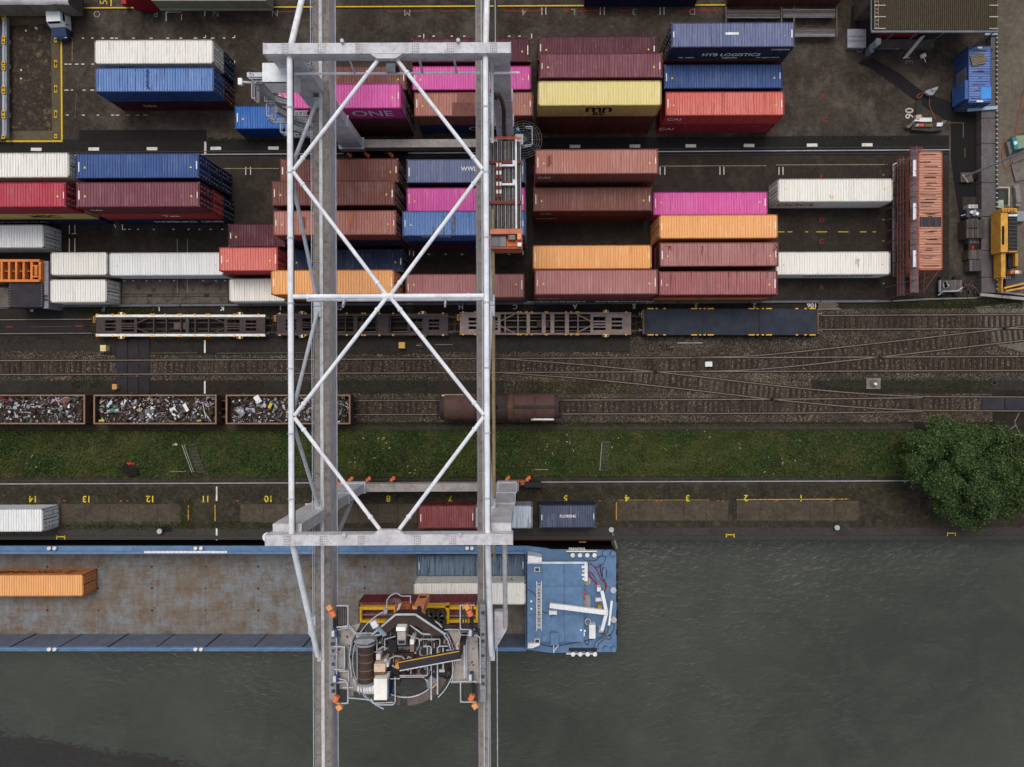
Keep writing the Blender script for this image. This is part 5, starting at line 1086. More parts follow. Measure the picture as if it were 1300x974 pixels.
for i in range(2): p_, q_ = P(624.5 + i * 9, 313.5, 17.5), P(633 + i * 9, 299, 17.5); MB().box(p_.x, q_.x, p_.y, q_.y, 17.2, 17.45).build('window', paint((46, 54, 70), .1, 0, .25), mp)
p_, q_ = P(646, 305, 18.0), P(653.5, 299.5, 18.0); MB().box(p_.x, q_.x, p_.y, q_.y, 17.9, 17.96).build('window', paint((38, 34, 36), .1, 0, .3), mp)
MB().tube(P(626.5, 318, 15.8), P(626.5, 636, 15.8), .10, 8).build('festoon_rail', paint((140, 120, 88), .5, .3), cr)

# ================================================================ TROLLEY
tz = 18.2
tr = thing('crane_trolley', 'crane trolley full of machinery, drums and handrails standing on the two girders over the barge', 'crane trolley', P(510, 840, 17.7))
CONC = paint((158, 150, 144), .6, .08, .85, dirt=(92, 84, 76)); GR = paint((132, 134, 138), .4, .1); DG = paint((70, 66, 66), .45, .2, .8); CH = paint((62, 50, 46), .4, .3, .6)
def tb(x0, y0, x1, y1, z0, z1, name, mat, rz=None):
    a, b = P(x0, y1, z1), P(x1, y0, z1); return MB().box(a.x, b.x, a.y, b.y, z0, z1).build(name, mat, tr)
tb(415, 776, 424, 888, tz - .4, tz + .5, 'end_carriage', GR); tb(607, 768, 614, 892, tz - .4, tz + .5, 'end_carriage', GR)
def tp(pts, z0, z1, name, mat): return MB().prism([tuple(P(a, b, z1)[:2]) for a, b in pts], z0, z1).build(name, mat, tr)
tp([(424, 798), (455, 792), (446, 812), (443, 835), (446, 858), (458, 878), (424, 874)], tz, tz + .35, 'deck_plate', CONC)
tp([(566, 800), (604, 806), (606, 868), (570, 868), (574, 852), (578, 830), (572, 812)], tz, tz + .35, 'deck_plate', CONC)
tp([(455, 792), (566, 800), (572, 812), (560, 822), (452, 826), (446, 812)], tz - .1, tz + .2, 'deck_plate', DG)
tb(452, 824, 505, 872, tz - .3, tz + .1, 'deck_plate', DG); tb(505, 824, 572, 857, tz - .4, tz, 'deck_plate', CH)
for i in range(11): tb(462 + i * 10.4, 801, 462.9 + i * 10.4, 826, tz + .2, tz + .32, 'deck_rib', GR)
# dark trapezoid hood (slewing guard)
hood = [(480, 799), (502, 782), (524, 782), (560, 806), (552, 806), (524, 792), (503, 792), (487, 803)]
tp([(478, 800), (500, 781), (525, 781), (562, 807), (548, 808), (524, 794), (502, 794), (486, 806)], tz + .2, tz + 1.6, 'guard_plate', CH)
def tpath(pts, z, r=.05, name='handrail', mat=None): return MB().path([P(a, b, z) for a, b in pts], r, 6).build(name, mat or GAL, tr)
tpath([(470, 806), (500, 780.5), (525, 780.5), (563, 806)], tz + 1.7, .09)
rim = [(450, 807), (480, 805), (500, 792), (516, 791), (534, 804), (561, 805), (566, 812), (570, 824)]
for dz, off in ((.5, 0), (1.0, 0), (1.5, 0)): tpath([(a, b + dz * 1.0) for a, b in rim], tz + dz, .05)
for a, b in rim + [(490, 798.5), (525, 797.5), (547, 804.5), (465, 806)]: MB().tube(P(a, b, tz + .2), P(a, b + 1.5, tz + 1.5), .045, 5).build('rail_post', GAL, tr)
# slewing ring
c = P(513, 836, tz)
for a0, a1, nm in ((200, 262, 0), (272, 335, 1)): MB().ring((c.x, c.y - .2), 3.0, 3.75, tz - .3, tz + .1, a0, a1, 14).build('ring_girder', paint((98, 88, 84), .5, .2), tr)
MB().ring((c.x, c.y - .2), 2.98, 3.03, tz + .1, tz + .25, 200, 335, 24).build('ring_rail', CT, tr)
MB().ring((c.x + .1, c.y), 4.45, 4.52, tz + .35, tz + .5, 115, 245, 24).build('ring_rail', GAL, tr); MB().ring((c.x - .05, c.y), 4.15, 4.19, tz + .35, tz + .5, -48, 52, 24).build('ring_rail', CT, tr)
tp([(538, 866), (544, 858), (552, 864), (549, 872), (541, 876)], tz, tz + .4, 'deck_plate', GR)
# hoist drum
a, b = P(462, 817, tz + 1.5), P(462, 866, tz + 1.5)
dr = MB().tube(a, b, .62, 22).build('hoist_drum', paint((78, 64, 58), .35, .25, .5), tr)
for k in range(24): q = a.lerp(b, (k + .5) / 24); MB().tube(q - Vector((0, .03, 0)), q + Vector((0, .03, 0)), .655, 20).build('rope_turn', paint((66, 52, 46), .3, .2, .4) if k % 5 else paint((104, 94, 88), .3), dr)
for q in (a, b): MB().tube(q + Vector((0, -.08, 0)), q + Vector((0, .08, 0)), .8, 22).build('drum_flange', GR, tr)
tb(450, 816, 453.5, 866, tz, tz + 1.0, 'drum_frame', GR); tb(470, 816, 473, 866, tz, tz + 1.1, 'drum_frame', CH)
tp([(446, 815), (452, 812), (470, 811), (474, 814), (463, 819), (452, 818)], tz + 1.2, tz + 2.3, 'drum_cover', GR)
a = P(460, 873, tz + 1.4); MB().tube(a, a + Vector((.9, 0, 0)), .5, 14).tube(a + Vector((-.5, 0, 0)), a, .38, 12).build('hoist_motor', paint((214, 214, 214), .25, .05), tr); MB().tube(a + Vector((.9, 0, 0)), a + Vector((1.15, 0, 0)), .62, 14).build('coupling_disc', paint((196, 194, 190), .3), tr)
for k in range(5): MB().tube(a + Vector((-.35 + k * .25, 0, 0)), a + Vector((-.31 + k * .25, 0, 0)), .55, 14).build('cooling_fin', paint((180, 180, 182), .2), tr)
tb(472, 862, 488.5, 889, tz, tz + 2.2, 'electric_house', paint((228, 226, 216), .12, .15, .6, dirt=(150, 140, 120))); tb(488.7, 864, 491.5, 886, tz, tz + 1.6, 'house_side', paint((40, 56, 96), .2), )
tb(472.3, 843, 486.5, 853.5, tz, tz + 1.9, 'transformer_box', paint((204, 180, 158), .5, .35)); tb(472.3, 854, 486.5, 861, tz, tz + 1.5, 'transformer_box', paint((120, 96, 80), .5, .4))
tb(475, 830.5, 480.5, 838, tz, tz + 1.5, 'relay_box', paint((206, 196, 190), .3, .1)); tb(487, 842, 491, 847, tz, tz + 1.6, 'relay_box', paint((198, 198, 196), .3)); tb(485, 837, 489, 842, tz, tz + 1.4, 'relay_box', CG2)
tb(491, 813, 501, 829, tz, tz + 1.3, 'machine_cover', DARK); tb(487, 842, 504, 856, tz, tz + .7, 'machine_cover', DARK)
tb(500.5, 796.8, 512.5, 801.5, tz + .2, tz + 2.4, 'lamp_housing', paint((236, 234, 228), .1)); tb(502, 802, 512.5, 812.5, tz, tz + 1.9, 'control_box', paint((168, 160, 152), .4, .1)); tb(502, 813, 512.5, 819, tz, tz + 1.8, 'control_box', GR); tb(503.5, 814, 511, 817.5, tz + 1.8, tz + 1.84, 'window', DARK)
tb(518, 812.5, 523, 818.5, tz, tz + 1.8, 'relay_box', paint((222, 218, 212), .2)); tb(518, 818.8, 523, 828, tz, tz + 1.5, 'relay_box', paint((132, 112, 104), .4, .3))
for i in range(2): MB().tube(P(478 + i * 24, 823.5 - i, tz + .5), P(500 + i * 34, 823.5 - i * .6, tz + .5), .14, 8).build('hydraulic_pipe', paint((92, 108, 126), .3), tr)
for x, y in ((537, 828), (536, 853)):
    q = P(x, y, tz + .6)
    for k, rr in enumerate((.62, .5, .34)): MB().tube(q + Vector((0, -.05 + k * .08 - .08, k * .05)), q + Vector((0, .05 + k * .08 - .08, k * .05 + .06)), rr, 18).build('rope_sheave', GR if k % 2 else CH, tr)
tb(535.8, 829, 538.6, 853, tz + .2, tz + .7, 'sheave_shaft', GR); tb(519, 829, 523, 856, tz - .2, tz + .35, 'beam', CH); tb(490, 829.5, 520, 834, tz - .2, tz + .3, 'beam', CH); tb(545, 822, 552, 856, tz - .2, tz + .02, 'beam', DG)
tb(530, 838, 533, 843, tz, tz + .5, 'junction_box', flat((196, 150, 50)))
for pts in ([(491, 837), (499, 833), (508, 834), (514, 840)], [(512, 842), (516, 834), (520, 836), (519, 856)], [(495, 845), (502, 849), (512, 846), (516, 852)], [(476, 826), (484, 821), (489, 824)]): tpath(pts, tz + .9, .07, 'hose', paint((160, 158, 156), .3))
tb(499, 838, 508, 847.5, tz, tz + 1.2, 'swivel_base', paint((122, 92, 84), .4, .3)); q = P(503.5, 844, tz + 1.5); MB().tube(q, q + Vector((0, 0, .3)), .22, 12).build('swivel_pin', flat((206, 150, 60)), tr)
# boom arm
A, B = P(504.5, 845, tz + 2.3), P(582, 831, tz + 2.3); MB().bar(A, B, .62, .5).build('boom_arm', paint((46, 46, 50), .3, .05, .6), tr)
nrm = (B - A).normalized().cross(Vector((0, 0, 1))); 
MB().bar(A - nrm * .34 + Vector((0, 0, .26)), B - nrm * .34 + Vector((0, 0, .26)), .07, .05).build('yellow_edge', flat((206, 150, 50)), tr); MB().bar(A + nrm * .34 + Vector((0, 0, .2)), B + nrm * .34 + Vector((0, 0, .2)), .09, .12).build('arm_edge', CG, tr)
MB().bar(B, P(584, 818, tz + 2.3), .3, .3).build('arm_tip', DARK, tr); tb(581, 815.5, 588, 820, tz + .4, tz + 2.5, 'hinge_block', DARK); tb(577, 818, 581.5, 831, tz + .35, tz + 1.0, 'relay_box', paint((206, 196, 184), .3)); tb(578.3, 820, 580.3, 823, tz + 1.0, tz + 1.2, 'button_box', flat((190, 96, 50)))
tb(586, 806, 588.6, 862, tz + .35, tz + .6, 'cable_channel', CG)
# ladders / gangway south
for x in (545, 553): MB().bar(P(x, 822, tz + 1.0), P(x - .2, 889 - (x - 545) * .9, tz + .8), .11, .12).build('gangway_rail', GAL, tr)
for i in range(13): y = 826 + i * 3.9; MB().bar(P(545.6, y + 1.5, tz + .2), P(552.6, y - .5, tz + .2), .12, .04).build('gangway_tread', DG, tr)
MB().bar(P(546, 874, tz + .8), P(553, 868, tz + .8), .1, .1).build('gangway_bar', flat((200, 150, 60)), tr)
tpath([(535, 821), (543, 821), (546, 824)], tz + 1.1); tpath([(553, 824), (555, 821), (566, 821)], tz + 1.1); tpath([(560, 823), (560, 851)], tz + 1.1, .07); tpath([(555, 852), (562, 852)], tz + .9, .14)
# small machinery clutter on the trolley deck
rc = random.Random(21)
for i in range(70):
    px, py = rc.uniform(474, 566), rc.uniform(808, 858)
    if 500 < px < 585 and abs(py - (845 - (px - 504) * .18)) < 4: continue
    z1 = tz + rc.uniform(.25, 1.0); w1, h1 = rc.uniform(.8, 3.2), rc.uniform(.8, 3.2)
    tb(px, py, px + w1, py + h1, tz, z1, rc.choice(['valve_block', 'junction_box', 'terminal_box']), rc.choice([DARK, DARK, CH, DG, GR, paint((168, 164, 160), .3), paint((110, 84, 70), .4, .4), paint((64, 74, 92), .3)]))
for i in range(26):
    px, py = rc.uniform(476, 562), rc.uniform(806, 856); L_ = rc.uniform(5, 16); hz = rc.random() < .5
    tpath([(px, py), (px + (L_ if hz else 0), py + (0 if hz else min(L_, 858 - py)))], tz + rc.uniform(.3, 1.1), rc.uniform(.035, .06), 'pipe', rc.choice([GAL, GR, CH, paint((150, 96, 70), .3, .3)]))
for x0 in (426, 590): 
    for k in range(9): px, py = x0 + rc.uniform(0, 16), 806 + rc.uniform(0, 56); tb(px, py, px + rc.uniform(.8, 2), py + rc.uniform(.8, 2.4), tz + .35, tz + rc.uniform(.4, .6), 'hatch', rc.choice([DG, GR, DARK]))
for k in range(12): tb(416.5 + rc.uniform(0, 3), 782 + k * 8.6, 421.5, 785 + k * 8.6, tz + .5, tz + rc.uniform(.55, .8), 'fitting', rc.choice([GR, DG])); tb(608.5, 778 + k * 9, 612.5, 781 + k * 9, tz + .5, tz + rc.uniform(.55, .8), 'fitting', rc.choice([GR, DG]))
for z in (.55, 1.1):
    for pts in ([(452, 806), (452, 812), (476, 812)], [(476, 812), (476, 828), (470, 828)], [(486, 826), (486, 812), (500, 808)], [(514, 806), (530, 812), (556, 812), (556, 821)], [(530, 812), (530, 820)], [(540, 822), (540, 858), (505, 858)], [(505, 860), (534, 860), (541, 866)], [(489, 862), (505, 862)], [(564, 826), (572, 826), (572, 866)], [(428, 852), (440, 852), (440, 864)], [(590, 812), (590, 862)], [(425, 810), (425, 862)], [(444, 812), (441, 834), (444, 860)]): tpath(pts, tz + z, .045)
# corner baskets with rails and orange drives
def basket(x0, y0, x1, y1, openx):
    m = MB(); n = 5
    for i in range(n): x = x0 + (x1 - x0) * (i + .5) / n; m.bar(P(x, y0, tz), P(x, y1, tz), .12, .05)
    m.build('basket_floor', DG, tr)
    for z in (.55, 1.1):
        if openx > 0: tpath([(x0, y0), (x1 - 2, y0), (x1, y0 + 2), (x1, y1 - 2), (x1 - 2, y1), (x0, y1)], tz + z, .055)
        else: tpath([(x1, y0), (x0 + 2, y0), (x0, y0 + 2), (x0, y1 - 2), (x0 + 2, y1), (x1, y1)], tz + z, .055)
    for x, y in ((x0, y0), (x1, y0), (x0, y1), (x1, y1)): MB().tube(P(x, y, tz), P(x, y, tz + 1.1), .05, 5).build('rail_post', GAL, tr)
basket(425, 769, 439.5, 796, 1); basket(424, 866, 439, 893, 1); basket(582, 769, 600, 800, -1); basket(582, 866, 602, 892, -1); basket(422, 821, 435, 850, 1)
for (x, y, sg, x2) in ((420, 777, 1, 0), (424, 889, -1, 0), (594, 777, 1, 1), (596, 888, -1, 1)):
    q = P(x, y, tz + 1.2); MB().tube(q + Vector((-.1, .1 * sg, 0)), q + Vector((.1, -.35 * sg, .0)), .24, 14).build('drive_motor', ORB, tr)
    MB().cbox(q + Vector((-.2 if sg > 0 else .3, .42 if sg > 0 else -.5, .1)), (.42, .42, .4), .6).build('gearbox', paint((222, 150, 96), .15), tr)
    MB().tube(q + Vector((.15, -.55 * sg, 0)), q + Vector((.15, -1.3 * sg, 0)), .14, 8).build('drive_shaft', DARK, tr); MB().cbox(q + Vector((.2 if sg > 0 else .0, -1.75 * sg if sg > 0 else 1.8, -.2)), (.3, .62, .5)).build('brake_box', paint((58, 74, 110), .3), tr); MB().cbox(q + Vector((.05 if sg > 0 else -.1, -1.75 * sg if sg > 0 else 1.8, .08)), (.22, .5, .1)).build('brake_lid', paint((196, 192, 184), .3), tr)
for z in (.5, 1.0):
    for off in (0, 1): tpath([(424, 800 - off * 3), (441, 797 - off * 3), (450, 806 - off * 2), (470, 806 - off * 2)], tz + z, .05); tpath([(427, 805), (427, 816), (434, 820), (437, 824), (437, 848)], tz + z, .05)
    tpath([(562, 800), (580, 800), (582, 807), (604, 808), (607, 811), (607, 868)], tz + z, .05); tpath([(432, 873), (446, 873)], tz + z, .05); tpath([(439, 886), (461, 888), (470, 890)], tz + z, .05)
    tpath([(468, 887), (474, 895), (496, 895), (499, 891), (499, 860)], tz + z, .055); tpath([(470, 893), (496, 892)], tz + z, .05)
    tpath([(569, 866), (590, 866), (602, 867)], tz + z, .05); tpath([(424, 861), (437, 864), (440, 870)], tz + z, .05)
tpath([(446, 862), (460, 884), (472, 893)], tz + .6, .07); tb(440, 878, 446, 884, tz, tz + .1, 'deck_plate', GR)
tb(440, 866, 455, 878, tz, tz + .3, 'deck_plate', paint((128, 130, 132), .6, .1))
q = P(479, 799, tz + 2.2); MB().cbox(q + Vector((-.35, .45, .1)), (.5, .55, .3), .5).build('floodlight', CT, tr); MB().bar(q + Vector((-.2, .2, 0)), q + Vector((.4, -.6, -.4)), .3, .25).build('lamp_arm', paint((130, 146, 160), .3), tr)
# beams below the trolley that carry the ring
tb(424, 862, 607, 866, tz - .9, tz - .3, 'under_beam', DG); tb(424, 800, 607, 806, tz - .9, tz - .3, 'under_beam', DG)

# operator cab under the trolley
cb = thing('operator_cab', 'orange operator cab and stair hanging below the crane trolley', 'crane cab', P(525, 770, 11))
a, b = P(522, 782, 13.5), P(535, 771, 13.5); MB().box(a.x, b.x, a.y, b.y, 9.4, 13.5).build('cabin', paint((222, 140, 96), .15, .05, .5), cb)
MB().box(a.x - .06, b.x + .06, a.y - .06, b.y + .06, 13.5, 13.58).build('roof', paint((226, 148, 104), .15, .05, .5), cb); 
MB().box(a.x + .15, b.x - .15, b.y, b.y + .04, 10.2, 10.9).build('window', paint((70, 62, 60), .05, 0, .2), cb)
a, b = P(499, 778, 12), P(519, 768, 12); MB().box(a.x, b.x, a.y, b.y, 11.0, 12).build('landing', ORM, cb)
for i in range(5): x = a.x + (b.x - a.x) * (i + .5) / 5; MB().box(x - .1, x + .1, a.y + .1, b.y - .1, 12, 12.1).build('landing_rib', paint((150, 84, 58), .3), cb)
for z in (.5, 1.0): MB().path([P(489, 778, 12 + z), P(489, 762, 12 + z), P(494, 756, 12 + z), P(501, 753, 12 + z), P(508, 757, 12 + z), (P(519, 757, 12 + z)), P(519, 766, 12 + z)], .055, 5).build('handrail', GAL, cb)
for x, y in ((489, 778), (489, 762), (494, 756), (501, 753), (508, 757), (519, 757), (508, 766)): MB().tube(P(x, y, 11.6), P(x, y, 13), .045, 5).build('rail_post', GAL, cb)
for i in range(8): MB().bar(P(490.5 + i * 2.1, 759 + abs(i - 4) * .5, 11.8), P(492 + i * 2.1, 765, 11.8), .06, .06).build('grating_bar', GR, cb)
MB().tube(P(512, 781, 17), P(512, 776, 13.5), .2, 8).tube(P(530, 781, 17), P(530, 772, 13.6), .2, 8).build('cab_hanger', DG, cb)
MB().bar(P(500, 784, 15), P(506, 767, 12.6), .12, .2).build('white_rail', CT, cb)

# ================================================================ SPREADER
sp_ = thing('container_spreader', 'yellow container spreader clamped on the maroon container below the trolley', 'spreader', P(530, 780, 4.4))
SY = paint((214, 166, 40), .25, .12, .55); zs = 5.1
def sb(x0, y0, x1, y1, z0, z1, name, mat): a, b = P(x0, y1, z1), P(x1, y0, z1); return MB().box(a.x, b.x, a.y, b.y, z0, z1).build(name, mat, sp_)
sb(456, 770.5, 604, 774.2, 4.5, zs, 'side_beam', SY); sb(456, 787.5, 604, 791, 4.5, zs, 'side_beam', SY)
for x in (454.5, 602): sb(x, 770.3, x + 2.6, 791.2, 4.36, zs + .06, 'end_beam', SY)
sb(563.5, 769.5, 568, 792.5, 4.5, zs + .5, 'cross_beam', SY); sb(533, 769.5, 538, 792.5, 4.5, zs + .5, 'cross_beam', SY); sb(533, 769.6, 568, 772.0, 4.6, zs + .5, 'top_beam', SY); sb(498, 769.5, 502, 792.5, 4.5, zs + .3, 'cross_beam', SY)
sb(457, 780, 500, 781.2, 4.6, 4.9, 'telescopic_arm', GR); sb(568, 782, 602, 783.2, 4.6, 4.9, 'telescopic_arm', GR)
sb(540, 775, 563, 793, 4.5, 5.5, 'headblock', DARK)
for x, y in ((545, 780), (558, 780), (545, 790), (558, 790)):
    q = P(x, y, 5.9); MB().tube(q + Vector((0, 0, -.3)), q + Vector((0, 0, .1)), .55, 16).build('rope_sheave', paint((60, 52, 48), .4, .3), sp_); MB().tube(q, q + Vector((0, 0, .25)), .22, 10).build('sheave_pin', GR, sp_)
MB().bar(P(541, 776, 6), P(562, 792, 6), .3, .3).bar(P(562, 776, 6), P(541, 792, 6), .3, .3).build('headblock_brace', paint((74, 64, 58), .4, .3), sp_)
for x, y in ((545, 780), (558, 780), (545, 790), (558, 790)): MB().tube(P(x, y, 6), (P(x, y, 6).x, P(x, y, 6).y, 17.6), .035, 5).build('hoist_rope', DARK, sp_)
for x in (456.5, 603): 
    for y in (771, 790): q = P(x, y, 4.7); MB().cbox(q, (.35, .35, .5)).build('twist_lock', DARK, sp_)
sb(485, 774, 489, 779.5, 4.9, 5.6, 'control_box', CG); 

for o_ in (cr, tr, cb, sp_): 
    pv = Vector((P(510, 300).x, P(510, 300).y, 0)); Rm = Matrix.Rotation(R(.24), 4, 'Z'); o_.location = pv + (Rm @ (o_.location - pv)); o_.rotation_euler.z = R(.24)

for y, sg in ((YN, -1), (YS, 1)):
    for x in (-17.9, -15.2, -12.4, -8.2, -5.6, -2.4):
        sp2 = MB().box(x - .28, x + .28, y - .36, y + .36, ZT, ZT + .025).build('splice_plate', paint((184, 184, 186), .5, .3), cr); sp2.location = Vector(WL[sp2.name]) - Vector(WL[cr.name])
        bm2_ = MB()
        for i in range(4):
            for j in range(4): bm2_.cbox((x - .21 + i * .14, y - .27 + j * .18, ZT + .04), (.05, .05, .04))
        bb_ = bm2_.build('bolt_head', paint((120, 116, 114), .4, .4), cr); bb_['kind'] = 'stuff'
for x in (XL, XR):
    for k in range(7): y = YS + 3 + k * 4.9; MB().tube((x, y - .06, ZC), (x, y + .06, ZC), .26, 14).build('tube_collar', CG2, cr)
    MB().tube((x + .22, YS + .6, ZC - .12), (x + .22, YN - .6, ZC - .12), .035, 5).build('cable', DARK, cr)
# ================================================================ BARGE
BBL = paint((94, 122, 154), .3, .03, .5, dirt=(58, 76, 100)); BBD = paint((62, 86, 122), .35, .05, .6, dirt=(44, 54, 70)); HULL = paint((20, 20, 22), .3, .1, .5); SLT = paint((98, 106, 122), .35, .04, .7, dirt=(58, 62, 72))
bg = thing('cargo_barge', 'long blue river barge with a rusty open hold moored along the quay', 'barge', P(330, 760, WZ))
XL_, XH = P(-120, 700).x, P(668, 700).x                    # hold from beyond the left edge to the deck
yN, yNi, ySi, yS_ = YZ(693.2, -.25), YZ(703.5, 0), YZ(822.3, 0), YZ(826.8, -.25)
MB().prism([(XL_ - 4, yN), (P(640, 0).x, yN), (P(700, 0).x, YZ(696, 0)), (P(781, 0).x, YZ(697.5, 0)), (P(783.5, 0).x, YZ(700, 0)), (P(783.5, 0).x, YZ(826, 0)), (P(781, 0).x, YZ(828.5, 0)), (P(690, 0).x, YZ(829.5, 0)), (P(640, 0).x, yS_), (XL_ - 4, yS_)], WZ - 1.0, FZ - .15).build('hull_bottom', HULL, bg)
MB().box(XL_, XH, yN + .0 - .12, yN, FZ - .15, -.45).build('hull_side', HULL, bg); MB().box(XL_, XH, yS_, yS_ + .12, FZ - .15, -.45).build('hull_side', HULL, bg)
# gangways with plates
def plates(y0, y1, z0, z1, mat, name, x0=-120, x1=668, n=11):
    for i in range(n):
        a, b = P(x0 + (x1 - x0) * i / n, 0).x, P(x0 + (x1 - x0) * (i + 1) / n, 0).x
        MB().box(a + .01, b - .01, y0, y1, z0, z1).build(name, mat, bg)
plates(yNi + .28, yN - .0, -.45, -.25, BBL, 'gangway_plate'); plates(yS_, ySi - .15, -.45, -.25, BBL, 'gangway_plate')
plates(yNi, yNi + .28, -.44, .0, BBL, 'coaming'); plates(ySi - .15, ySi, -.44, .0, BBL, 'coaming')
plates(yNi + .05, yNi + .2, FZ, -.45, SLT, 'hold_wall', n=12); plates(ySi - .14, ySi - .01, FZ, -.45, SLT, 'hold_wall', n=12)
for i in range(12):
    x = P(-50 + i * 62, 0).x
    for y0, y1 in ((ySi, ySi + .05),): rw_ = .08 if i % 2 else .03; MB().box(x - rw_, x + rw_, y0, y1, FZ, -.1).build('wall_rib', paint((40, 42, 48), .3), bg)
ht = NT('hold_floor_steel'); v = ht.coords('World')
hw_ = lambda a, b: ht.coords('World', scale=(a, b, 1))
fc = ht.mix(ht.noise(v, .32, 7, .7, .40, .60), S(112, 104, 95), S(122, 130, 137))
fc = ht.mix(ht.mul(ht.noise(hw_(2.6, .5), .9, 9, .85, .46, .62), .6), fc, S(104, 84, 60))
fc = ht.mix(ht.mul(ht.noise(hw_(.5, 2.6), .9, 9, .85, .48, .64), .6), fc, S(98, 82, 64))
fc = ht.mix(ht.mul(ht.noise(v, .5, 9, .8, .50, .66), .75), fc, S(92, 72, 54))
fc = ht.mix(ht.mul(ht.noise(v, 1.7, 9, .85, .54, .66), .55), fc, S(118, 92, 54)); fc = ht.mix(ht.mul(ht.noise(v, 3, 8, .85, .54, .7), .55), fc, S(74, 62, 54))
holdm = ht.done(fc, .8)
fx = [-120, -60, -5, 60, 125, 193, 261, 328, 395, 463, 530, 600, 668]
hl = [703.5, 722, 749.5, 777, 805]
ys = [YZ(y, FZ) for y in (703.5, 719.5, 747, 775, 805.5)]; ys[0] = yNi + .05; ys[-1] = ySi - .02
for i in range(len(fx) - 1):
    for j in range(4):
        a, b = P(fx[i], 0, FZ).x, P(fx[i + 1], 0, FZ).x
        if b > XH: b = XH
        MB().box(a + .006, b - .006, ys[j + 1] + .006, ys[j] - .006, FZ - .1, FZ + random.uniform(-.012, .004)).build('floor_plate', holdm, bg)
for i in range(1, len(fx) - 1):
    for j in (1, 2, 3): x = P(fx[i], 0, FZ).x; MB().tube((x, ys[j], FZ), (x, ys[j], FZ + .03), .13 if i % 2 else .09, 10).build('lashing_pot', paint((58, 46, 42), .4, .3), bg)
MB().box(XH - .12, XH, ySi, yNi, FZ, .2).build('hold_end_wall', BBD, bg)
for px in (62, 69, 248, 255, 593, 599):
    MB().tube(P(px, 696.3, -.2), P(px, 696.3, .12), .2, 10).build('bollard', flat((222, 222, 220), .5), bg)
    MB().tube(P(px, 824.6, -.2), P(px, 824.6, .12), .2, 10).build('bollard', flat((222, 222, 220), .5), bg)
a, b = P(183, 702, .05), P(288, 702, .05); MB().box(a.x, b.x, a.y - .03, a.y + .2, .0, .06).build('gangway_ladder', CT, bg)
for i in range(18): MB().box(a.x + (b.x - a.x) * (i + .5) / 18 - .03, a.x + (b.x - a.x) * (i + .5) / 18 + .03, a.y - .06, a.y + .25, .06, .085).build('rung', GAL, bg)
# bow deck
DZ = -.5
dk_ = [(XH, yN), (P(694, 0).x, YZ(695.5, DZ)), (P(700, 0).x, YZ(697, DZ)), (P(778, 0).x, YZ(697.5, DZ)), (P(783, 0).x, YZ(701, DZ)), (P(783.5, 0).x, YZ(824, DZ)), (P(779, 0).x, YZ(828.5, DZ)), (P(700, 0).x, YZ(829.5, DZ)), (XH, yS_)]
MB().prism(dk_, FZ - .15, DZ - .02).build('bow_hull', HULL, bg); MB().prism([(x * 1.0 - (.06 if x > 11 else 0), y + (.05 if y < -20 else -.05)) for x, y in dk_], DZ - .02, DZ).build('bow_deck', BBL, bg)
def bb(x0, y0, x1, y1, z0, z1, name, mat): a, b = P(x0, y1, z1), P(x1, y0, z1); return MB().box(a.x, b.x, a.y, b.y, z0, z1).build(name, mat, bg)
RZ = .9
for i, (x0, x1) in enumerate(((669.5, 688), (688.4, 716), (716.4, 741))):
    for j, (y0, y1) in enumerate(((716, 744), (744.3, 780), (780.3, 815))): bb(x0, y0, x1, y1, DZ, RZ + random.uniform(-.008, .008), 'deckhouse_roof', BBL)
bb(669.5, 713.5, 745, 716, RZ - .1, RZ + .15, 'white_kerb', paint((196, 202, 212), .15)); bb(742, 715, 746, 738, RZ - .3, RZ + .2, 'white_cover', CT)
for i in range(4): bb(738.5 + (i % 2), 719 + i * 5, 742, 721.5 + i * 5, RZ, RZ + .35, 'vent_pipe', CT)
# white corner housings and hatches
for y0, sgn in ((706, 1), (822, -1)):
    if sgn > 0: pts = [(670, 705.5), (674, 705.5), (688, 708), (688, 714), (676, 714.5), (670, 714.5)]
    else: pts = [(670, 817), (685, 817), (685, 819), (676, 823), (670, 823)]
    MB().prism([tuple(P(a, b, 1.2)[:2]) for a, b in pts], DZ, 1.25).build('white_housing', paint((216, 218, 222), .12), bg)
for y in (723.3, 814.3): bb(678.5, y - 2.7, 685.5, y + 2.7, RZ, RZ + .3, 'hatch_frame', paint((196, 196, 196), .1)); bb(679.6, y - 1.8, 684.4, y + 1.8, RZ + .3, RZ + .33, 'hatch_glass', paint((64, 48, 44), .2, 0, .2))
bb(699, 804, 709, 819, RZ, RZ + .6, 'blue_locker', BBL); MB().path([P(703, 819, RZ), P(703, 829, RZ)], .05).path([P(704, 826, RZ), P(709, 819, RZ)], .05).build('pipe_support', CT, bg)
for x, y in ((674.5, 763.5), (674.5, 773), (737.5, 800), (742.5, 801)): MB().tube(P(x, y, RZ), P(x, y, RZ + .25), .12, 10).build('vent_cap', CT, bg)
bb(741, 803, 742.4, 808, DZ, RZ, 'vent_cap', CT)
# ladder lying on the roof
ld = MB()
for x in (681.3, 687.5): ld.bar(P(x, 738, RZ + .25), P(x, 801, RZ + .25), .07, .08)
ld.build('ladder_rail', CT, bg)
for i in range(22): MB().bar(P(681.5, 741 + i * 2.7, RZ + .25), P(687.3, 741 + i * 2.7, RZ + .25), .07, .05).build('ladder_rung', GAL, bg)
bb(682, 744, 687, 798, RZ + .02, RZ + .1, 'ladder_box', paint((196, 188, 176), .3)); 
for i in range(12): bb(682.8, 748 + i * 4, 685.2, 750 + i * 4, RZ + .1, RZ + .13, 'slot', flat((26, 26, 28)))
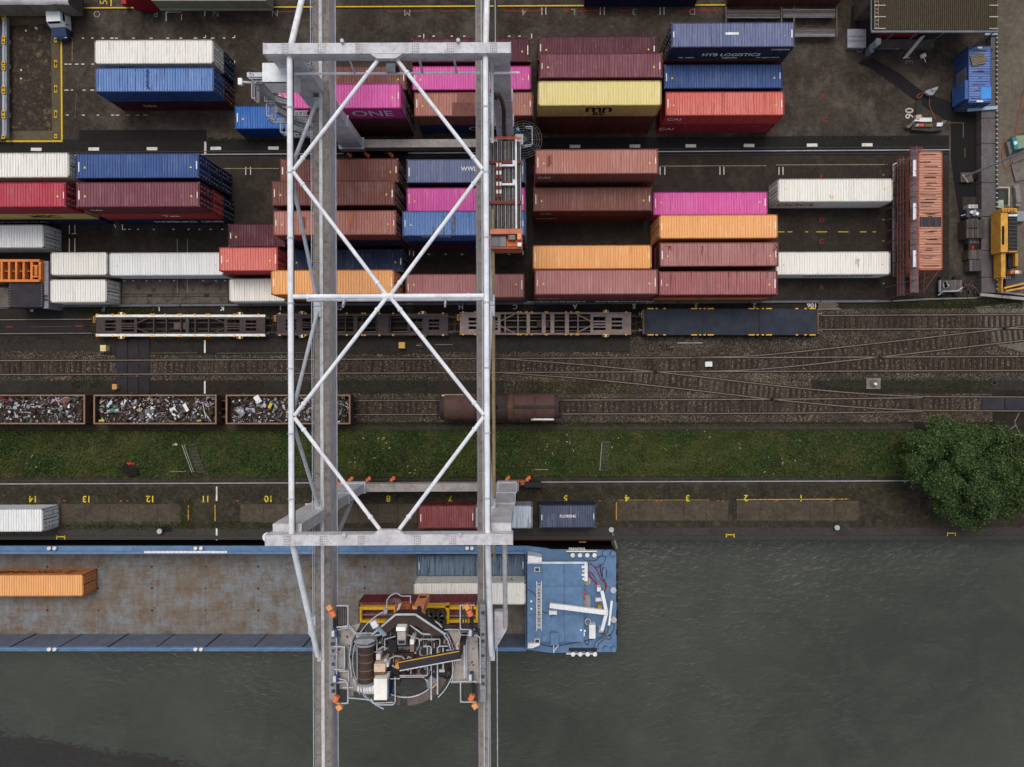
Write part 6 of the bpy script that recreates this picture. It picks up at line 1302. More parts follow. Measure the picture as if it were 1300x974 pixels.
# mast, boom and spars
MB().bar(P(698, 768.5, 2.4), P(770, 777.5, 2.4), .5, .35).build('mast', flat((230, 230, 230), .45, 'white_mast'), bg); MB().tube(P(698.5, 768.5, 2.4), P(698.5, 768.5, RZ), .1, 8).build('mast_post', CT, bg)
for a, b in (((764, 750), (770, 777)), ((770, 777), (764, 800))): MB().bar(P(*a, 2.0), P(*b, 2.2), .35, .35).build('davit_arm', CT, bg)
MB().bar(P(776.5, 763, 1.6), P(773, 793.5, 1.6), .22, .3).build('spar', flat((232, 232, 232), .5, 'white_spar'), bg); MB().bar(P(756, 761, 1.2), P(764, 761, 1.2), .35, .3).build('davit_block', CT, bg)
MB().tube(P(770, 777, DZ), P(770, 777, 2.0), .14, 10).build('mast_post', CT, bg); bb(758, 746, 763, 751, DZ, .6, 'winch', CT); bb(760.5, 799, 766, 803, DZ, .8, 'winch', GAL); bb(764, 802, 768, 806, DZ, .3, 'anchor_chain', paint((96, 70, 64), .4, .5))
bb(697, 776, 707, 780.5, RZ, RZ + .5, 'lamp_box', flat((236, 236, 236))); MB().bar(P(699, 783, RZ + .1), P(705, 780, RZ + .1), .06, .06).build('bracket', DARK, bg)
bb(748, 793.5, 756, 811, DZ, .3, 'white_locker', paint((224, 226, 228), .08)); bb(765.5, 722, 769, 735, DZ, .2, 'blue_winch_box', BBL); bb(768, 724, 770, 733, DZ, .1, 'winch_drum', DARK)
bb(759, 769, 764, 775, DZ, .2, 'yellow_reel', flat((200, 160, 60)))
for x, y, rr in ((745, 737.5, .38), (746, 788.5, .35)): 
    q = P(x, y, DZ); MB().ring((q.x, q.y), rr - .1, rr, DZ, DZ + .25, 0, 360, 18).build('tyre_ring' if y > 760 else 'rope_ring', GAL, bg); MB().tube((q.x, q.y, DZ), (q.x, q.y, DZ + .2), rr - .12, 14).build('coil', paint((184, 150, 96) if y < 760 else (96, 116, 140), .3), bg)
q = P(745, 763, DZ); MB().prism([(q.x - .3, q.y - .75), (q.x + .3, q.y - .75), (q.x + .38, q.y), (q.x + .3, q.y + .75), (q.x - .3, q.y + .75), (q.x - .38, q.y)], DZ, DZ + .4).build('life_ring_box', paint((150, 146, 144), .5), bg)
bb(740.8, 751, 742.5, 758, RZ, RZ + .1, 'red_hose', flat((196, 60, 50)))
for y, n, x0 in ((703.3, 4, 726.5), (828, 4, 727)):
    for i in range(n):
        q = P(x0 + i * 9.2, y, DZ); b_ = MB().tube(q, q + Vector((0, 0, .55)), .16, 12).build('bollard', DARK, bg); MB().tube(q + Vector((0, 0, .55)), q + Vector((0, 0, .64)), .24, 16).build('bollard_cap', flat((226, 226, 224), .5), b_)
bb(719, 699.5, 758, 701.0, DZ, DZ + .5, 'bulwark', CT); bb(719, 829.6, 758, 831, DZ, DZ + .2, 'bulwark', CT); bb(722, 822.5, 758, 827, DZ, DZ + .02, 'anti_slip_deck', paint((44, 50, 60), .3))
for x, y in ((778, 747.5), (778.3, 784.8)): q = P(x, y, DZ); b_ = MB().tube(q, q + Vector((0, 0, .5)), .22, 14).build('bollard', flat((220, 220, 218)), bg); MB().tube(q + Vector((0, 0, .5)), q + Vector((0, 0, .62)), .33, 18).build('bollard_cap', GAL, b_)
for x, y in ((768, 701.5), (778, 701.5), (768.5, 822.5), (778.5, 823)): q = P(x, y, DZ); MB().tube(q, q + Vector((0, 0, .45)), .28, 16).build('blue_bollard', BBL, bg)
for y0, y1 in ((742, 752), (776, 790), (718, 722), (730, 738), (756, 764), (800, 806)): MB().box(P(782, 0, DZ).x, P(784.5, 0, DZ).x, YZ(y1, DZ), YZ(y0, DZ), -1.6, DZ + .05).build('fender', DARK, bg)
def rope(pts, r=.035, col=(60, 56, 54), name='rope', z=DZ + .08):
    ps = [P(a, b, z) for a, b in pts]; out = []; ext = [ps[0]] + ps + [ps[-1]]
    for i in range(1, len(ext) - 2):
        for k in range(6):
            t_ = k / 6; p0, p1, p2, p3 = ext[i - 1:i + 3]; out.append(.5 * ((2 * p1) + (-p0 + p2) * t_ + (2 * p0 - 5 * p1 + 4 * p2 - p3) * t_ ** 2 + (-p0 + 3 * p1 - 3 * p2 + p3) * t_ ** 3))
    out.append(ps[-1]); o = MB().path(out, r, 5).build(name, flat(col, .9, 'rope'), bg); return o
rope([(755, 698), (750, 702), (757, 707), (768, 706), (767, 714), (759, 720), (753, 718)]); rope([(740, 708), (744, 712), (757, 711), (762, 706)])
rope([(745, 719), (750, 716), (757, 722), (763, 735), (770, 742), (766, 752), (762, 745), (754, 738), (747, 727), (745, 719)], .06, (150, 40, 60)); rope([(749, 725), (756, 735), (757, 745)], .06, (150, 40, 60)); rope([(762, 716), (763, 728), (768, 739), (769, 748)], .05, (90, 40, 60))
rope([(750, 738), (762, 739), (772, 744), (778, 748)], .04, (146, 124, 90)); rope([(687, 818), (700, 821), (720, 818), (745, 813), (762, 809), (771, 803), (772, 795)]); rope([(754, 826), (756, 816), (764, 810), (775, 806), (780, 796), (777, 786)]); rope([(742, 814), (746, 819), (748, 810)]); rope([(669, 748), (676, 752), (680, 757)], z=RZ + .05); rope([(688, 775), (692, 778), (697, 778)], z=RZ + .05)
rope([(759, 824), (760, 818), (768, 811), (774, 812), (776, 808), (772, 806)])
# draft marks and name on the north side of the bow
MB().box(P(628, 0).x, P(778, 0).x, YZ(690.5, 0), YZ(690.5, 0) + .06, -1.9, -1.5).build('red_waterline', flat((110, 44, 38)), bg)
nm_ = part('lettering', text_mesh('VIANOVA', .42, flat((210, 210, 212), .6, 'lettering'), 1.0, .012), bg, (P(733, 0).x - WL[bg.name][0], YZ(697.2, DZ) - WL[bg.name][1], DZ - WZ + .03))
bb(735, 687.5, 744, 689, -1.2, -1.0, 'timber_fender', paint((150, 116, 80), .4))
# shore details
def bollard(px, py, lab):
    q = P(px, py); t = thing('mooring_bollard', lab, 'bollard', q); MB().tube(q, q + Vector((0, 0, .4)), .2, 12).build('post', paint((90, 92, 96), .3, .1), t); MB().tube(q + Vector((0, 0, .4)), q + Vector((0, 0, .5)), .28, 14).build('cap', paint((170, 172, 176), .3, .1), t)
bollard(775.5, 671.5, 'mooring bollard on the quay holding the rope of the barge bow'); bollard(1060.5, 669, 'mooring bollard standing alone on the quay right of the painted figure 1'); bollard(205, 673.5, 'mooring bollard on the dark quay patch in front of the barge hold')
q = P(205, 672.8); slab('asphalt_patch', px_poly([(198, 668), (218, 668), (218, 675.5), (198, 675.5)]), .03, flat((30, 29, 29), .9, 'tar'))
a, b = P(776, 672, .35), P(783, 697, -.2); tag(MB().path([a, a.lerp(b, .5) - Vector((0, 0, .15)), b], .04).path([a + Vector((.12, 0, 0)), (a + Vector((.12, 0, 0))).lerp(b, .5) - Vector((0, 0, .2)), b + Vector((.1, .1, 0))], .04).build('mooring_rope', flat((140, 136, 130), .9)), 'taut pale mooring rope from the quay bollard to the barge bow', 'rope')
q = P(338.5, 682.5, 1.2); t = thing('capstan', 'white round capstan at the quay edge by the left end of the crane beam', 'capstan', (q.x, q.y, 0)); MB().tube((q.x, q.y, 0), (q.x, q.y, .9), .3, 14).build('post', CT, t); MB().tube((q.x, q.y, .9), (q.x, q.y, 1.1), .5, 16).build('cap', CT, t)

# ================================================================ RIGHT SIDE: OFFICE CONTAINERS, BUILDING, VEHICLES
OF = ((196, 130, 100), (186, 112, 80))
zt = 5.182; s_ = (H - zt) / F; c = P(1181.3, 267.5, zt)
for k, (lab) in enumerate(('lower orange office container of the two storey block with walkways', 'upper orange office container with a scarred ribbed roof and roof hole')):
    t = container(12.192, 2.587, c.x, c.y, 2.591 * k, OF[0], OF[1], lab, 'office containers', 'R', R(-90), .5, .45, False, (), framec=(176, 92, 60), top=(k == 1))
    WL[t.name] = (c.x, c.y, 2.591 * k)
    for i, v_ in enumerate((-4.9, -.6, 3.6)):
        o = part('window', MB().box(-.9, .9, -.04, .04, .7, 2.2).mesh('window', paint((40, 38, 42), .2, 0, .3)), t, (v_, -1.2, 0)); part('window_frame', MB().box(-1.0, 1.0, -.05, -.0, .6, .7).mesh('window_frame', paint((180, 150, 130), .3)), o)
    if k == 1:
        part('roof_hatch', MB().box(-.55, .45, -1.1, 1.1, .0, .03).mesh('roof_hatch', paint((26, 28, 34), .2, 0, .3)), t, (1.2, 0, 2.575)); 
        for u in (-1.0, -.2, .5): part('hatch_bar', MB().box(-.6, .5, -.03, .03, .03, .09).mesh('hatch_bar', paint((120, 70, 66), .3)), t, (1.2, u, 2.575))
        for i in range(30): part('patch', MB().box(-.02 - .03 * random.random(), .03, -.9 * random.random() - .1, .9 * random.random(), 0, .006).mesh('patch', flat((44, 32, 30))), t, (-5.6 + i * .38 + random.uniform(-.3, .3), random.uniform(-.25, .25), 2.578))
RR = paint((140, 84, 80), .35, .3)
aw = thing('access_walkway', 'two storey walkway with rusty red rails on the west side of the orange office containers', 'walkway', P(1145, 275))
for (px0, px1, z, y0, y1) in ((1156.5, 1166, 5.2, 190, 372), (1140, 1149, 2.6, 202, 376)):
    a, b = P(px0, y1, z), P(px1, y0, z); n = 24
    for i in range(n): y = a.y + (b.y - a.y) * i / n; MB().box(a.x, b.x, y + .03, y + (b.y - a.y) / n - .03, z - .08, z - .02).build('grating', paint((92, 86, 90) if z > 4 else (70, 66, 70), .3, .1), aw)
    for x in (a.x, b.x, (a.x + b.x) / 2 + .1): MB().bar((x, a.y, z - .1), (x, b.y, z - .1), .07, .1).build('stringer', RR, aw)
    for zz in (.5, 1.05): MB().path([(a.x, a.y, z + zz), (a.x, b.y, z + zz)], .035, 5).build('handrail', RR, aw)
    for i in range(13): y = a.y + (b.y - a.y) * i / 12; MB().tube((a.x, y, 0), (a.x, y, z + 1.05), .035, 5).build('post', RR, aw)
for y in (205, 257, 309, 338): MB().bar(P(1134, y + 6, .3), P(1157, y - 6, 4.9), .06, .08).build('diagonal_strut', paint((150, 130, 110), .3, .2), aw)
for y in (203, 258, 318):
    a, b = P(1159.5, y + 22 * .95, 6.0), P(1163.8, y, 6.0); MB().box(a.x, b.x, a.y, b.y, 5.9, 6.0).build('light_panel', flat((228, 230, 234), .5), aw)
MB().path([P(1156, 188, 6.2), P(1171, 188, 6.2), P(1171, 193, 6.2)], .035).path([P(1156, 190, 5.6), P(1171, 190, 5.6)], .03).build('handrail', RR, aw)
MB().path([P(1192, 343, 5.0), P(1172, 371, 3.2), P(1160, 366, 4.5), P(1172, 371, 3.2), P(1174, 345, 5.2)], .04).path([P(1192, 343, 5), P(1141, 376, 1)], .03).build('tie_rod', RR, aw)
gf = thing('ground_rack', 'grey rectangular steel rack lying along the west foot of the office containers', 'frame', P(1136, 275))
for a, b in (((1134, 209), (1134, 350)), ((1134, 209), (1148, 203)), ((1134, 350), (1170, 346))): MB().bar(P(*a, .3), P(*b, .3), .14, .2).build('beam', paint((168, 172, 176), .3, .1), gf)
for y in (247, 283, 317): MB().bar(P(1134, y, .3), P(1141, y - 5, .5), .1, .12).build('stay', paint((178, 178, 180), .2), gf)
a, b = P(1136, 349, .05), P(1150, 204, .05); slab('concrete_pad', [(a.x, a.y), (b.x, a.y), (b.x, b.y), (a.x, b.y)], .03, flat((26, 25, 27), .9, 'tar'))
# blue container, north-south, with a wooden crate on it
c = P(1244, 94.5, 2.591); t = container(6.058, 2.587, c.x, c.y, 0, ((84, 110, 168), (44, 70, 124)), ((84, 110, 168), (44, 70, 124))[1] if False else (44, 70, 124), 'short blue container with rust stripes standing by the right wall', None, 'R', R(-90), .5, .5, False) if False else container(6.058, 2.587, c.x, c.y, 0, (92, 122, 184), (46, 76, 134), 'short blue container with rust stripes standing by the right wall', None, 'R', R(-90), .5, .5, False)
WL[t.name] = (c.x, c.y, 0)
part('patch', MB().box(-.8, .5, .0, 1.1, 0, .008).mesh('patch', paint((70, 136, 206), .2)), t, (2.1, 0.1, 2.58)); part('number_plate', MB().box(-.08, .08, -.35, .35, 0, .006).mesh('number_plate', WHT), t, (2.85, 0, 2.58)); part('number_plate', bpy.data.meshes['number_plate'], t, (-2.85, 0, 2.58), scale=(.9, .4, 1), mat=WHT)
for i in range(14): part('rust_strip', MB().box(-.03, .03, -1.0 * random.random(), .9 * random.random() + .1, 0, .006).mesh('rust_strip', flat((50, 38, 42))), t, (-2.4 + i * .38 + random.uniform(-.15, .15), 0, 2.575))
part('vent_panel', MB().box(-.75, .75, -.05, .0, .5, 2.2).mesh('vent_panel', paint((92, 96, 104), .2)), t, (-.2, -1.21, 0)); part('open_door', MB().box(0, 2.0, -.35, -.0, .3, 2.55).mesh('open_door', paint((60, 92, 150), .2)), t, (.6, -1.22, 0))
q = P(1243, 74.5, 2.9); k = thing('wooden_crate', 'weathered wooden pallet lying on the roof of the blue container by the wall', 'pallet', (q.x, q.y, 2.6), rz=R(12))
for i in range(7): part('plank', MB().box(-.75, .75, -.06, .06, 0, .05).mesh('plank', paint((124, 114, 92), .5, 0, .9)), k, (0, -.5 + i * .165, .1))
for u in (-.65, 0, .65): part('runner', MB().box(-.06, .06, -.58, .58, 0, .1).mesh('runner', paint((90, 80, 66), .5, 0, .9)), k, (u, 0, 0))
# workshop building, top right
bd = thing('workshop', 'workshop with a dark brown corrugated roof at the top right corner', 'building', P(1185, -30))
zr = 5.0; a, b = P(1109, 38.5, zr), P(1265, -140, zr)
MB().box(a.x + .3, b.x - .2, a.y + 3.5, b.y, 0, zr - .3).build('wall', paint((86, 78, 72), .4, .1, .9), bd)
MB().box(P(1112, 0).x, P(1160, 0).x, a.y + 1.5, a.y + 3.4, .1, 1.2).build('gate', paint((130, 34, 38), .3, .1), bd)
rfm = paint((56, 48, 39), .6, .1, .85, dirt=(38, 33, 29)); n = 62; wdt = (b.x - a.x) / n
rdm = MB().box(-wdt / 2 + .05, wdt / 2 - .05, 0, b.y - a.y, 0, .05).mesh('roof_sheet', rfm)
MB().box(a.x, b.x, a.y, b.y, zr - .3, zr - .02).build('roof', paint((58, 52, 46), .4, 0, .9), bd)
cresm = paint((82, 74, 54), .7, 0, .9, dirt=(48, 42, 34))
rcm = MB().box(-.035, .035, 0, b.y - a.y, 0, .1).mesh('roof_ridge', cresm)
for i in range(n):
    x = a.x + wdt * (i + .5); part('roof_sheet', rdm, bd, (x - WL[bd.name][0], a.y - WL[bd.name][1], zr - .015)); part('roof_ridge', rcm, bd, (x + wdt / 2 - WL[bd.name][0], a.y - WL[bd.name][1], zr - .015))
MB().bar((a.x - .2, a.y - .1, zr - .1), (b.x + .2, a.y - .1, zr - .1), .22, .2).build('gutter', paint((108, 112, 120), .2), bd); MB().bar((a.x - .2, a.y, zr - .1), (a.x - .2, b.y, zr - .1), .12, .14).build('gutter', paint((96, 98, 104), .3), bd)
for y in (7, 21.5, 36.5):
    MB().bar(P(1110, y, zr + .12), P(1124, y, zr + .12), .08, .08).build('roof_bracket', paint((176, 170, 160), .3), bd); MB().bar(P(1256, y, zr + .12), P(1267, y, zr + .12), .1, .08).build('roof_bracket', paint((160, 156, 148), .3), bd)
fsm = MB(); q0, q1 = P(1110.5, 37, zr + .14), P(1110.5, -20, zr + .14); fsm.path([q0, q1], .03, 5).path([P(1115, 37, zr + .14), P(1115, -20, zr + .14)], .03, 5)
for i in range(24): fsm.tube(P(1110.5, 37 - i * 2.4, zr + .14), P(1115, 37 - i * 2.4 + (1.2 if i % 2 else -1.2), zr + .14), .025, 5)
fsm.build('snow_guard', paint((150, 142, 128), .3), bd)
sh = thing('lean_to_frame', 'dark steel lean-to frame with struts along the front of the workshop', 'frame', P(1150, 52))
for a_, b_ in (((1110, 64), (1136, 41)), ((1136, 65), (1166, 41)), ((1170, 62), (1198, 42)), ((1220, 70), (1262, 41)), ((1110, 62), (1140, 62))): MB().bar(P(*a_, 1.5 if a_[1] > 50 else 5), P(*b_, 5.6), .1, .12).build('strut', paint((70, 76, 84), .3, .1), sh)
for x in (1109, 1138, 1260): MB().bar(P(x, 63, 0), P(x, 62, 2.5), .14, .14).build('post', paint((90, 96, 104), .3, .1), sh)
a_, b_ = P(1118, 60, .6), P(1186, 50, .6); MB().box(a_.x, b_.x, a_.y, b_.y, 0, .6).build('concrete_plinth', conc, sh)
st = thing('steel_steps', 'white slatted steps leaning below the workshop eaves', 'steps', P(1160, 60))
for i in range(14): q = P(1149.5 + i * 1.65, 73 - i * 2.0, .4 + i * .22); MB().cbox(q, (.55, .13, .04), .35).build('tread', flat((206, 204, 198)), st)
MB().bar(P(1147, 73.5, .2), P(1155, 73.5, .2), .06, .06).build('foot_bar', GAL, st)
for lab, x0, y0, x1, y1, hh, c_, nm in (('square light grey tank cover standing left of the workshop', 1076, 37, 1099.5, 60.5, .6, (150, 148, 156), 'tank_cover'),
                                     ('small white switch box at the corner of the lean-to', 1112.5, 48.5, 1118.5, 57, 1.6, (206, 210, 214), 'switch_box'), ('narrow grey cabinet at the foot of the lean-to', 1104.5, 56, 1110, 66, 1.2, (130, 138, 148), 'cabinet')):
    a_, b_ = P(x0, y1, hh), P(x1, y0, hh); o = thing(nm, lab, 'cabinet' if nm != 'tank_cover' else 'tank', ((a_.x + b_.x) / 2, (a_.y + b_.y) / 2, 0)); MB().box(a_.x + .05, b_.x - .05, a_.y + .05, b_.y - .05, 0, hh - .08).build('body', paint(tuple(int(k * .8) for k in c_), .3, .1), o); MB().box(a_.x, b_.x, a_.y, b_.y, hh - .08, hh).build('lid', paint(c_, .35, .1), o)
    if nm == 'tank_cover': 
        for yy in (46, 52): MB().bar(P(x0 + 1, yy, hh + .02), P(x1 - 1, yy, hh + .02), .05, .05).build('seam', paint((120, 118, 124), .3), o)
c = P(1091, 64); tag(MB().path(loop_pts((c.x, c.y, .06), .32, .2, 10, 180, 360), .04).build('hose', flat((140, 134, 124))), 'short looped hose below the grey tank cover', 'hose')
q = P(1172, 71, .3); tag(MB().cbox(q, (.5, .4, .3), .4).tube(q, q + Vector((.3, -.7, 0)), .04, 6).cbox(q + Vector((0, 0, .2)), (.3, .3, .1), .1).build('plastic_canister', flat((224, 224, 220))), 'white canister with a hose standing below the slatted steps', 'canister')
# steel racks in the northeast
rk = thing('steel_rack', 'long steel racks holding grey pipes north of the slate blue container', 'rack', P(990, 28))
for x0, x1, y0, y1 in ((923, 990, 12.5, 23.5), (994, 1060, 11.5, 23), (1008, 1060, 36, 47)):
    for i in range(6):
        y = y0 + (y1 - y0) * (i + .5) / 6; MB().tube(P(x0, y, .9), P(x1, y, .9), .075, 8).build('pipe', paint(random.choice([(112, 112, 114), (88, 88, 92), (132, 130, 130), (90, 70, 60)]), .4, .4, .5), rk)
for x in (921.5, 992, 1062, 1008): MB().bar(P(x, 9, .85), P(x, 48, .85), .16, .14).build('rack_post', paint((86, 74, 68), .4, .5), rk)
# quayside machine wreck, sheet-metal piece, hose
wk = thing('work_platform', 'dark machine wreck with white parts lying beside the number 90', 'machine', P(1174, 156))
mm = paint((62, 60, 60), .5, .3)
for pts, z1, c_ in (([(1150, 161), (1158, 155), (1162, 156), (1154, 163)], .5, (96, 94, 94)), ([(1158, 157), (1200, 157), (1196, 165), (1182, 167), (1158, 165)], .55, (58, 54, 54)), ([(1164, 157), (1167, 157), (1167, 160.5), (1162, 160.5)], .75, (150, 140, 126)), ([(1167.5, 157), (1173, 157), (1173, 160.5), (1167.5, 160.5)], .8, (206, 84, 84)), ([(1174, 157), (1184, 157), (1184, 161), (1174, 161)], .75, (104, 86, 54)), ([(1190, 156), (1197.5, 155.5), (1196, 160), (1189.5, 160.5)], .8, (220, 220, 220)), ([(1167.5, 149.5), (1183, 149.5), (1183, 154.5), (1167.5, 154.5)], .5, (214, 214, 212)), ([(1163, 146), (1170, 145.5), (1170, 151), (1163, 151.5)], .4, (176, 164, 140)), ([(1161, 152), (1167, 152), (1167, 154), (1161, 154)], .45, (220, 218, 216)), ([(1163, 128), (1170, 127), (1171, 145), (1163, 145)], .12, (46, 44, 42)), ([(1196, 153), (1202, 152.5), (1200, 157), (1194, 157)], .5, (90, 96, 98))):
    MB().prism([tuple(P(a, b, z1)[:2]) for a, b in pts], 0, z1).build('machine_part', paint(c_, .35, .15), wk)
for i in range(5): MB().bar(P(1160 + i * 7, 158, .7), P(1156 + i * 7, 166, .4), .06, .1).build('rib', mm, wk)
q = [(1173.5, 117), (1176, 115), (1191, 110), (1190, 113), (1184, 121), (1180, 121)]; tag(MB().prism([tuple(P(a, b, .5)[:2]) for a, b in q], .2, .55).cbox(P(1186, 113.5, .62), (.5, .3, .1), .4).build('shovel_bucket', paint((150, 150, 154), .4, .2)), 'crumpled grey metal bucket with an orange hose attached', 'bucket')
hosem = flat((168, 84, 54), .6, 'orange_hose')
def smooth(pts, z, n=8):
    ps = [P(a, b, z) for a, b in pts]; out = []; ext = [ps[0]] + ps + [ps[-1]]
    for i in range(1, len(ext) - 2):
        for k in range(n):
            t_ = k / n; p0, p1, p2, p3 = ext[i - 1:i + 3]; out.append(.5 * ((2 * p1) + (-p0 + p2) * t_ + (2 * p0 - 5 * p1 + 4 * p2 - p3) * t_ ** 2 + (-p0 + 3 * p1 - 3 * p2 + p3) * t_ ** 3))
    return out + [ps[-1]]
tag(MB().path(smooth([(1188, 152), (1184, 143), (1180, 134), (1180, 124), (1176, 118), (1168, 119), (1164, 123), (1168, 124), (1174, 117)], .06), .035, 5).build('orange_hose', hosem), 'thin orange hose curling from the grey bucket to the wreck', 'hose')
tag(MB().path(smooth([(1300, 118), (1296, 135), (1291, 160), (1289, 171), (1279, 176), (1273, 190), (1273, 205), (1278, 216), (1284, 210), (1283, 200)], .86), .04, 5).build('orange_hose', hosem), 'orange hose snaking over the concrete lot at the right edge', 'hose')
tag(MB().path(smooth([(1289, 171), (1297, 169), (1306, 168)], .86), .04, 5).build('orange_hose', hosem), 'short orange hose end leaving the teal bin', 'hose')
bn = thing('waste_skip', 'teal and white bin with a pale green lid at the right edge', 'bin', P(1296, 182, .8))
for pts, z1, c_ in (([(1285, 175), (1289, 173), (1293, 189), (1288, 190)], 1.7, (54, 128, 134)), ([(1287, 180), (1291, 179), (1291.5, 183), (1288, 184)], 1.72, (206, 216, 216)), ([(1289.5, 172.5), (1306, 171.5), (1306, 186), (1293, 189)], 1.65, (120, 140, 118)), ([(1278, 180), (1284, 180), (1286, 192), (1282, 197)], 1.3, (110, 104, 102))): MB().prism([tuple(P(a, b, z1)[:2]) for a, b in pts], .8, z1).build('panel', paint(c_, .25, .05), bn)
pl = thing('lamp_pole', 'long light grey pole slanting over the retaining wall at the right edge', 'pole', P(1228, 224)); MB().tube(P(1226, 224, .8), P(1306, 190, 12), .10, 10).build('pole', paint((150, 160, 172), .15), pl); MB().box(P(1220, 228, .4).x, P(1236, 228, .4).x, P(0, 231, .4).y, P(0, 219, .4).y, 0, .35).build('concrete_foot', conc, pl); q = P(1235.5, 225); MB().tube((q.x, q.y, .35), (q.x, q.y, .42), .32, 16).build('manhole', flat((14, 14, 15)), pl)
MB().tube(P(1222, 222, .5), P(1229, 232, .5), .05).build('anchor_rod', GAL, pl)
for k, (a_, b_) in enumerate((((1228, 140), (1266, 137)), ((1250, 43), (1266, 43)))): tag(MB().bar(P(*a_, 1.1), P(*b_, 1.1), .3, .15).bar(P(a_[0], a_[1] - 2.5, 1.0), P(b_[0], b_[1] - 2, 1.0), .08, .08).build('wall_pipe', paint((138, 170, 182), .25)), ('pale blue pipe crossing the wall below the short blue container', 'pale blue pipe end at the corner of the workshop')[k], 'pipe')
fr = thing('wall_fence', 'thin dark fence rail with small white clips along the retaining wall edge', 'fence', P(1266, 200, .9))
for y0, y1 in ((30, 150), (150, 262), (262, 372)): MB().bar(P(1265.4, y0, 1.0), P(1265.4, y1 - .5, 1.0), .08, .1).build('rail', paint((60, 58, 58), .4), fr)
for i in range(56): q = P(1265.6, 48 + i * 5.8, 1.1); MB().cbox(q, (.16, .1, .06)).build('clip', flat((190, 190, 190)), fr)
# stored carts and engines along the wall
pc = thing('stored_machinery', 'row of dark old engine and timber crates standing along the foot of the retaining wall', 'machinery', P(1236, 300))
for (x0, y0, x1, y1, z1, c_) in ((1229, 260, 1241.5, 264.5, .8, (176, 172, 172)), (1227, 266, 1246, 276, .9, (66, 64, 66)), (1229.5, 277, 1242, 281, .6, (120, 124, 128)), (1226.5, 279, 1250, 302, 1.5, (76, 70, 66)), (1230, 303, 1243, 309, .7, (110, 112, 116)), (1229, 309, 1242, 318, .8, (52, 36, 34)), (1229.5, 317.5, 1246, 329, 1.2, (84, 76, 70)), (1230.5, 330, 1246.5, 344, 1.1, (84, 80, 80))):
    a_, b_ = P(x0, y1, z1), P(x1, y0, z1); bo = MB().box(a_.x, b_.x, a_.y, b_.y, 0, z1).build('crate', paint(c_, .45, .15), pc)
    n = max(2, int((b_.x - a_.x) / .28))
    for i in range(n): kf = random.uniform(.85, 1.2); x = a_.x + (b_.x - a_.x) * (i + .5) / n; MB().box(x - .11, x + .10, a_.y - .02, b_.y + .02, z1, z1 + random.uniform(.02, .05)).build('slat', paint(tuple(min(255, int(k * kf)) for k in c_), .4, .1, .85), bo)
for x, y, c_ in ((1232, 270, (206, 208, 210)), (1236, 269, (150, 156, 160)), (1239, 272, (220, 220, 222)), (1235, 273, (120, 122, 128))): q = P(x, y, .9); MB().tube(q, q + Vector((0, 0, .25)), .18, 10).build('valve', paint(c_, .2), pc)
MB().tube(P(1220, 274, .7), P(1228, 272, .7), .05).build('lever', GAL, pc); q = P(1235, 289.5, 1.58); MB().cbox(q, (1.1, .08, .03)).build('slot', flat((20, 18, 18)), pc); q = P(1235, 314, .85); MB().cbox(q, (.2, .35, .05)).build('label_plate', flat((170, 60, 44)), pc)
tl = thing('flatbed_trailer', 'small trailer with grey planks parked at the southeast corner of the yard', 'trailer', P(1208, 364))
for i in range(8): a_, b_ = P(1193 + i * 3.6, 371, .9), P(1196.3 + i * 3.6, 355.5, .9); MB().box(a_.x, b_.x, a_.y, b_.y, .8, .9).build('plank', paint(random.choice([(86, 78, 76), (74, 68, 66), (100, 94, 92)]), .5, 0, .9), tl)
MB().bar(P(1192.5, 371, .8), P(1192.5, 356, .8), .1, .3).build('side_rail', paint((150, 152, 150), .3), tl); MB().path([P(1191, 375, .6), P(1197, 370, .9), P(1216, 369.5, .9), P(1222, 365, 1.0)], .06).build('frame_pipe', GAL, tl)
for x in (1196, 1214): q = P(x, 363, .4); MB().tube((q.x, q.y - 1.0, .35), (q.x, q.y + 1.0, .35), .33, 12).build('wheel', DARK, tl)
for i in range(14): q = P(1198 + random.uniform(0, 5), 361 + random.uniform(-4, 5), .98); MB().cbox(q, (.3, .2, .12), random.uniform(0, 3)).build('rubble', paint((146, 150, 150), .3), tl)
rp = thing('scrap_heap', 'small heap of dark branches and rubble beside the trailer', 'rubble', P(1230, 366))
for i in range(26): q = P(1232 + random.gauss(0, 5), 366 + random.gauss(0, 3.2), .2); MB().cbox(q, (random.uniform(.3, 1.1), .1, .12), random.uniform(0, 3.1), 0, random.uniform(-.3, .3)).build('stick', paint(random.choice([(66, 58, 52), (44, 40, 38), (90, 78, 70)]), .4), rp)
# yellow crawler machine at the right edge
YM = paint((200, 148, 62), .4, .2, .6); YMD = paint((176, 124, 44), .3, .15, .6); zb = .8
ex = thing('crawler_crane', 'yellow crawler machine with dark engine deck cut by the right edge', 'construction machine', P(1285, 315, zb))
def eb(x0, y0, x1, y1, z0, z1, name, mat): a, b = P(x0, y1, z1), P(x1, y0, z1); return MB().box(a.x, b.x, a.y, b.y, z0, z1).build(name, mat, ex)
eb(1270.5, 270, 1279.5, 320, zb + .6, zb + 2.2, 'body', YM); eb(1280, 274, 1291.5, 319, zb + .5, zb + 1.7, 'engine_deck', paint((44, 42, 44), .3, .1)); eb(1271.5, 264.5, 1291, 269.5, zb + .8, zb + 2.3, 'counterweight', YM)
for i in range(5): eb(1272.5 + i * 3.6, 265.4, 1275.1 + i * 3.6, 268.8, zb + 2.3, zb + 2.42, 'bolt_cover', YMD)
eb(1280, 272, 1291.5, 274.6, zb + .6, zb + 2.0, 'white_beam', CT); eb(1272, 287, 1275, 310.5, zb + 2.2, zb + 2.22, 'air_slot', flat((22, 20, 20)))
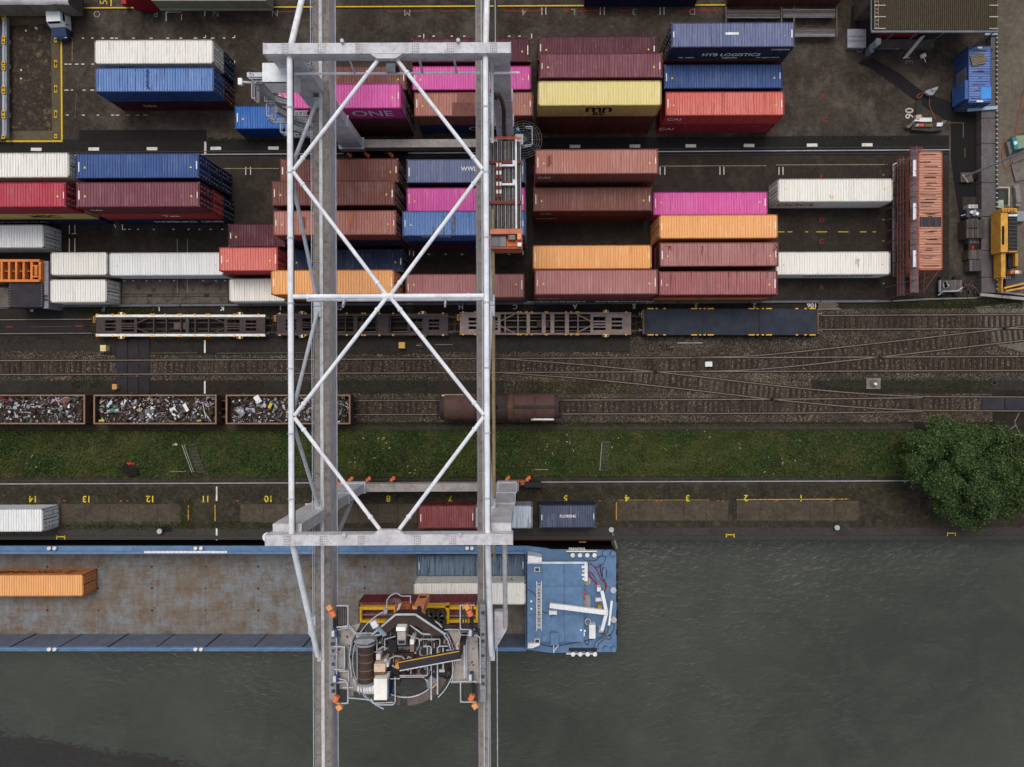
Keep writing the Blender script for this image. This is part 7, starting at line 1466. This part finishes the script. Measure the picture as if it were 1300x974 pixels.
for i in range(9): eb(1280.8, 277 + i * 4.6, 1291, 278 + i * 4.6, zb + 1.7, zb + 1.78, 'deck_rib', paint((70, 68, 70), .3, .1))
eb(1271, 320, 1276.5, 352, zb + .6, zb + 1.8, 'boom_foot', YM); eb(1277, 320, 1279, 345, zb + .4, zb + 1.0, 'panel', paint((50, 50, 56), .2)); eb(1280.5, 318.5, 1291.5, 320.3, zb + .6, zb + 2.1, 'cross_beam', YMD); eb(1280, 321, 1291, 340, zb + .3, zb + 1.2, 'radiator', paint((34, 34, 38), .2)); eb(1289, 322, 1292.5, 338, zb + .3, zb + 1.6, 'side_panel', YMD)
eb(1271.5, 352, 1273, 370, zb + .6, zb + 1.2, 'boom_foot', YM); eb(1277, 346, 1303, 364, zb + .05, zb + .5, 'turntable', paint((70, 70, 74), .3, .1))
for i in range(5): eb(1270 + i * 3, 350, 1271.2 + i * 3, 354, zb + .5, zb + .6, 'grip_plate', flat((180, 180, 182)))
for a_, b_ in (((1274, 366), (1303, 359)), ((1276, 370), (1303, 364.5))): MB().bar(P(*a_, 2), P(*b_, 2), .18, .3).build('lattice_chord', YM, ex)
eb(1283, 343.5, 1297, 347.5, zb + .6, zb + 1.5, 'hydraulic_block', paint((196, 116, 60), .3)); q = P(1289, 346, 2.4); MB().tube(q, q + Vector((.2, 0, .2)), .2, 10).build('valve', flat((226, 226, 226)), ex)
eb(1291, 268, 1302, 281, zb, zb + .6, 'track_plate', paint((128, 132, 138), .3)); eb(1266.8, 270, 1270, 345, zb + .02, zb + .7, 'crawler_track', DARK)
MB().path([P(1267, 238, 1.3), P(1281, 238, 1.3), P(1281, 262, 1.3)], .06).build('pipe_frame', paint((196, 190, 176), .3), ex)
eb(1267, 240, 1280, 258, zb, zb + .1, 'mat', paint((58, 60, 56), .4)); eb(1267.5, 254, 1274, 264, zb, zb + .4, 'tarp', paint((150, 164, 150), .3)); 
tag(MB().prism([tuple(P(a, b, 1.3)[:2]) for a, b in ((1286, 207), (1306, 198), (1306, 226), (1292, 230))], .8, 1.0).bar(P(1286, 206, 1.4), P(1306, 197, 1.4), .12, .12).build('steel_plate', paint((106, 98, 92), .5, .3)), 'grey steel plate with a raised edge lying at the right edge', 'plate')
tag(MB().prism([tuple(P(a, b, 1.2)[:2]) for a, b in ((1287, 236), (1294, 234), (1296, 262), (1290, 262))], .8, 1.2).cbox(P(1292, 248, 1.25), (.5, 1.6, .2), .1).build('folded_tarp', paint((120, 118, 116), .4)), 'crumpled grey tarpaulin above the yellow crawler machine', 'tarpaulin')
tag(MB().bar(P(1244, 374, .9), P(1306, 380, .9), .3, .2).bar(P(1270, 371, .9), P(1306, 375, .9), .2, .25).bar(P(1280, 368, .9), P(1306, 366, .9), .15, .2).build('concrete_edge', paint((150, 146, 140), .4)), 'broken pale concrete edge below the yellow crawler machine', 'kerb')

# ================================================================ TOP LEFT: WASH BAY, VAN, LORRY, TARPED TRAILER
wb = ground_mat('wash_bay_floor', (44, 36, 34), (54, 45, 41), (132, 116, 84), .35, 12, .8, .3, lo=.55, hi=.66, gs=.15)
slab('wash_bay', px_poly([(-60, 18), (76, 16.5), (77, 178), (-60, 178.5)]), .010, ground_mat('bay_edge', (82, 72, 56), (98, 88, 68), (60, 52, 42), .5, 12, .5, .3, gs=.2))
slab('wash_bay', px_poly([(9, 33), (65, 30), (66, 166), (9, 167)]), .018, wb)
for y in (21, 47, 51, 79, 83, 111, 115, 143, 147, 173):
    for x in ((70.7,) if y in (21, 173) else (70.7,)):
        a_, b_ = P(x - 1.7, y + 2.6, .05), P(x + 1.7, y - 2.6, .05); o = struct(MB().box(a_.x, b_.x, a_.y, b_.y, 0, .06).build('kerb_block', road_paint((200, 170, 60), .2))); a_, b_ = P(x - .9, y + 1.2, .07), P(x + .9, y - 1.2, .07); struct(MB().box(a_.x, b_.x, a_.y, b_.y, .06, .075).build('kerb_block', flat((40, 34, 30))))
bm2 = thing('barrier_beam', 'long grey barrier beam with yellow black blocks at the left edge', 'barrier', P(5, 98))
MB().box(P(3.6, 0, .9).x, P(8.4, 0, .9).x, YZ(174, .9), YZ(22, .9), .5, .9).build('beam', paint((126, 134, 140), .3, .1), bm2); MB().box(P(3.4, 0, .9).x, P(6, 0, .9).x, YZ(173, .9), YZ(23, .9), .9, .96).build('beam_cover', paint((160, 160, 164), .3), bm2)
for y in (22, 49, 54, 81, 87, 112, 117, 143, 148, 174):
    q = P(4.8, y, 1.0); MB().cbox(q, (.36, .42, .14)).build('warning_block', flat((200, 160, 50)), bm2); MB().cbox(q + Vector((0, 0, .08)), (.2, .14, .03)).build('black_stripe', BLK, bm2)
for y in (53, 84, 115, 146): q = P(10, y, .5); MB().cbox(q, (.3, .5, .5)).build('foot', paint((140, 130, 110), .3), bm2)
for i in range(5): a_, b_ = P(-50, 60 + i * 29.5, .6), P(3, 31 + i * 29.5, .6); MB().box(a_.x, b_.x, a_.y + .03, b_.y, .3, .6).build('ramp_panel', paint((62, 66, 74), .2, 0, .8), bm2)
for i, (x, y) in enumerate(((33, 39), (46, 36), (27, 89), (27, 100))): tag(MB().cbox(P(x, y, .05), (.18, .3 if i == 1 else .16, .06), i).cbox(P(x, y + .5, .1), (.1, .1, .05)).build('litter', flat((214, 208, 190))), ('small tan litter in the top of the wash bay', 'white slip of litter in the top of the wash bay', 'tiny pale litter in the middle of the wash bay', 'tiny pale litter lower in the middle of the wash bay')[i], 'litter')
# van
vn = thing('parked_van', 'white van with dark blue bonnet parked at the corner of the wash bay', 'van', P(82, 28), rz=R(5))
def vb(pr, x, name, mat, w1=None): return None
cV = P(82.5, 28.5)
def loft(name, mat, rings):
    m = MB(); n = len(rings[0]); 
    for rg in rings: m.v += rg
    for i in range(len(rings) - 1):
        for j in range(n): m.f.append((i * n + j, i * n + (j + 1) % n, (i + 1) * n + (j + 1) % n, (i + 1) * n + j)); m.mi.append(0)
    m.f += [tuple(range(n))[::-1], tuple(range((len(rings) - 1) * n, len(rings) * n))]; m.mi += [0, 0]; me = m.mesh(name, mat); return me
def sec(y, hw, z0, z1, tw): return [(-hw, y, z0), (hw, y, z0), (hw, y, z0 + (z1 - z0) * .55), (tw, y, z1), (-tw, y, z1), (-hw, y, z0 + (z1 - z0) * .55)]
NB = paint((28, 48, 84), .05, 0, .3); WV = paint((224, 224, 228), .05, 0, .3)
part('body', loft('body', WV, [sec(-1.2, .86, .3, 1.25, .8), sec(-.9, .88, .3, 1.9, .74), sec(0, .89, .3, 1.95, .76), sec(1.1, .88, .3, 1.92, .76), sec(1.6, .86, .3, 1.7, .74)]), vn, (0, 0, 0))
part('bonnet', loft('bonnet', NB, [sec(-2.25, .6, .35, .75, .5), sec(-2.0, .82, .3, .98, .74), sec(-1.21, .87, .3, 1.24, .8)]), vn); part('rear', loft('rear', NB, [sec(1.61, .86, .3, 1.68, .73), sec(1.95, .82, .35, 1.2, .7)]), vn)
GLS = paint((30, 36, 44), .05, 0, .15)
part('windscreen', loft('windscreen', GLS, [[(-.7, -1.18, 1.27), (.7, -1.18, 1.27), (.7, -1.15, 1.29), (-.7, -1.15, 1.29)], [(-.66, -.92, 1.87), (.66, -.92, 1.87), (.66, -.89, 1.92), (-.66, -.89, 1.92)]]), vn)
for sx in (-1, 1): part('side_window', MB().box(-.01, .01, -.7, 1.0, 1.3, 1.65).mesh('side_window', GLS), vn, (sx * .86, 0, 0)); part('headlight', MB().box(-.12, .12, -.06, .06, 0, .14).mesh('headlight', WHT), vn, (sx * .55, -2.12, .72)); part('wing_mirror', MB().box(-.1, .1, -.06, .06, 0, .14).mesh('wing_mirror', NB), vn, (sx * .98, -.95, 1.15))
for sx in (-1, 1):
    for y in (-1.5, 1.2): part('wheel', MB().tube((-.1, 0, 0), (.1, 0, 0), .3, 14).mesh('wheel', DARK), vn, (sx * .8, y, .3))
part('roof_vent', MB().box(-.2, .2, -.12, .12, 0, .05).mesh('roof_vent', DARK), vn, (.1, .9, 1.93))
vn.rotation_euler.z = R(3); 
# tarped trailer at the top left corner
tt = thing('covered_trailer', 'trailer under a crumpled light grey tarpaulin at the top left corner', 'trailer', P(40, 0))
zt = 3.6; m = MB(); nx, ny = 40, 14; xa, xb = P(-90, 0, zt).x, P(86, 0, zt).x; ya, yb = YZ(4.5, zt), YZ(-24, zt); vs = []
for i in range(nx + 1):
    for j in range(ny + 1):
        x, y = xa + (xb - xa) * i / nx, ya + (yb - ya) * j / ny; vs.append((x, y, zt + .22 * mnoise.noise((x * .7, y * 1.6, 2)) + .1 * mnoise.noise((x * 2.2, y * 2.5, 5)) - (.25 if j in (0, ny) else 0)))
m.add(vs, [(i * (ny + 1) + j, (i + 1) * (ny + 1) + j, (i + 1) * (ny + 1) + j + 1, i * (ny + 1) + j + 1) for i in range(nx) for j in range(ny)]); m.build('tarpaulin', paint((168, 166, 170), .35, 0, .6, dirt=(110, 106, 104)), tt, smooth=True)
n = 9
for i in range(n): a_ = xa + (xb - xa) * i / n; MB().box(a_ + .04, a_ + (xb - xa) / n - .04, ya + .02, ya + .1, 1.0, zt - .3).build('side_panel', paint((112, 106, 98), .5, .1), tt)
MB().box(xa, xb, ya + .1, yb, .9, 1.1).build('chassis', DARK, tt); MB().box(xb - .1, xb, ya + .1, yb, 1.1, zt - .3).build('end_wall', paint((70, 66, 64), .4), tt)
for k in range(3): q = (xb - 2 - k * 1.3, ya + .3, .5); MB().tube(q, (q[0], q[1] + .3, .5), .5, 16).build('wheel', DARK, tt)
# lorry with trailer along the top edge
lr = thing('lorry', 'lorry with dark red cab and pale trailer passing along the top edge', 'lorry', P(250, -8))
zt = 3.2; a_, b_ = P(192, 1, zt), P(338, -26, zt); MB().box(a_.x, b_.x, a_.y, b_.y, 1.1, zt).build('trailer_box', paint((124, 124, 108), .3, .1), lr); MB().box(a_.x, b_.x, a_.y - .05, a_.y, 1.3, 1.6).build('trailer_side', paint((150, 150, 134), .3), lr)
MB().box(P(158, 0, 3).x, P(188, 0, 3).x, YZ(-1, 3), YZ(-26, 3), .5, 3).build('cab', paint((124, 24, 36), .15, .05, .4), lr); MB().box(P(158, 0, 3).x - .03, P(158, 0, 3).x, YZ(-3, 3), YZ(-24, 3), 1.7, 2.6).build('windscreen', GLS, lr)
MB().box(P(154, 0, 1).x, P(160, 0, 1).x, YZ(5, 1), YZ(-14, 1), .3, 1.0).build('bumper', paint((150, 30, 40), .1, 0, .4), lr)
for x in (174, 218, 288, 304, 320): q = P(x, 6, .5); MB().tube((q.x, q.y, .5), (q.x, q.y + .35, .5), .5, 18).build('wheel', DARK, lr); MB().tube((q.x, q.y - .02, .5), (q.x, q.y, .5), .24, 12).build('wheel_hub', paint((150, 150, 152), .2), lr)
MB().box(P(240, 0, .9).x, P(278, 0, .9).x, YZ(5.8, .9), YZ(2.6, .9), .5, .9).build('side_guard', flat((206, 206, 206)), lr); MB().box(P(338, 0, 1).x, P(340, 0, 1).x, YZ(5, 1), YZ(-3, 1), .6, 1.2).build('rear_bar', CT, lr)
# long blue and brown container row touching the top edge
stack(741, -38, 892, -8, [NAV], 'navy container mostly beyond the top edge', 'navy one at the top edge', marks=False, grp=None)
stack(930, -38, 1075, -8.5, [BRN], 'rust brown container mostly beyond the top edge, beside the racks', 'rust brown one at the top edge', marks=False, grp=None, rust=.5)

# ================================================================ LEFT EDGE: ORANGE FRAME, DARK TARP BOX, GREY CAB
og = thing('lifting_rig', 'orange steel lifting frame with compartments at the left edge', 'frame', P(10, 344))
OM = paint((206, 122, 62), .25, .15, .6); zt = 3.0
def ob(x0, y0, x1, y1, z0, z1, name, mat, par): a, b = P(x0, y1, z1), P(x1, y0, z1); return MB().box(a.x, b.x, a.y, b.y, z0, z1).build(name, mat, par)
for y0 in (329.3, 354.8): ob(-80, y0, 50, y0 + 3.0, 2.4, zt, 'long_beam', OM, og)
for x in (-70, -52, -34, -16, 0.5, 10, 19, 28.5, 38.5, 49): ob(x, 332.2, x + 2.8, 354.9, 2.3, zt - .06, 'cross_beam', OM, og)
for x in (-70, -16, 19, 49): ob(x, 329.4, x + 2.0, 331.4, 0, 2.4, 'post', OM, og); ob(x, 355.4, x + 2.0, 357.6, 0, 2.4, 'post', OM, og)
for y in (336.5, 350.5): ob(40.5, y, 49, y + 1.6, 2.5, zt, 'end_bar', OM, og)
ob(44, 337, 47, 350, 2.5, zt + .1, 'winch', OM, og)
for i in range(4): ob(42.5, 338.5 + i * 3.1, 48.3, 340 + i * 3.1, 2.4, zt - .1, 'winch_bar', paint((150, 84, 50), .3, .3), og)
for i in range(4): MB().bar(P(2 + i * 9.5, 333, 2.5), P(9 + i * 9.5, 345, 2.5), .04, .04).bar(P(2 + i * 9.5, 344.5, 2.6), P(11 + i * 9.5, 344.5, 2.6), .06, .06).build('stay', OM, og)
ob(-80, 330, 48, 356, 0.5, 1.3, 'dark_base', paint((28, 24, 24), .2), og)
db = thing('tarp_box', 'flat box covered with black felt next to the orange lifting frame', 'box', P(33, 374)); ob(11.5, 359.5, 54, 390, 0, 2.55, 'box_body', paint((50, 46, 48), .3), db); ob(11.3, 359.3, 54.2, 390.2, 2.55, 2.62, 'felt_roof', paint((52, 50, 54), .25, 0, .9), db)
for i in range(9): q = P(12.5, 361 + i * 3.4, 2.64); MB().cbox(q, (.07, .07, .03)).build('roof_nail', flat((150, 150, 150)), db); q = P(53, 361 + i * 3.4, 2.64); MB().cbox(q, (.07, .07, .03)).build('roof_nail', flat((150, 150, 150)), db)
gc = thing('site_office', 'narrow grey cabin wall with two dark windows between the felt box and the white containers', 'cabin', P(60, 361)); ob(54.5, 331.5, 61.5, 391.5, 0, 2.4, 'cabin', paint((128, 126, 134), .3), gc); ob(61.5, 345, 66, 389, 0, 1.4, 'step_box', paint((106, 104, 112), .3), gc)
for x in (56, 58.5): 
    for y in (374.5, 379): ob(x, y, x + 1.9, y + 3.3, 2.4, 2.43, 'window', paint((28, 28, 32), .1, 0, .3), gc)
slab('concrete_pad', px_poly([(-60, 366), (11, 365), (11, 392), (-60, 393)]), .02, ground_mat('pad_concrete', (104, 100, 88), (120, 116, 104), (86, 80, 72), .5, 10, .5, .3, gs=.2))
slab('asphalt_patch', px_poly([(20, 392), (105, 391.5), (105, 405), (20, 405)]), .014, flat((40, 39, 40), .9, 'tar'))
slab('concrete_pad', px_poly([(156, 356), (289, 355), (289, 385), (154, 386)]), .012, ground_mat('drain_concrete', (84, 76, 70), (98, 90, 82), (52, 44, 40), .4, 9, .9, .4, lo=.5, hi=.6, gs=.25))
ch = thing('drain_channel', 'long steel drain channel in the pale concrete strip between the white containers', 'drain', P(222, 375))
for y in (373.6, 376.8): MB().bar(P(150, y, .05), P(290, y - .7, .05), .07, .06).build('channel_edge', paint((60, 56, 54), .4, .2), ch)
for x in (190, 262): ob(x - 3, 373.8, x + 3, 377, 0, .09, 'grate', paint((34, 32, 32), .3), ch)
